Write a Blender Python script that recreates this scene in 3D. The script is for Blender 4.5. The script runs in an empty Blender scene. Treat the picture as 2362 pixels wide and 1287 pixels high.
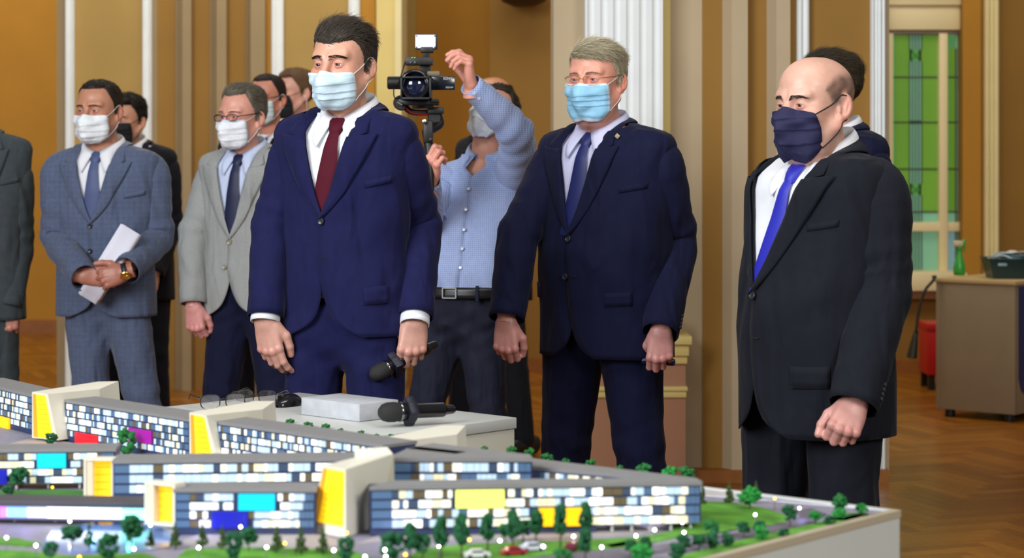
import bpy, bmesh, math, random
import numpy as np
from mathutils import Vector, Matrix

random.seed(7)
rng = np.random.default_rng(7)
SC = bpy.context.scene
COL = SC.collection
PI = math.pi

# ------------------------------------------------------------------ camera, world, lights, exposure
F_PX, HORIZON, EYE = 4900.0, 360.0, 1.44          # focal length in pixels of the 2362 px frame, horizon row, eye height
cam_data = bpy.data.cameras.new('camera')
cam = bpy.data.objects.new('camera', cam_data)
COL.objects.link(cam)
cam.location = (0, 0, EYE)
cam.rotation_euler = (PI / 2, 0, 0)
cam_data.sensor_width = 36.0
cam_data.lens = 36.0 * F_PX / 2362.0
cam_data.shift_y = -(643.5 - HORIZON) / 2362.0
cam_data.clip_end = 200
cam_data.dof.use_dof = True
cam_data.dof.focus_distance = 6.35
cam_data.dof.aperture_fstop = 4.2
SC.camera = cam

world = bpy.data.worlds.new('world')
SC.world = world
world.use_nodes = True
world.node_tree.nodes['Background'].inputs[0].default_value = (1.0, 0.93, 0.83, 1)
world.node_tree.nodes['Background'].inputs[1].default_value = 0.15

def area_light(name, loc, target, size, size_y, power, color):
    d = bpy.data.lights.new(name, 'AREA')
    d.shape = 'RECTANGLE'
    d.size, d.size_y, d.energy, d.color = size, size_y, power, color
    o = bpy.data.objects.new(name, d)
    COL.objects.link(o)
    o.location = loc
    o.rotation_euler = (Vector(target) - Vector(loc)).to_track_quat('-Z', 'Y').to_euler()
    return o

area_light('window_light', (-4.2, 1.2, 3.6), (0.2, 7.0, 1.2), 3.4, 3.0, 540, (0.93, 0.96, 1.0))
area_light('fill_light_hall', (0.5, 4.6, 4.6), (0.5, 6.6, 0.0), 3.0, 1.2, 70, (1.0, 0.97, 0.92))  # soft fill added above the people, not a known ceiling lamp
area_light('fill_light_back', (-1.0, 11.2, 5.2), (-0.5, 13.5, 0.0), 6.0, 2.0, 170, (1.0, 0.92, 0.78))  # added fill that brightens the piers and back walls
area_light('fill_light_far', (-4.6, 14.6, 4.8), (-4.4, 17.2, 1.0), 3.0, 1.5, 110, (1.0, 0.90, 0.72))  # extra light put in to lift the far left wall
area_light('fill_light_side', (3.2, 10.6, 4.6), (3.6, 13.4, 0.4), 2.0, 2.0, 42, (1.0, 0.90, 0.74))  # added fill for the right wall and the counter corner
area_light('fill_light_right', (2.6, 0.2, 3.4), (0.9, 4.2, 0.6), 1.6, 1.6, 190, (1.0, 0.98, 0.95))  # fill from the right front, added to brighten the plinth side
SC.view_settings.view_transform = 'Standard'
SC.view_settings.look = 'None'
SC.view_settings.gamma = 1.0
SC.view_settings.use_curve_mapping = False
SC.view_settings.exposure = -0.12

# ------------------------------------------------------------------ small helpers
def px(x, y, depth):
    """world point seen at pixel (x, y) at the given distance along the view axis"""
    return Vector(((x - 1181.0) / F_PX * depth, depth, EYE - (y - HORIZON) / F_PX * depth))

def on_plane(x, y, z):
    """world point seen at pixel (x, y) lying at height z"""
    return px(x, y, F_PX * (EYE - z) / (y - HORIZON))

def srgb(r, g, b):
    f = lambda c: (c / 255.0 / 12.92) if c <= 10 else ((c / 255.0 + 0.055) / 1.055) ** 2.4
    return (f(r), f(g), f(b), 1.0)

MATS = {}
def mat(name, color, rough=0.6, metal=0.0, spec=0.5, noise=None, bump=None, sheen=0.0, coat=0.0,
        emit=None, emit_s=0.0, alpha=1.0, trans=0.0, attr=None, sss=0.0):
    if name in MATS:
        return MATS[name]
    m = bpy.data.materials.new(name)
    m.use_nodes = True
    nt = m.node_tree
    b = nt.nodes['Principled BSDF']
    b.inputs['Base Color'].default_value = color
    b.inputs['Roughness'].default_value = rough
    b.inputs['Metallic'].default_value = metal
    b.inputs['Specular IOR Level'].default_value = spec
    b.inputs['Sheen Weight'].default_value = sheen
    b.inputs['Coat Weight'].default_value = coat
    b.inputs['Alpha'].default_value = alpha
    b.inputs['Transmission Weight'].default_value = trans
    if sss:
        b.inputs['Subsurface Weight'].default_value = sss
        b.inputs['Subsurface Radius'].default_value = (0.008, 0.003, 0.002)
        b.inputs['Subsurface Scale'].default_value = 0.6
    if emit is not None:
        b.inputs['Emission Color'].default_value = emit
        b.inputs['Emission Strength'].default_value = emit_s
    tc = nt.nodes.new('ShaderNodeTexCoord')
    src = None
    if attr:
        a = nt.nodes.new('ShaderNodeVertexColor')
        a.layer_name = attr
        src = a.outputs['Color']
    if noise:
        sc_, amt = noise[0], noise[1]
        n = nt.nodes.new('ShaderNodeTexNoise')
        n.inputs['Scale'].default_value = sc_
        n.inputs['Detail'].default_value = 4
        nt.links.new(tc.outputs['Object'], n.inputs['Vector'])
        mr = nt.nodes.new('ShaderNodeMapRange')
        mr.inputs['From Min'].default_value = 0.3
        mr.inputs['From Max'].default_value = 0.7
        mr.inputs['To Min'].default_value = 1 - amt
        mr.inputs['To Max'].default_value = 1 + amt
        nt.links.new(n.outputs['Fac'], mr.inputs['Value'])
        mx = nt.nodes.new('ShaderNodeMix')
        mx.data_type = 'RGBA'
        mx.blend_type = 'MULTIPLY'
        mx.inputs[0].default_value = 1.0
        if src is None:
            mx.inputs[6].default_value = color
        else:
            nt.links.new(src, mx.inputs[6])
        nt.links.new(mr.outputs['Result'], mx.inputs[7])
        src = mx.outputs[2]
    if src is not None:
        nt.links.new(src, b.inputs['Base Color'])
    if bump:
        n = nt.nodes.new('ShaderNodeTexNoise')
        n.inputs['Scale'].default_value = bump[0]
        n.inputs['Detail'].default_value = 3
        nt.links.new(tc.outputs['Object'], n.inputs['Vector'])
        bp = nt.nodes.new('ShaderNodeBump')
        bp.inputs['Strength'].default_value = bump[1]
        bp.inputs['Distance'].default_value = bump[2] if len(bump) > 2 else 0.002
        nt.links.new(n.outputs['Fac'], bp.inputs['Height'])
        nt.links.new(bp.outputs['Normal'], b.inputs['Normal'])
    MATS[name] = m
    return m

def fabric_lines(name, color, line, pitch, width, axes='XZ', rough=0.85, strength=1.0, weave=900):
    """cloth with a woven grid of fine lines"""
    m = mat(name, color, rough, noise=(60, 0.10), bump=(weave, 0.25, 0.0008), sheen=0.15)
    nt = m.node_tree
    b = nt.nodes['Principled BSDF']
    old = b.inputs['Base Color'].links[0].from_socket
    tc = nt.nodes.new('ShaderNodeTexCoord')
    sep = nt.nodes.new('ShaderNodeSeparateXYZ')
    nt.links.new(tc.outputs['Object'], sep.inputs[0])
    outs = []
    for ax in axes:
        d = nt.nodes.new('ShaderNodeMath'); d.operation = 'DIVIDE'; d.inputs[1].default_value = pitch
        nt.links.new(sep.outputs[ax], d.inputs[0])
        fr = nt.nodes.new('ShaderNodeMath'); fr.operation = 'FRACT'
        nt.links.new(d.outputs[0], fr.inputs[0])
        lt = nt.nodes.new('ShaderNodeMath'); lt.operation = 'LESS_THAN'; lt.inputs[1].default_value = width
        nt.links.new(fr.outputs[0], lt.inputs[0])
        outs.append(lt.outputs[0])
    mx_ = outs[0]
    if len(outs) == 2:
        mm = nt.nodes.new('ShaderNodeMath'); mm.operation = 'MAXIMUM'
        nt.links.new(outs[0], mm.inputs[0]); nt.links.new(outs[1], mm.inputs[1])
        mx_ = mm.outputs[0]
    ml = nt.nodes.new('ShaderNodeMath'); ml.operation = 'MULTIPLY'; ml.inputs[1].default_value = strength
    nt.links.new(mx_, ml.inputs[0])
    mix = nt.nodes.new('ShaderNodeMix'); mix.data_type = 'RGBA'
    nt.links.new(ml.outputs[0], mix.inputs[0])
    nt.links.new(old, mix.inputs[6])
    mix.inputs[7].default_value = line
    nt.links.new(mix.outputs[2], b.inputs['Base Color'])
    return m

def mesh_from(name, V, Fc, mats, smooth=True, midx=None, cols=None):
    me = bpy.data.meshes.new(name)
    V = [tuple(map(float, v)) for v in V]
    Fc = [tuple(int(i) for i in f) for f in Fc]
    me.from_pydata(V, [], Fc)
    if not isinstance(mats, (list, tuple)):
        mats = [mats]
    for m in mats:
        me.materials.append(m)
    if smooth:
        me.polygons.foreach_set('use_smooth', np.ones(len(me.polygons), dtype=bool))
    if midx is not None:
        me.polygons.foreach_set('material_index', np.asarray(midx, dtype=np.int32))
    if cols is not None:
        ca = me.color_attributes.new('Col', 'FLOAT_COLOR', 'POINT')
        ca.data.foreach_set('color', np.asarray(cols, dtype=np.float32).ravel())
    me.update()
    return me

def link(name, me, parent=None, loc=None, rot=None):
    o = bpy.data.objects.new(name, me)
    COL.objects.link(o)
    if parent is not None:
        o.parent = parent
    if loc is not None:
        o.location = loc
    if rot is not None:
        o.rotation_euler = rot
    return o

def tag(o, label=None, cat=None, group=None, kind=None):
    if label: o['label'] = label
    if cat: o['category'] = cat
    if group: o['group'] = group
    if kind: o['kind'] = kind
    return o

def empty(name, loc, rz=0.0):
    o = bpy.data.objects.new(name, None)
    COL.objects.link(o)
    o.location = loc
    o.rotation_euler = (0, 0, rz)
    o.empty_display_size = 0.05
    return o

class Geo:
    """collects simple shapes into one mesh"""
    def __init__(self):
        self.V, self.F, self.M = [], [], []
    def add(self, V, Fc, mi=0):
        n = len(self.V)
        self.V += [tuple(v) for v in V]
        self.F += [tuple(i + n for i in f) for f in Fc]
        self.M += [mi] * len(Fc)
        return self
    def box(self, lo, hi, mi=0, M=None, bev=0.0):
        x0, y0, z0 = lo; x1, y1, z1 = hi
        if bev <= 0:
            V = [(x0, y0, z0), (x1, y0, z0), (x1, y1, z0), (x0, y1, z0), (x0, y0, z1), (x1, y0, z1), (x1, y1, z1), (x0, y1, z1)]
            Fc = [(0, 3, 2, 1), (4, 5, 6, 7), (0, 1, 5, 4), (1, 2, 6, 5), (2, 3, 7, 6), (3, 0, 4, 7)]
        else:
            bm = bmesh.new()
            bmesh.ops.create_cube(bm, size=1.0)
            for v in bm.verts:
                v.co = Vector(((x0 + x1) / 2 + v.co.x * (x1 - x0), (y0 + y1) / 2 + v.co.y * (y1 - y0), (z0 + z1) / 2 + v.co.z * (z1 - z0)))
            bmesh.ops.bevel(bm, geom=list(bm.edges), offset=bev, segments=2, affect='EDGES', profile=0.5)
            bm.verts.index_update()
            V = [v.co.copy() for v in bm.verts]
            Fc = [[v.index for v in f.verts] for f in bm.faces]
            bm.free()
        if M is not None:
            V = [M @ Vector(v) for v in V]
        return self.add(V, Fc, mi)
    def tube(self, pts, r, n=8, mi=0, caps=True):
        V, Fc = tube(pts, r, n, caps)
        return self.add(V, Fc, mi)
    def lathe(self, prof, n=20, mi=0, M=None, caps=True):
        V, Fc = [], []
        for (r, z) in prof:
            for k in range(n):
                a = 2 * PI * k / n
                V.append((r * math.cos(a), r * math.sin(a), z))
        for i in range(len(prof) - 1):
            for k in range(n):
                k2 = (k + 1) % n
                Fc.append((i * n + k, i * n + k2, (i + 1) * n + k2, (i + 1) * n + k))
        if caps:
            Fc.append(tuple(range(n - 1, -1, -1)))
            Fc.append(tuple((len(prof) - 1) * n + k for k in range(n)))
        if M is not None:
            V = [M @ Vector(v) for v in V]
        return self.add(V, Fc, mi)
    def prism(self, poly, z0, z1, mi=0, mtop=None):
        n = len(poly)
        z0s = z0 if hasattr(z0, '__len__') else [z0] * n
        z1s = z1 if hasattr(z1, '__len__') else [z1] * n
        area = sum(poly[i][0] * poly[(i + 1) % n][1] - poly[(i + 1) % n][0] * poly[i][1] for i in range(n))
        if area < 0:
            poly, z0s, z1s = poly[::-1], z0s[::-1], z1s[::-1]
        V = [(p[0], p[1], z) for p, z in zip(poly, z0s)] + [(p[0], p[1], z) for p, z in zip(poly, z1s)]
        self.add(V, [tuple(range(n - 1, -1, -1))] + [(i, (i + 1) % n, n + (i + 1) % n, n + i) for i in range(n)], mi)
        return self.add(V[n:], [tuple(range(n))], mi if mtop is None else mtop)
    def mesh(self, name, mats, smooth=False, auto=None):
        me = mesh_from(name, self.V, self.F, mats, smooth, self.M)
        if auto:
            bm = bmesh.new(); bm.from_mesh(me)
            bmesh.ops.remove_doubles(bm, verts=bm.verts, dist=1e-6)
            for e in bm.edges:
                if len(e.link_faces) == 2 and e.calc_face_angle(0) > math.radians(auto):
                    e.smooth = False
            for f in bm.faces:
                f.smooth = True
            bm.to_mesh(me); bm.free()
        return me
    def obj(self, name, mats, parent=None, smooth=False, auto=None, loc=None, rot=None):
        return link(name, self.mesh(name, mats, smooth, auto), parent, loc, rot)

def tube(pts, r, n=10, caps=True, ref=None, ex=None):
    """sweep; r: scalar, list, or list of (r_side, r_front)"""
    P = np.array([tuple(p) for p in pts], dtype=float)
    N = len(P)
    if not hasattr(r, '__len__'):
        r = [r] * N
    R = np.array([(q, q) if not hasattr(q, '__len__') else tuple(q) for q in r], dtype=float)
    T = np.gradient(P, axis=0)
    T /= np.maximum(np.linalg.norm(T, axis=1, keepdims=True), 1e-9)
    V = []
    s = None
    for i in range(N):
        t = T[i]
        if s is None:
            base = np.array(ref if ref is not None else ((1, 0, 0) if abs(t[0]) < 0.8 else (0, 1, 0)), dtype=float)
        else:
            base = s
        s = base - t * np.dot(base, t)
        s /= max(np.linalg.norm(s), 1e-9)
        w = np.cross(t, s)
        for k in range(n):
            a = 2 * PI * k / n
            c_, s_ = math.cos(a), math.sin(a)
            if ex:
                c_ = math.copysign(abs(c_) ** ex, c_); s_ = math.copysign(abs(s_) ** ex, s_)
            V.append(P[i] + s * (R[i, 0] * c_) + w * (R[i, 1] * s_))
    Fc = []
    for i in range(N - 1):
        for k in range(n):
            k2 = (k + 1) % n
            Fc.append((i * n + k, i * n + k2, (i + 1) * n + k2, (i + 1) * n + k))
    if caps:
        Fc.append(tuple(range(n - 1, -1, -1)))
        Fc.append(tuple((N - 1) * n + k for k in range(n)))
    return V, Fc

def catmull(pts, m=8):
    P = [np.array(tuple(p), dtype=float) for p in pts]
    P = [2 * P[0] - P[1]] + P + [2 * P[-1] - P[-2]]
    out = []
    for i in range(1, len(P) - 2):
        a, b, c, d = P[i - 1], P[i], P[i + 1], P[i + 2]
        for j in range(m):
            t = j / m
            out.append(0.5 * (2 * b + (c - a) * t + (2 * a - 5 * b + 4 * c - d) * t * t + (3 * b - a - 3 * c + d) * t ** 3))
    out.append(P[-2])
    return np.array(out)

# ------------------------------------------------------------------ implicit surfaces (heads, hands, trousers)
def smin(a, b, k):
    h = np.clip(0.5 + 0.5 * (b - a) / k, 0, 1)
    return b + (a - b) * h - k * h * (1 - h)
def smax(a, b, k):
    return -smin(-a, -b, k)
def s_ell(P, c, r):
    c = np.array(c, dtype=np.float32); r = np.array(r, dtype=np.float32)
    q = (P - c) / r
    k0 = np.sqrt((q * q).sum(-1))
    q = q / r
    k1 = np.sqrt((q * q).sum(-1)) + 1e-9
    return k0 * (k0 - 1) / k1
def s_cone(P, a, b, ra, rb):
    a = np.array(a, dtype=np.float32); b = np.array(b, dtype=np.float32)
    ba = b - a
    pa = P - a
    h = np.clip((pa @ ba) / float(ba @ ba), 0, 1)
    d = pa - h[..., None] * ba
    return np.sqrt((d * d).sum(-1)) - (ra + (rb - ra) * h)
def s_sph(P, c, r):
    d = P - np.array(c, dtype=np.float32)
    return np.sqrt((d * d).sum(-1)) - r

def surface_nets(fn, lo, hi, step):
    lo = np.array(lo, dtype=np.float32); hi = np.array(hi, dtype=np.float32)
    n = np.ceil((hi - lo) / step).astype(int) + 1
    ax = [lo[i] + step * np.arange(n[i], dtype=np.float32) for i in range(3)]
    G = np.stack(np.meshgrid(*ax, indexing='ij'), -1)
    f = fn(G)
    s = f < 0
    cnt = np.zeros(tuple(n - 1), dtype=np.int8)
    offs = [(i, j, k) for i in (0, 1) for j in (0, 1) for k in (0, 1)]
    for (i, j, k) in offs:
        cnt += s[i:n[0] - 1 + i, j:n[1] - 1 + j, k:n[2] - 1 + k]
    act = (cnt > 0) & (cnt < 8)
    idx = np.argwhere(act)
    vid = -np.ones(act.shape, dtype=np.int64)
    vid[act] = np.arange(len(idx))
    cv = np.stack([f[idx[:, 0] + o[0], idx[:, 1] + o[1], idx[:, 2] + o[2]] for o in offs], 1)
    acc = np.zeros((len(idx), 3)); num = np.zeros(len(idx))
    for a in range(8):
        for b in range(a + 1, 8):
            oa, ob = np.array(offs[a]), np.array(offs[b])
            if abs(oa - ob).sum() != 1:
                continue
            fa, fb = cv[:, a], cv[:, b]
            m = (fa < 0) != (fb < 0)
            t = np.where(m, fa / np.where(m, fa - fb, 1), 0)
            p = oa[None] + t[:, None] * (ob - oa)[None]
            acc += p * m[:, None]; num += m
    V = lo + step * (idx + acc / num[:, None])
    Fc = []
    for d in range(3):
        e1, e2 = [(1, 2), (2, 0), (0, 1)][d]
        sl0 = [slice(None)] * 3; sl1 = [slice(None)] * 3
        sl0[d] = slice(0, n[d] - 1); sl1[d] = slice(1, n[d])
        a, b = s[tuple(sl0)], s[tuple(sl1)]
        q = np.argwhere(a != b)
        ok = (q[:, e1] > 0) & (q[:, e2] > 0) & (q[:, e1] < n[e1] - 1) & (q[:, e2] < n[e2] - 1)
        q = q[ok]
        inside = a[q[:, 0], q[:, 1], q[:, 2]]
        u1 = np.zeros(3, int); u1[e1] = 1
        u2 = np.zeros(3, int); u2[e2] = 1
        g = lambda w: vid[w[:, 0], w[:, 1], w[:, 2]]
        quad = np.stack([g(q - u1 - u2), g(q - u2), g(q), g(q - u1)], 1)
        quad[~inside] = quad[~inside][:, ::-1]
        Fc.append(quad)
    return V, np.concatenate(Fc)
# ------------------------------------------------------------------ room
OCHRE = mat('ochre_paint', srgb(186, 132, 40), .8, noise=(3, .05), bump=(160, .08, .001))
OCHRE_D = mat('brown_ochre_paint', srgb(150, 110, 44), .8, noise=(3, .05), bump=(160, .08, .001))
OCHRE_L = mat('light_ochre_paint', srgb(174, 142, 78), .8, noise=(3, .05), bump=(160, .08, .001))
BEIGE_DIM = mat('dimmed_beige_paint', srgb(158, 136, 100), .8, noise=(3, .04), bump=(160, .08, .001))  # same beige as the right pier, darkened against the strong back fill
BEIGE = mat('beige_paint', srgb(190, 170, 138), .8, noise=(3, .04), bump=(160, .08, .001))
PLASTER = mat('white_moulding', srgb(240, 244, 244), .6, noise=(6, .03))
CREAM = mat('cream_moulding', srgb(236, 222, 168), .6, noise=(6, .03))
CREAM_D = mat('yellow_cream_moulding', srgb(226, 204, 128), .6, noise=(6, .03))
ROSE = mat('rose_tan_paint', srgb(176, 128, 98), .8, noise=(3, .04))
WOOD_B = mat('oak_skirting', srgb(150, 92, 36), .45, noise=(14, .12))
TOP = 4.6

def Xp(x, Y):
    return (x - 1181.0) / F_PX * Y

def strip_panel(x0, x1, Y, mats, name, parent, front, z0=0.0, z1=TOP, back=.25, side=0.0):
    """vertical strip seen between pixel columns x0..x1 whose face stands `front` metres in front of plane Y"""
    yf = Y - front
    a, b = Xp(x0, yf), Xp(x1, yf)
    g = Geo()
    if side:
        g.prism([(a, Y + back), (a, Y), (a + side, yf), (b, yf), (b, Y + back)], z0, z1)
    else:
        g.prism([(a, Y + back), (a, yf), (b, yf), (b, Y + back)], z0, z1)
    return g.obj(name, mats, parent)

def moulding(x0, x1, Y, m, parent, front=.05, z0=0.0, z1=TOP, reeds=3):
    """reeded vertical moulding"""
    yf = Y - front
    a, b = Xp(x0, yf), Xp(x1, yf)
    pts = [(a, Y + .02), (a, yf + .012)]
    n = reeds
    w = (b - a) / n
    for i in range(n):
        for t in np.linspace(0, 1, 7):
            pts.append((a + w * (i + t), yf + .012 - .016 * math.sin(PI * t) * (1.0 if i % 2 == 0 else .6)))
    pts += [(b, yf + .012), (b, Y + .02)]
    g = Geo().prism(pts, z0, z1)
    return g.obj('moulding', m, parent, auto=50)

def wall(name, x0, x1, Y, m, thick=.3, z1=TOP, X=None):
    a, b = X if X else (Xp(x0, Y), Xp(x1, Y))
    g = Geo().box((a, Y, 0), (b, Y + thick, z1))
    return tag(g.obj(name, m), kind='structure')

# floor and parquet
g = Geo().box((-7.5, 1.0, -.12), (7.5, 18.2, -.006))
floor = tag(g.obj('floor', mat('floor_joint', srgb(84, 48, 18), .6)), kind='structure')
PLANK = [mat(f'oak_plank_{i}', c, .30, noise=(26, .14), spec=.5) for i, c in enumerate((srgb(150, 92, 22), srgb(140, 84, 20), srgb(158, 100, 28), srgb(132, 78, 18)))]
LP, WP = .42, .07
pl_mesh = [Geo().box((.0008, .0008, -.006), (LP - .0008, WP - .0008, 0), bev=.0006).mesh('plank', m) for m in PLANK]
rest = Geo()
cand = []
ang = math.radians(20)
ca, sa = math.cos(ang), math.sin(ang)
prng = random.Random(5)
for j in range(-22, 24):
    for i in range(-170, 200):
        for kind in (0, 1):
            u0, v0 = i * WP - j * LP, i * WP + j * LP
            if kind: v0 += WP
            cu, cv = (u0 + LP / 2, v0 + WP / 2) if kind == 0 else (u0 + WP / 2, v0 + LP / 2)
            X, Y = ca * cu - sa * cv, 9.0 + sa * cu + ca * cv
            if not (-7.2 < X < 5.6 and 5.2 < Y < 17.5):
                continue
            x_ = 1181 + F_PX * X / Y; y_ = HORIZON + F_PX * EYE / Y
            if not (-900 < x_ < 3000 and y_ < 1420):
                continue
            u1, v1 = (u0, v0) if kind == 0 else (u0 + WP, v0)
            ox, oy = ca * u1 - sa * v1, 9.0 + sa * u1 + ca * v1
            vis = x_ > 2040 and y_ > 862 and x_ < 2400 and not (2150 < x_ < 2345 and y_ < 972)
            cand.append((0 if vis else 1, Y, ox, oy, ang + (0 if kind == 0 else PI / 2), prng.randrange(4)))
cand.sort()
nind = 0
for (v, Y, ox, oy, a, mi) in cand:
    if v == 0 and nind < 290:
        link('plank', pl_mesh[mi], floor, (ox, oy, 0), (0, 0, a)); nind += 1
    else:
        M_ = Matrix.Translation((ox, oy, 0)) @ Matrix.Rotation(a, 4, 'Z')
        q = [M_ @ Vector(p) for p in ((.0008, .0008, 0), (LP - .0008, .0008, 0), (LP - .0008, WP - .0008, 0), (.0008, WP - .0008, 0))]
        qb = [p + Vector((0, 0, -.006)) for p in q]
        rest.add(q + qb, [(0, 1, 2, 3), (4, 5, 1, 0), (5, 6, 2, 1), (6, 7, 3, 2), (7, 4, 0, 3)], mi)
tag(rest.obj('parquet', PLANK, floor), kind='stuff')

# far walls
Yl = 17.4
w = wall('wall_left', 0, 0, Yl, OCHRE, X=(-7.4, -.95))
strip_panel(-700, 900, Yl, WOOD_B, 'skirting', w, .03, 0, .10, back=0)
Yc = 14.5
w = wall('wall_centre', 0, 0, Yc, OCHRE, X=(-.94, 2.0))
strip_panel(1130, 1330, Yc, OCHRE_D, 'wall_panel', w, .30, 0, TOP, back=0)
strip_panel(900, 960, Yc, OCHRE_L, 'wall_panel', w, .10, 0, TOP, back=0)
strip_panel(960, 1130, Yc, WOOD_B, 'skirting', w, .03, 0, .09, back=0)
strip_panel(1130, 1330, Yc, WOOD_B, 'skirting', w, .33, 0, .09, back=0)

# left pier
Y1 = 13.1
pl = wall('wall_pier_left', 131, 868, Y1, BEIGE_DIM, thick=.7)
moulding(149, 170, Y1, PLASTER, pl, .05, reeds=3)
strip_panel(170, 328, Y1, OCHRE_L, 'wall_panel', pl, .012, back=0)
moulding(327, 349, Y1, PLASTER, pl, .05, reeds=3)
strip_panel(363, 404, Y1, OCHRE_D, 'wall_panel', pl, .008, back=0)
strip_panel(404, 441, Y1, BEIGE_DIM, 'pilaster', pl, .07, back=0, side=.045)
strip_panel(441, 483, Y1, OCHRE_D, 'wall_panel', pl, .008, back=0)
strip_panel(483, 522, Y1, BEIGE_DIM, 'pilaster', pl, .07, back=0, side=.045)
strip_panel(522, 567, Y1, OCHRE_D, 'wall_panel', pl, .008, back=0)
strip_panel(567, 611, Y1, BEIGE_DIM, 'pilaster', pl, .07, back=0, side=.03)
strip_panel(611, 626, Y1, OCHRE, 'wall_panel', pl, .02, back=0)
moulding(625, 653, Y1, PLASTER, pl, .06, reeds=2)
strip_panel(652, 804, Y1, OCHRE_L, 'wall_panel', pl, .012, back=0)
moulding(803, 830, Y1, PLASTER, pl, .05, reeds=3)
strip_panel(830, 866, Y1, OCHRE, 'wall_panel', pl, .012, back=0)
strip_panel(868, 912, Y1, CREAM_D, 'pilaster', pl, .06, back=.6)
strip_panel(911, 926, Y1, CREAM, 'pilaster', pl, .085, back=.6)

# right pier with the fluted pilaster
Y2 = 9.45
pr = wall('wall_pier_right', 1277, 2051, Y2, BEIGE, thick=.7)
pts = []
xa, xb, yf = Xp(1350, Y2 - .16), Xp(1529, Y2 - .16), Y2 - .16
nfl = 6
ww = (xb - xa) / nfl
pts.append((xa, Y2 + .02)); pts.append((xa, yf))
for i in range(nfl):
    for t in np.linspace(.16, .84, 9):
        a = (t - .16) / .68
        pts.append((xa + ww * (i + t), yf + .014 * math.sin(PI * a) ** .8 if 0 < a < 1 else yf))
pts += [(xb, yf), (xb, Y2 + .02)]
Geo().prism(pts, .80, TOP).obj('fluted_pilaster', PLASTER, pr, auto=40)
# pedestal
def ped(x0, x1, y0, y1, front, m, name='pedestal_moulding', bev=.006):
    yf_ = Y2 - front
    zt, zb_ = EYE - (y0 - HORIZON) / F_PX * yf_, EYE - (y1 - HORIZON) / F_PX * yf_
    return Geo().box((Xp(x0, yf_), yf_, max(zb_, 0)), (Xp(x1, yf_), Y2 + .01, zt), bev=bev).obj(name, m, pr, smooth=True, auto=40)
ped(1334, 1582, 838, 1115, .20, ROSE, 'pedestal', .002)
ped(1340, 1566, 735, 790, .185, CREAM)
ped(1322, 1597, 776, 796, .25, CREAM_D)
ped(1328, 1590, 795, 822, .23, CREAM_D)
ped(1332, 1586, 821, 840, .215, CREAM_D)
ped(1328, 1587, 892, 903, .222, CREAM_D)
ped(1326, 1584, 902, 918, .212, CREAM_D)
strip_panel(1529, 1546, Y2, CREAM_D, 'moulding', pr, .03, .78, TOP, back=0)
strip_panel(1620, 1667, Y2, OCHRE_D, 'wall_panel', pr, .008, back=0)
strip_panel(1667, 1725, Y2, BEIGE, 'pilaster', pr, .07, back=0, side=.04)
strip_panel(1725, 1770, Y2, OCHRE_D, 'wall_panel', pr, .008, back=0)
strip_panel(1770, 1823, Y2, BEIGE, 'pilaster', pr, .07, back=0, side=.04)
strip_panel(1823, 1841, Y2, OCHRE_D, 'wall_panel', pr, .015, back=0)
moulding(1840, 1868, Y2, PLASTER, pr, .06, reeds=2)
strip_panel(1868, 2011, Y2, OCHRE_D, 'wall_panel', pr, .012, back=0)
moulding(2010, 2044, Y2, PLASTER, pr, .05, reeds=4)
strip_panel(1590, 2051, Y2, WOOD_B, 'skirting', pr, .09, 0, .055, back=0)

# right wall with the stained glass window
Y3 = 14.1
def Zp(y, Y): return EYE - (y - HORIZON) / F_PX * Y
WX0, WX1 = Xp(2040, Y3), Xp(2221, Y3)
wz0, wz1 = Zp(640, Y3), TOP
g = Geo()
g.box((1.9, Y3, 0), (WX0, Y3 + .35, TOP))
g.box((WX0, Y3, 0), (WX1, Y3 + .35, wz0))
g.box((WX1, Y3, 0), (6.5, Y3 + .35, TOP))
wr = tag(g.obj('wall_right', OCHRE_D), kind='structure')
strip_panel(2221, 2262, Y3, OCHRE, 'wall_panel', wr, .02, back=0)
moulding(2274, 2306, Y3, CREAM, wr, .06, reeds=3)
strip_panel(2040, 2600, Y3, WOOD_B, 'skirting', wr, .03, 0, .09, back=0)
g = Geo()
yw = Y3 + .16
zt = Zp(72, yw)
def wb(x0, x1, y0, y1, dep=.06, mi=0, yy=None):
    yy = yw if yy is None else yy
    g.box((Xp(x0, yy), yy - dep, Zp(y1, yy)), (Xp(x1, yy), yy + .03, Zp(y0, yy)), mi, bev=.004)
win = tag(Geo().box((WX0 - .02, yw + .10, wz0 - .02), (WX1 + .02, yw + .12, wz1)).obj('window_1', mat('window_back', srgb(120, 150, 120), .9)), kind='structure')
SASH = mat('cream_window_paint', srgb(242, 226, 178), .5)
g = Geo(); wb(2030, 2232, -400, 14, .10); g.obj('window_head', SASH, win, smooth=True, auto=40)
g = Geo(); wb(2030, 2232, 14, 70, .07); g.obj('window_head', SASH, win, smooth=True, auto=40)
g = Geo(); wb(2030, 2232, 70, 79, .04); g.obj('window_bead', mat('grey_bead', srgb(158, 140, 132), .6), win, smooth=True, auto=40)
for (a, b) in ((2036, 2057), (2163, 2182)):
    g = Geo(); wb(a, b, 78, 630); g.obj('muntin', SASH, win, smooth=True, auto=40)
g = Geo(); wb(2040, 2225, 512, 533, .05); g.obj('transom', SASH, win, smooth=True, auto=40)
g = Geo(); g.box((Xp(2030, Y3 - .14), Y3 - .14, Zp(672, Y3 - .14)), (Xp(2232, Y3 - .14), Y3 + .2, Zp(626, Y3)), bev=.01)
g.obj('window_sill', SASH, win, smooth=True, auto=40)
g = Geo(); g.box((Xp(2034, Y3 - .10), Y3 - .10, Zp(690, Y3 - .10)), (Xp(2228, Y3 - .10), Y3 + .05, Zp(671, Y3 - .1)), bev=.006)
g.obj('sill_underside', mat('sill_brown', srgb(150, 104, 64), .6), win, smooth=True, auto=40)  # brown strip painted for the dark underside of the sill
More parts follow.
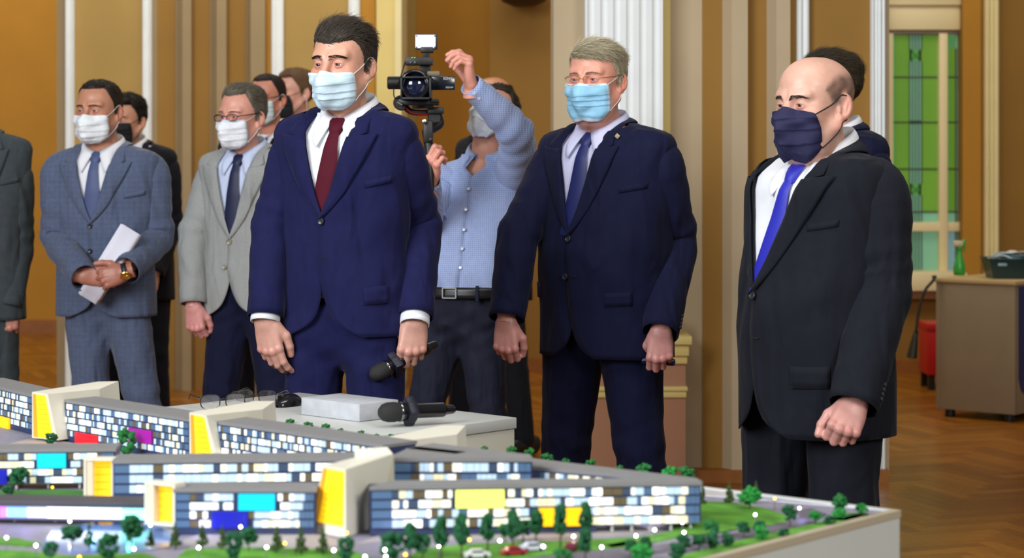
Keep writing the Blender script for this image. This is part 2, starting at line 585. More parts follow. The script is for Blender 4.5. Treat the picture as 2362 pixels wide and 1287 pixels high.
GREEN = mat('green_glass', srgb(104, 150, 52), .15, noise=(2.2, .12), emit=srgb(104, 150, 52), emit_s=.38)  # emission in the panes stands in for daylight behind the window
GREEN2 = mat('edge_green_glass', srgb(86, 156, 74), .15, noise=(2.2, .08), emit=srgb(86, 156, 74), emit_s=.38)
TEAL = mat('teal_glass', srgb(120, 172, 142), .15, noise=(3, .08), emit=srgb(120, 172, 142), emit_s=.38)
LEAD = mat('window_lead', srgb(74, 84, 70), .5, metal=.4)
def pane(x0, x1, y0, y1, m):
    g = Geo(); g.box((Xp(x0, yw), yw + .010, Zp(y1, yw)), (Xp(x1, yw), yw + .018, Zp(y0, yw)))
    return g.obj('pane', m, win)
ys = [80, 178, 390, 489]
for i in range(3):
    pane(2058, 2066, ys[i], ys[i + 1] - 2, GREEN2)
    pane(2066, 2098, ys[i], ys[i + 1] - 2, GREEN)
    pane(2126, 2163, ys[i], ys[i + 1] - 2, GREEN)
    pane(2182, 2190, ys[i], ys[i + 1] - 2, GREEN2)
    pane(2190, 2206, ys[i], ys[i + 1] - 2, GREEN)
pane(2058, 2098, 490, 512, TEAL); pane(2126, 2163, 490, 512, TEAL); pane(2182, 2206, 490, 512, TEAL)
pane(2058, 2096, 533, 628, TEAL); pane(2128, 2163, 533, 628, TEAL); pane(2182, 2204, 533, 628, mat('blue_glass', srgb(128, 168, 172), .15, emit=srgb(128, 168, 172), emit_s=.38))
pane(2204, 2222, 80, 628, TEAL)
pane(2190, 2202, 79, 112, TEAL)
for (y0, y1) in ((80, 114), (140, 278), (286, 424), (450, 512), (533, 628)):
    for k in range(4):
        pane(2099 + k * 7, 2105 + k * 7, y0, y1, TEAL)
for (ya, yb, yc) in ((114, 128, 140), (424, 437, 450)):
    pane(2104, 2120, ya, yc, GREEN2)
    g = Geo()
    for sgn in (-1, 1):
        for off in (12,):
            g.tube(catmull([(Xp(2112 + sgn * off, yw), yw, Zp(ya, yw)), (Xp(2112 + sgn * 2, yw), yw, Zp(yb, yw)), (Xp(2112 + sgn * off, yw), yw, Zp(yc, yw))], 5), .0035, 5)
    g.obj('lead_came', LEAD, win)
g = Geo()
for x in (2098, 2105, 2112, 2119, 2126):
    for (y0, y1) in ((79, 114), (140, 424), (450, 512), (533, 630)):
        g.tube([(Xp(x, yw), yw + .004, Zp(y0, yw)), (Xp(x, yw), yw + .004, Zp(y1, yw))], .0045, 5)
for y in (178, 390, 282, 489):
    for (a, b) in ((2058, 2163), (2182, 2222)):
        g.tube([(Xp(a, yw), yw + .004, Zp(y, yw)), (Xp(b, yw), yw + .004, Zp(y, yw))], .005, 5)
for x in (2205, 2211):
    g.tube([(Xp(x, yw), yw + .004, Zp(112, yw)), (Xp(x, yw), yw + .004, Zp(628, yw))], .006, 5)
tag(g.obj('lead_came', LEAD, win), kind='stuff')

# rounded dark fixture at the top of the centre wall
g = Geo()
c = px(1208, -22, 13.9)
g.lathe([(.0, -.11), (.07, -.105), (.14, -.075), (.175, -.02), (.185, .05), (.16, .16), (.02, .20)], 28, M=Matrix.Translation(c))
t = tag(g.obj('wall_fixture', mat('dark_brown_fixture', srgb(58, 34, 16), .5), smooth=True, auto=50), 'dark brown rounded fixture high on the ochre wall above the raised arm', 'wall fixture')
g = Geo(); g.box((c.x - .03, c.y + .05, c.z - .05), (c.x + .03, 14.21, c.z + .05), bev=.005)
g.obj('bracket', MATS['dark_brown_fixture'], t)
# ------------------------------------------------------------------ people
def sstep(x, a, b):
    t = np.clip((x - a) / (b - a), 0, 1)
    return t * t * (3 - 2 * t)

HEAD_DEF = dict(w=1.0, l=1.0, jaw=1.0, neck=1.0, brow=1.0, nose=1.0, cheek=1.0, fat=0.0, ear=1.0, eye=1.0)

def head_sdf(P, h):
    """face towards -Y, eye level at z = 0"""
    P = np.asarray(P, dtype=np.float32)
    S = np.array([h['w'], h['l'], 1.0], dtype=np.float32)
    P = P / S
    A = P.copy(); A[..., 0] = np.abs(A[..., 0])
    d = s_ell(P, (0, .014, .034), (.0765, .099, .084))
    d = smin(d, s_ell(P, (0, -.030, .045), (.062, .058, .062)), .03)
    d = smin(d, s_ell(P, (0, -.028, -.030), (.062, .066, .082)), .03)
    d = smin(d, s_ell(P, (0, -.034, -.074), (.056 * h['jaw'], .053, .043)), .025)
    d = smin(d, s_cone(A, (.058 * h['jaw'], .000, -.055), (.020, -.070, -.100), .016, .018), .03)
    d = smin(d, s_ell(P, (0, -.080, -.099), (.021, .016, .016)), .02)
    d = smin(d, s_cone(A, (.012, -.090, .021), (.044, -.075, .025), .0105 * h['brow'], .010 * h['brow']), .016)
    d = smin(d, s_sph(A, (.045, -.062, -.030), .024 * h['cheek']), .025)
    d = smax(d, -s_ell(A, (.0315, -.105, .001), (.020, .020, .0135)), .014)
    # eyelids round the eyeball with an almond opening
    lid = s_sph(A, (.0315, -.0760, 0), .0166)
    eo = h['eye']
    up = s_ell(A, (.0318, -.094, -.0108), (.0205, .05, .0108 + .0034 * eo))
    dn = s_ell(A, (.0312, -.094, .0100), (.0205, .05, .0108 + .0030 * eo))
    lid = np.maximum(lid, -np.maximum(up, dn))
    d = smin(d, lid, .004)
    d = smin(d, s_cone(P, (0, -.090, .012), (0, -.118 * h['nose'], -.036), .0085, .0125), .014)
    d = smin(d, s_sph(A, (.0125, -.103 * h['nose'], -.040), .0085), .008)
    d = smin(d, s_cone(P, (0, -.090, -.062), (0, -.092, -.075), .012, .012), .02)
    d = smin(d, s_cone(A, (0, -.0985, -.0665), (.019, -.089, -.0695), .0055, .003), .006)
    d = smin(d, s_cone(A, (0, -.0970, -.0765), (.017, -.088, -.0715), .0062, .003), .006)
    if h['fat'] > 0:
        d = smin(d, s_ell(P, (0, -.030, -.112), (.060, .052, .030 * h['fat'] + .012)), .035)
    # ears
    e = h['ear']
    c, s_ = math.cos(.38), math.sin(.38)
    q = A - np.array((.0765, .016, -.010), dtype=np.float32)
    t = math.radians(12)
    qy = q[..., 1] * math.cos(t) - q[..., 2] * math.sin(t)
    qz = q[..., 1] * math.sin(t) + q[..., 2] * math.cos(t)
    qx = q[..., 0]
    E = np.stack([qx * c - qy * s_, qx * s_ + qy * c, qz], -1)
    ear = s_ell(E, (0, .004, .004), (.0075 * e, .0195 * e, .030 * e))
    ear = smin(ear, s_ell(E, (.000, -.004, -.024 * e), (.0065, .0095, .012)), .008)
    con = s_ell(E, (.0085 * e, .001, .004), (.0085 * e, .0135 * e, .023 * e))
    ear = smax(ear, -con, .003)
    ear = smin(ear, s_cone(E, (.0035, -.010, .000), (.003, -.008, -.010), .0035, .0035), .004)
    ear = smin(ear, s_cone(E, (.0005, .008 * e, .017 * e), (.001, .006, -.012 * e), .0034, .003), .005)
    d = smin(d, ear, .006)
    nk = h['neck']
    d = smin(d, s_cone(P, (0, .010, -.075), (0, .047, -.235), .053 * nk, .060 * nk), .022)
    return d

def interp(x, xs, ys):
    return np.interp(x, xs, ys)

def hairline(V, hs):
    """signed height above the hairline, per head vertex"""
    th = np.degrees(np.arctan2(np.abs(V[:, 0]), -(V[:, 1] - .012)))
    zf, tp = hs.get('front', .075), hs.get('temple', .006)
    xs = [0, 25, 42, 56, 66, 76, 84, 92, 104, 118, 140, 180]
    sd = hs.get('side', 0.0)
    ys = [zf, zf + tp * .6, zf + tp, .052, .030 + sd, -.012 + sd, -.016 + sd, .020 + sd * .6, .026 + sd * .6, -.020, -.070, -.090]
    return V[:, 2] - interp(th, xs, ys)

def bald_line(V):
    th = np.degrees(np.arctan2(np.abs(V[:, 0]), -(V[:, 1] - .012)))
    top = interp(th, [0, 46, 58, 76, 100, 140, 180], [-.2, .0, .050, .072, .082, .078, .072])
    low = interp(th, [0, 46, 56, 70, 84, 92, 104, 118, 140, 180], [.2, .06, .028, -.004, -.012, .018, .024, -.020, -.070, -.090])
    return np.minimum(V[:, 2] - low, top - V[:, 2])

def head_colors(V, skin, h, style):
    c = np.tile(np.array(skin[:3]), (len(V), 1))
    red = np.array([1.0, .70, .66])
    m = sstep(np.abs(V[:, 0]), .074, .086) * .55
    m = np.maximum(m, np.exp(-((np.abs(V[:, 0]) - .042) ** 2 / .0006 + (V[:, 2] + .030) ** 2 / .0007)) * (V[:, 1] < -.03) * .5)
    m = np.maximum(m, np.exp(-(V[:, 0] ** 2 / .0004 + (V[:, 2] + .035) ** 2 / .0006)) * (V[:, 1] < -.09) * .5)
    c = c * (1 - m[:, None] + m[:, None] * red)
    lip = np.exp(-((V[:, 2] + .0715) ** 2 / .00005)) * (np.abs(V[:, 0]) < .021) * (V[:, 1] < -.086)
    c = c * (1 - .5 * lip[:, None] * np.array([.15, .6, .5]))
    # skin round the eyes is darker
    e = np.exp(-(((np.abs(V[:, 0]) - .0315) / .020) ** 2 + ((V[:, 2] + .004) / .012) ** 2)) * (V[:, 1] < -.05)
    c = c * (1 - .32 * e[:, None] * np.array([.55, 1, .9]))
    st = style.get('stubble', .12)
    jw = sstep(-V[:, 2], .040, .060) * (V[:, 1] < .0) * (V[:, 2] > -.125)
    c = c * (1 - st * jw[:, None] * np.array([1, .95, .8]))
    if style.get('bald'):
        b = sstep(bald_line(V), -.004, .022) * (np.abs(V[:, 0]) < .082)
        n = .80 + .20 * np.random.default_rng(3).random(len(V)) + .12 * np.sin(V[:, 1] * 130 + 2 * np.sin(V[:, 2] * 90))
        k = np.clip(b * n, 0, 1)[:, None] * .80
        c = c * (1 - k) + np.array([.050, .034, .026]) * k
    return np.concatenate([c, np.ones((len(V), 1))], 1)

FINGERS = [(.030, .000, .090, .041, .025, .021, .0098), (.0085, .003, .095, .045, .028, .022, .0099),
           (-.0125, .001, .091, .041, .026, .021, .0093), (-.032, -.004, .082, .032, .020, .018, .0082)]
POSES = {
    'relaxed': dict(curl=[(.25, .45, .30), (.40, .55, .35), (.50, .60, .35), (.60, .60, .35)], spread=(.06, .0, -.05, -.10),
                    thumb=[(.026, -.010, .022), (.046, -.026, .056), (.047, -.034, .088), (.042, -.042, .112)]),
    'open': dict(curl=[(.10, .18, .12), (.14, .20, .14), (.18, .22, .14), (.25, .25, .16)], spread=(.10, .02, -.07, -.16),
                 thumb=[(.026, -.008, .020), (.050, -.018, .052), (.062, -.022, .080), (.066, -.026, .104)]),
    'fist': dict(curl=[(.72, 1.60, 1.0), (.80, 1.62, 1.0), (.88, 1.62, 1.0), (.98, 1.6, 1.0)], spread=(.03, .0, -.03, -.06),
                 thumb=[(.026, -.012, .022), (.044, -.028, .052), (.040, -.046, .080), (.022, -.056, .094)]),
    'loosefist': dict(curl=[(.75, 1.25, .8), (.85, 1.3, .8), (.95, 1.3, .8), (1.0, 1.3, .8)], spread=(.04, .0, -.03, -.08),
                      thumb=[(.026, -.012, .022), (.048, -.026, .054), (.050, -.038, .084), (.044, -.050, .106)]),
    'tight': dict(curl=[(1.15, 1.55, 1.0), (1.2, 1.6, 1.0), (1.25, 1.6, 1.0), (1.3, 1.6, 1.0)], spread=(.03, .0, -.03, -.06),
                 thumb=[(.026, -.012, .022), (.048, -.024, .054), (.054, -.034, .084), (.052, -.044, .108)]),
    'grip': dict(curl=[(.55, 1.45, .9), (.62, 1.45, .9), (.70, 1.45, .9), (.80, 1.45, .9)], spread=(.05, .0, -.04, -.08),
                 thumb=[(.026, -.012, .022), (.050, -.034, .048), (.058, -.056, .066), (.058, -.076, .078)]),
    'clasp': dict(curl=[(.85, .55, .3), (.9, .6, .3), (.95, .6, .35), (1.0, .65, .35)], spread=(.05, .0, -.04, -.08),
                  thumb=[(.026, -.010, .022), (.052, -.018, .048), (.064, -.016, .078), (.068, -.014, .104)]),
    'pinch': dict(curl=[(.75, .85, .35), (1.0, .9, .4), (1.15, 1.0, .5), (1.15, 1.0, .5)], spread=(.10, .02, -.05, -.12),
                  thumb=[(.026, -.012, .020), (.048, -.034, .050), (.050, -.056, .074), (.044, -.072, .094)]),
}
_HAND = {}
def hand_mesh(pose, step, fat=1.0, fore=.13):
    """local axes: x towards the thumb, y out of the back of the hand, z along the fingers; wrist at the origin"""
    key = (pose, step, fat, fore)
    if key in _HAND:
        return _HAND[key]
    p = POSES[pose]
    prims, nails = [], []
    for fi, (mx, mn, md, l1, l2, l3, r) in enumerate(FINGERS):
        a = np.array((mx, mn - .003, md))
        sp = p['spread'][fi]
        ang = 0
        pts = [a]
        for L, c in zip((l1, l2, l3), p['curl'][fi]):
            ang += c
            dirv = np.array((math.sin(sp) * math.cos(ang), -math.sin(ang), math.cos(sp) * math.cos(ang)))
            a = a + dirv * L
            pts.append(a)
        rr = r * fat
        prims += [(pts[0], pts[1], rr * 1.10, rr * 1.0), (pts[1], pts[2], rr * 1.0, rr * .92), (pts[2], pts[3], rr * .92, rr * .80)]
    th = [np.array(q) for q in p['thumb']]
    tr = .0115 * fat
    prims_t = [(th[0], th[1], tr * 1.35, tr * 1.1), (th[1], th[2], tr * 1.1, tr), (th[2], th[3], tr, tr * .85)]
    allp = np.array([q for c in prims + prims_t for q in c[:2]])
    lo = np.minimum(allp.min(0), (-.05, -.04, -fore)) - .016
    hi = np.maximum(allp.max(0), (.05, .03, 0)) + .016
    def fn(P):
        d = s_cone(P, (0, 0, -fore - .02), (0, 0, -.035), .032, .029)
        Q = P.copy(); Q[..., 1] = Q[..., 1] * 1.25
        d = smin(d, s_cone(Q, (0, 0, -.04), (0, 0, .01), .030, .027), .015)
        for (mx, mn, md, *_r) in FINGERS:
            d = smin(d, s_cone(P, (mx * .62, -.002, .005), (mx, mn - .004, md), .0165 * fat, .0118 * fat), .012)
        d = smin(d, s_ell(P, (-.026, -.012, .045), (.016, .013, .036)), .012)
        d = smin(d, s_ell(P, (.026, -.012, .036), (.016, .014, .030)), .012)
        for i in range(4):
            c = prims[i * 3:i * 3 + 3]
            f = smin(smin(s_cone(P, *c[0]), s_cone(P, *c[1]), .004), s_cone(P, *c[2]), .004)
            f = smin(f, s_sph(P, c[0][0] + np.array((0, .003, 0)), .0105 * fat), .006)
            d = smin(d, f, .0045)
        t = smin(smin(s_cone(P, *prims_t[0]), s_cone(P, *prims_t[1]), .006), s_cone(P, *prims_t[2]), .004)
        d = smin(d, t, .008)
        return d
    V, Fc = surface_nets(fn, lo, hi, step)
    # nail plates: flat colour patches at the finger tips
    tips = []
    for i in range(4):
        tips.append((prims[i * 3 + 2][0] * .25 + prims[i * 3 + 2][1] * .75, prims[i * 3 + 2][1] - prims[i * 3 + 2][0], prims[i * 3 + 2][3]))
    tips.append((th[2] * .25 + th[3] * .75, th[3] - th[2], tr * .85))
    tint = np.ones((len(V), 3))
    for (c, dv, r) in tips:
        dv = dv / np.linalg.norm(dv)
        up = np.array((0, 1.0, 0)) if abs(dv[1]) < .8 else np.array((0, 0, 1.0))
        up = up - dv * np.dot(up, dv); up /= np.linalg.norm(up)
        q = V - c
        al, ht = q @ dv, q @ up
        m = (np.abs(al) < r * .85) & (ht > r * .55) & (np.linalg.norm(q, axis=1) < r * 1.7)
        tint[m] = (1.12, 1.12, 1.10)
    for (mx, mn, md, *_r) in FINGERS:
        g = np.exp(-(((V - np.array((mx, mn + .008, md))) / .009) ** 2).sum(1))
        tint *= 1 - g[:, None] * np.array((.02, .20, .18))
    _HAND[key] = (V, Fc, tint)
    return _HAND[key]

def hand_matrix(wrist, d, n, right, scale=1.0):
    d = np.array(d, float); d /= np.linalg.norm(d)
    n = np.array(n, float); n = n - d * np.dot(n, d); n /= np.linalg.norm(n)
    t = np.cross(d, n) * (-1 if right else 1)
    return np.array(wrist, float), np.stack([t, n, d], 1) * scale

def strands_mesh(roots, dirs, norms, length, width, seed, lift=.25, curl=0.0, segs=4, nm=3, jit=.22):
    """many thin tapered hairs as one mesh"""
    r = np.random.default_rng(seed)
    n = len(roots)
    L = length * (0.65 + 0.6 * r.random(n))
    D = dirs + norms * lift * (0.5 + r.random(n))[:, None] + r.normal(0, jit, (n, 3))
    D /= np.linalg.norm(D, axis=1, keepdims=True)
    W = np.cross(D, norms); W /= np.maximum(np.linalg.norm(W, axis=1, keepdims=True), 1e-6)
    ph = r.random(n) * 6.28
    rows = []
    for k in range(segs + 1):
        t = k / segs
        p = roots - norms * .002 + D * (L * t)[:, None] - norms * (L * lift * .75 * t * t)[:, None]
        p = p + W * (np.sin(ph + t * 4) * curl * t)[:, None]
        w = width * (1 - .75 * t)
        rows.append((p + W * w * .5, p - W * w * .5, p + norms * w * .5))
    V = np.stack([q for row in rows for q in row], 1).reshape(-1, 3)
    m = 3 * (segs + 1)
    Fc = []
    base = (np.arange(n) * m)[:, None]
    for k in range(segs):
        for a in range(3):
            b = (a + 1) % 3
            Fc.append(base + np.array([[3 * k + a, 3 * k + b, 3 * k + 3 + b, 3 * k + 3 + a]]))
    Fc = np.stack(Fc, 1).reshape(-1, 4)
    mi = np.repeat(r.integers(0, nm, n), segs * 3)
    return V, Fc, mi

def hair_mats(name, base):
    out = []
    for i, k in enumerate((.7, 1.0, 1.45)):
        c = tuple(min(1, v * k) for v in base[:3]) + (1,)
        out.append(mat(f'{name}_{i}', c, .62, spec=.3))
    return out

def make_head(root, P, hm, step):
    """returns skin verts/faces/colours in root space, and adds hair, brows, eyes, mask, glasses"""
    h = dict(HEAD_DEF); h.update(P.get('head', {}))
    st = P.get('hair', {})
    hs = P.get('hs', 1.0)
    lo, hi = np.array((-.098, -.14, -.235)), np.array((.098, .132, .132))
    hi[1] *= max(1, h['l']); lo[0] *= max(1, h['w']); hi[0] *= max(1, h['w'])
    V, Fc = surface_nets(lambda Q: head_sdf(Q, h), lo, hi, step)
    cols = head_colors(V, P['skin'], h, st)
    # vertex normals from the field
    eps = .0015
    def nrm(Q):
        g = np.stack([head_sdf(Q + np.eye(3)[i] * eps, h) - head_sdf(Q - np.eye(3)[i] * eps, h) for i in range(3)], 1)
        return g / np.maximum(np.linalg.norm(g, axis=1, keepdims=True), 1e-9)
    def front_y(x, z):
        x = np.asarray(x, float); z = np.asarray(z, float)
        a = np.full(x.shape, -.16); b = np.full(x.shape, .02)
        for q in np.linspace(-.16, .0, 60):
            f = head_sdf(np.stack([x, np.full(x.shape, q), z], -1), h)
            m = (f > 0) & (a >= q - .004)
            a = np.where(m, q, a)
        return a
    pit = math.radians(P.get('pitch', 0))
    def bend(Q):
        if not pit: return Q
        Q = np.asarray(Q, float)
        w = sstep(Q[:, 2], -.215, -.085) * pit
        y, z = Q[:, 1] - .03, Q[:, 2] + .10
        c_, s_ = np.cos(w), np.sin(w)
        return np.stack([Q[:, 0], y * c_ - z * s_ + .03, y * s_ + z * c_ - .10], 1)
    def put(name, V2, F2, m, parent=None, midx=None, smooth=True, label=None):
        Vw = (bend(np.asarray(V2, float)) * hs) @ hm[1].T + hm[0]
        o = link(name, mesh_from(name, Vw, F2, m, smooth, midx), root if parent is None else parent)
        if label: o['label'] = label
        return o
    N = nrm(V)
    r = np.random.default_rng(P['seed'])
    # hair
    if not st.get('none'):
        hm_ = hair_mats('hair_' + P['key'], st.get('color', srgb(40, 32, 26)))
        bald = st.get('bald')
        g = bald_line(V) if bald else hairline(V, st)
        ear_zone = (np.abs(V[:, 0]) > .0785 * h['w']) & (V[:, 2] < .030) & (V[:, 1] > -.015) & (V[:, 1] < .05)
        g = np.where(ear_zone, -1, g)
        ok = (V[:, 2] > -.11)
        mask = sstep(g, -.001, .012) * ok
        if bald:
            mask = mask * st.get('fringe', 0.0)
        if mask.max() > .2:
            top = sstep(V[:, 2], .045, .095)
            th = st.get('side_h', .004) * (1 - top) + st.get('top_h', .014) * top
            wv = 1 + st.get('wave', .12) * (np.sin(V[:, 0] * 150 + np.sin(V[:, 1] * 60) * 2) * .6 + np.sin(V[:, 1] * 110 + V[:, 0] * 70) * .5)
            off = th * mask * wv
            Vh = V + N * (off - .0008)[:, None]
            keep = mask > .02
            fk = keep[Fc].all(1)
            used = np.unique(Fc[fk]); mp = -np.ones(len(V), int); mp[used] = np.arange(len(used))
            hair = put('hair', Vh[used], mp[Fc[fk]], [hm_[0]])
            ns = int(st.get('n', 900) * 2.4)
            pr = np.where(mask > .06, 1.0, 0.0) * (1 + 1.5 * (mask < .8)); pr /= pr.sum()
            pick = r.choice(len(V), ns, p=pr)
            cd = np.array(st.get('comb', (0, 1, -.15)), float)
            dirs = np.tile(cd, (ns, 1))
            sd_ = (1 - sstep(V[pick][:, 2], .04, .085))[:, None]
            dirs = dirs * (1 - sd_) + np.array((0, .55, -1.0)) * sd_
            if st.get('fringe_comb') is not None:
                fr = (sstep(-V[pick][:, 1], .035, .07) * sstep(V[pick][:, 2], .05, .07))[:, None]
                dirs = dirs * (1 - fr) + np.array(st['fringe_comb'], float) * fr
            nn = N[pick]
            dirs = dirs - nn * (dirs * nn).sum(1)[:, None]
            dirs /= np.maximum(np.linalg.norm(dirs, axis=1, keepdims=True), 1e-6)
            root_p = V[pick] + nn * (off[pick] * 1.0 + .0012)[:, None] + r.normal(0, .0012, (ns, 3))
            ln = st.get('length', .02) * (.30 + .70 * top[pick])
            SV, SF, SM = strands_mesh(root_p, dirs, nn, ln, st.get('width', .0011) * 1.15, P['seed'] + 1, st.get('lift', .25), st.get('curl', .0), jit=st.get('jit', .2))
            put('strand', SV, SF, hm_, parent=hair, midx=SM)['kind'] = 'stuff'
    # brows
    if P.get('brows', True):
        bc = P.get('brow_color', st.get('color', srgb(40, 32, 26)))
        bm_ = hair_mats('brow_' + P['key'], bc)
        bt = P.get('brow_t', 1.0)
        for sx in (-1, 1):
            t = np.linspace(0, 1, 12)
            xb = .0105 + .040 * t
            zb = .0165 + .0075 * np.sin(t * 2.2) - .0050 * t
            wb = (.0018 + .0022 * np.sin(np.clip(t * 1.5 + .25, 0, 2.2)) - .0018 * t ** 2) * bt
            X = np.concatenate([xb, xb]) * sx; Z = np.concatenate([zb + wb, zb - wb])
            Xg = np.concatenate([X, X[:12]]); Zg = np.concatenate([Z, zb])
            Y = front_y(Xg, Zg)
            top, bot, mid = np.stack([Xg[:12], Y[:12] - .0004, Zg[:12]], 1), np.stack([Xg[12:24], Y[12:24] - .0004, Zg[12:24]], 1), np.stack([Xg[24:], Y[24:] - .0014 * bt, Zg[24:]], 1)
            VV = np.concatenate([top, mid, bot])
            FF = []
            for i in range(11):
                FF += [(i, i + 1, 12 + i + 1, 12 + i), (12 + i, 12 + i + 1, 24 + i + 1, 24 + i)]
            if sx < 0: FF = [f[::-1] for f in FF]
            ns = int(230 * bt)
            tt = r.random(ns); xx = (.0105 + .040 * tt) * sx; zz = .0165 + .0075 * np.sin(tt * 2.2) - .0050 * tt + (r.random(ns) - .5) * 2 * (.0046 - .003 * tt ** 2) * bt
            yy = front_y(xx, zz)
            Q = np.stack([xx, yy - .0004, zz], 1)
            nn = nrm(Q)
            dr = np.stack([np.full(ns, sx * 1.0), np.full(ns, .3), .28 - .55 * tt], 1)
            dr -= nn * (dr * nn).sum(1)[:, None]; dr /= np.linalg.norm(dr, axis=1, keepdims=True)
            SV, SF, SM = strands_mesh(Q, dr, nn, np.full(ns, .0095), .00085, P['seed'] + 5, .10, segs=2, jit=.09)
            put('eyebrow', SV, SF, bm_, midx=SM)
    # eyes
    gaze = P.get('gaze', (0, 0))
    for sx in (-1, 1):
        n, mrows = 20, 14
        VV, FF, MI = [], [], []
        gy, gp = math.radians(gaze[0]), math.radians(gaze[1])
        for i in range(mrows + 1):
            a = PI * (i / mrows) ** 1.35
            for k in range(n):
                b = 2 * PI * k / n
                v = np.array((math.sin(a) * math.cos(b), -math.cos(a), math.sin(a) * math.sin(b))) * .0134
                if a < .46: v = v * 1.02
                cy, sy = math.cos(gy), math.sin(gy)
                v = np.array((v[0], v[1] * math.cos(gp) + v[2] * math.sin(gp), v[2] * math.cos(gp) - v[1] * math.sin(gp)))
                v = np.array((v[0] * cy + v[1] * sy, -v[0] * sy + v[1] * cy, v[2]))
                VV.append(v + np.array((.0315 * h['w'] * sx, -.0750 * h['l'], 0)))
            if i < mrows:
                am = PI * ((i + .5) / mrows) ** 1.35
                mi = 2 if am < .22 else (1 if am < .50 else 0)
                for k in range(n):
                    k2 = (k + 1) % n
                    FF.append((i * n + k, (i + 1) * n + k, (i + 1) * n + k2, i * n + k2)); MI.append(mi)
        ic = P.get('iris', srgb(70, 50, 34))
        put('eye', VV, FF, [mat('eye_white', srgb(214, 205, 200), .25), mat('iris_' + P['key'], ic, .2), mat('pupil', (.005, .005, .006, 1), .08)], midx=MI)
    # mask
    mk = P.get('mask')
    if mk:
        R, Cn = 57, 45
        tz, bz = mk.get('top', -.010), mk.get('bottom', -.128)
        v = np.linspace(0, 1, R)[:, None] * np.ones((1, Cn)); u = np.ones((R, 1)) * np.linspace(-1, 1, Cn)[None]
        cy = interp(v, [0, .10, .20, .32, .52, .74, .89, 1], [-.114, -.128, -.1375, -.140, -.136, -.126, -.109, -.080])
        cz = tz + (bz - tz) * v
        ew = mk.get('edge', 1.0)
        ex = interp(v, [0, .3, .6, .82, 1], [.058, .061, .060, .054, .036]) * ew
        ey = interp(v, [0, .5, .82, 1], [-.056, -.044, -.036, -.048]) + mk.get('ey', 0)
        ez = interp(v, [0, .5, .82, 1], [mk.get('ezt', tz - .010), mk.get('ezm', -.054), mk.get('ezb', bz + .034), bz + .012])
        au = np.abs(u)
        X = ex * u * (1 + .10 * (1 - au))
        Y = ey + (cy - ey) * (1 - au ** 1.75)
        Z = ez + (cz - ez) * (1 - au ** 1.8)
        Q = np.stack([X, Y, Z], -1)
        kx = np.exp(-np.linspace(-2, 2, 15) ** 2); kx /= kx.sum()
        def blur(A):
            A = np.apply_along_axis(lambda q: np.convolve(np.pad(q, 7, 'edge'), kx, 'valid'), 0, A)
            return np.apply_along_axis(lambda q: np.convolve(np.pad(q, 7, 'edge'), kx, 'valid'), 1, A)
        for it in range(7):
            f = head_sdf(Q, h)
            need = np.clip(.0034 - f, 0, .02)
            need = np.maximum(blur(need) * 1.5, need if it > 4 else 0)
            dq = Q - np.array((0, .0, -.055)); dq /= np.linalg.norm(dq, axis=-1, keepdims=True)
            Q = Q + dq * need[..., None]
        nn = Q - np.array((0, .0, -.055)); nn /= np.linalg.norm(nn, axis=-1, keepdims=True)
        pl = mk.get('pleats', (.34, .52, .70))
        fold = np.zeros_like(v)
        prev = 0.12
        for p0 in list(pl) + [.93]:
            pp = v - p0 - .02 * np.sin(u * 3 + p0 * 9) * mk.get('crumple', 1.0)
            ramp = np.clip((v - prev) / (p0 - prev), 0, 1) ** 1.6
            fold = np.maximum(fold, np.where(pp < 0, ramp, 0) * (.0042 if p0 < .9 else .0015) * (1 - .55 * au ** 3))
            prev = p0
        fold += (.0016 * np.sin(u * 21 + v * 3) * sstep(au, .62, 1.0) + .0009 * np.sin(v * 17 + u * 5) + .0008 * np.sin(u * 9 - v * 13)) * mk.get('crumple', 1.0)
        Q = Q + nn * fold[..., None]
        VV = Q.reshape(-1, 3)
        FF, MI = [], []
        for i in range(R - 1):
            for j in range(Cn - 1):
                FF.append((i * Cn + j, (i + 1) * Cn + j, (i + 1) * Cn + j + 1, i * Cn + j + 1))
                bd = mk.get('border')
                MI.append(1 if bd and (i < 4 or i > R - 5 or j < 1 or j > Cn - 3) else 0)
        mcol = mat('mask_' + P['key'], mk['color'], .8, noise=(90, .05), bump=(500, .2, .0006))
        mbor = mat('mask_edge_' + P['key'], mk.get('border') or mk['color'], .8)
        mo = put('face_mask', VV, FF, [mcol, mbor], midx=MI)
        sol = mo.modifiers.new('t', 'SOLIDIFY'); sol.thickness = .0012; sol.offset = -1
        lc = mat('loop_' + P['key'], mk.get('loop', srgb(225, 228, 230)), .7)
        for sx in (-1, 1):
            j = 0 if sx < 0 else Cn - 1
            for (row, e, md) in ((2, (.079 * h['w'] * sx, .008, .022), (.0725, -.018, .004)), (int(R * .82), (.0785 * h['w'] * sx, .010, -.041), (.070, -.014, -.060))):
                a = Q[row, j]
                mid = np.array((md[0] * sx * h['w'], md[1], (a[2] + e[2]) / 2 + md[2] * 0))
                pts = catmull([a, mid, e, np.array(e) + np.array((.002 * sx, .016, -.002 if row == 2 else .004))], 5)
                f = head_sdf(pts, h)
                pts = pts + nrm(pts) * np.clip(.0016 - f, 0, .02)[:, None]
                TV, TF = tube(pts, mk.get('loop_r', .0013), 6)
                put('ear_loop', TV, TF, lc, parent=mo)
    # spectacles
    gl = P.get('glasses')
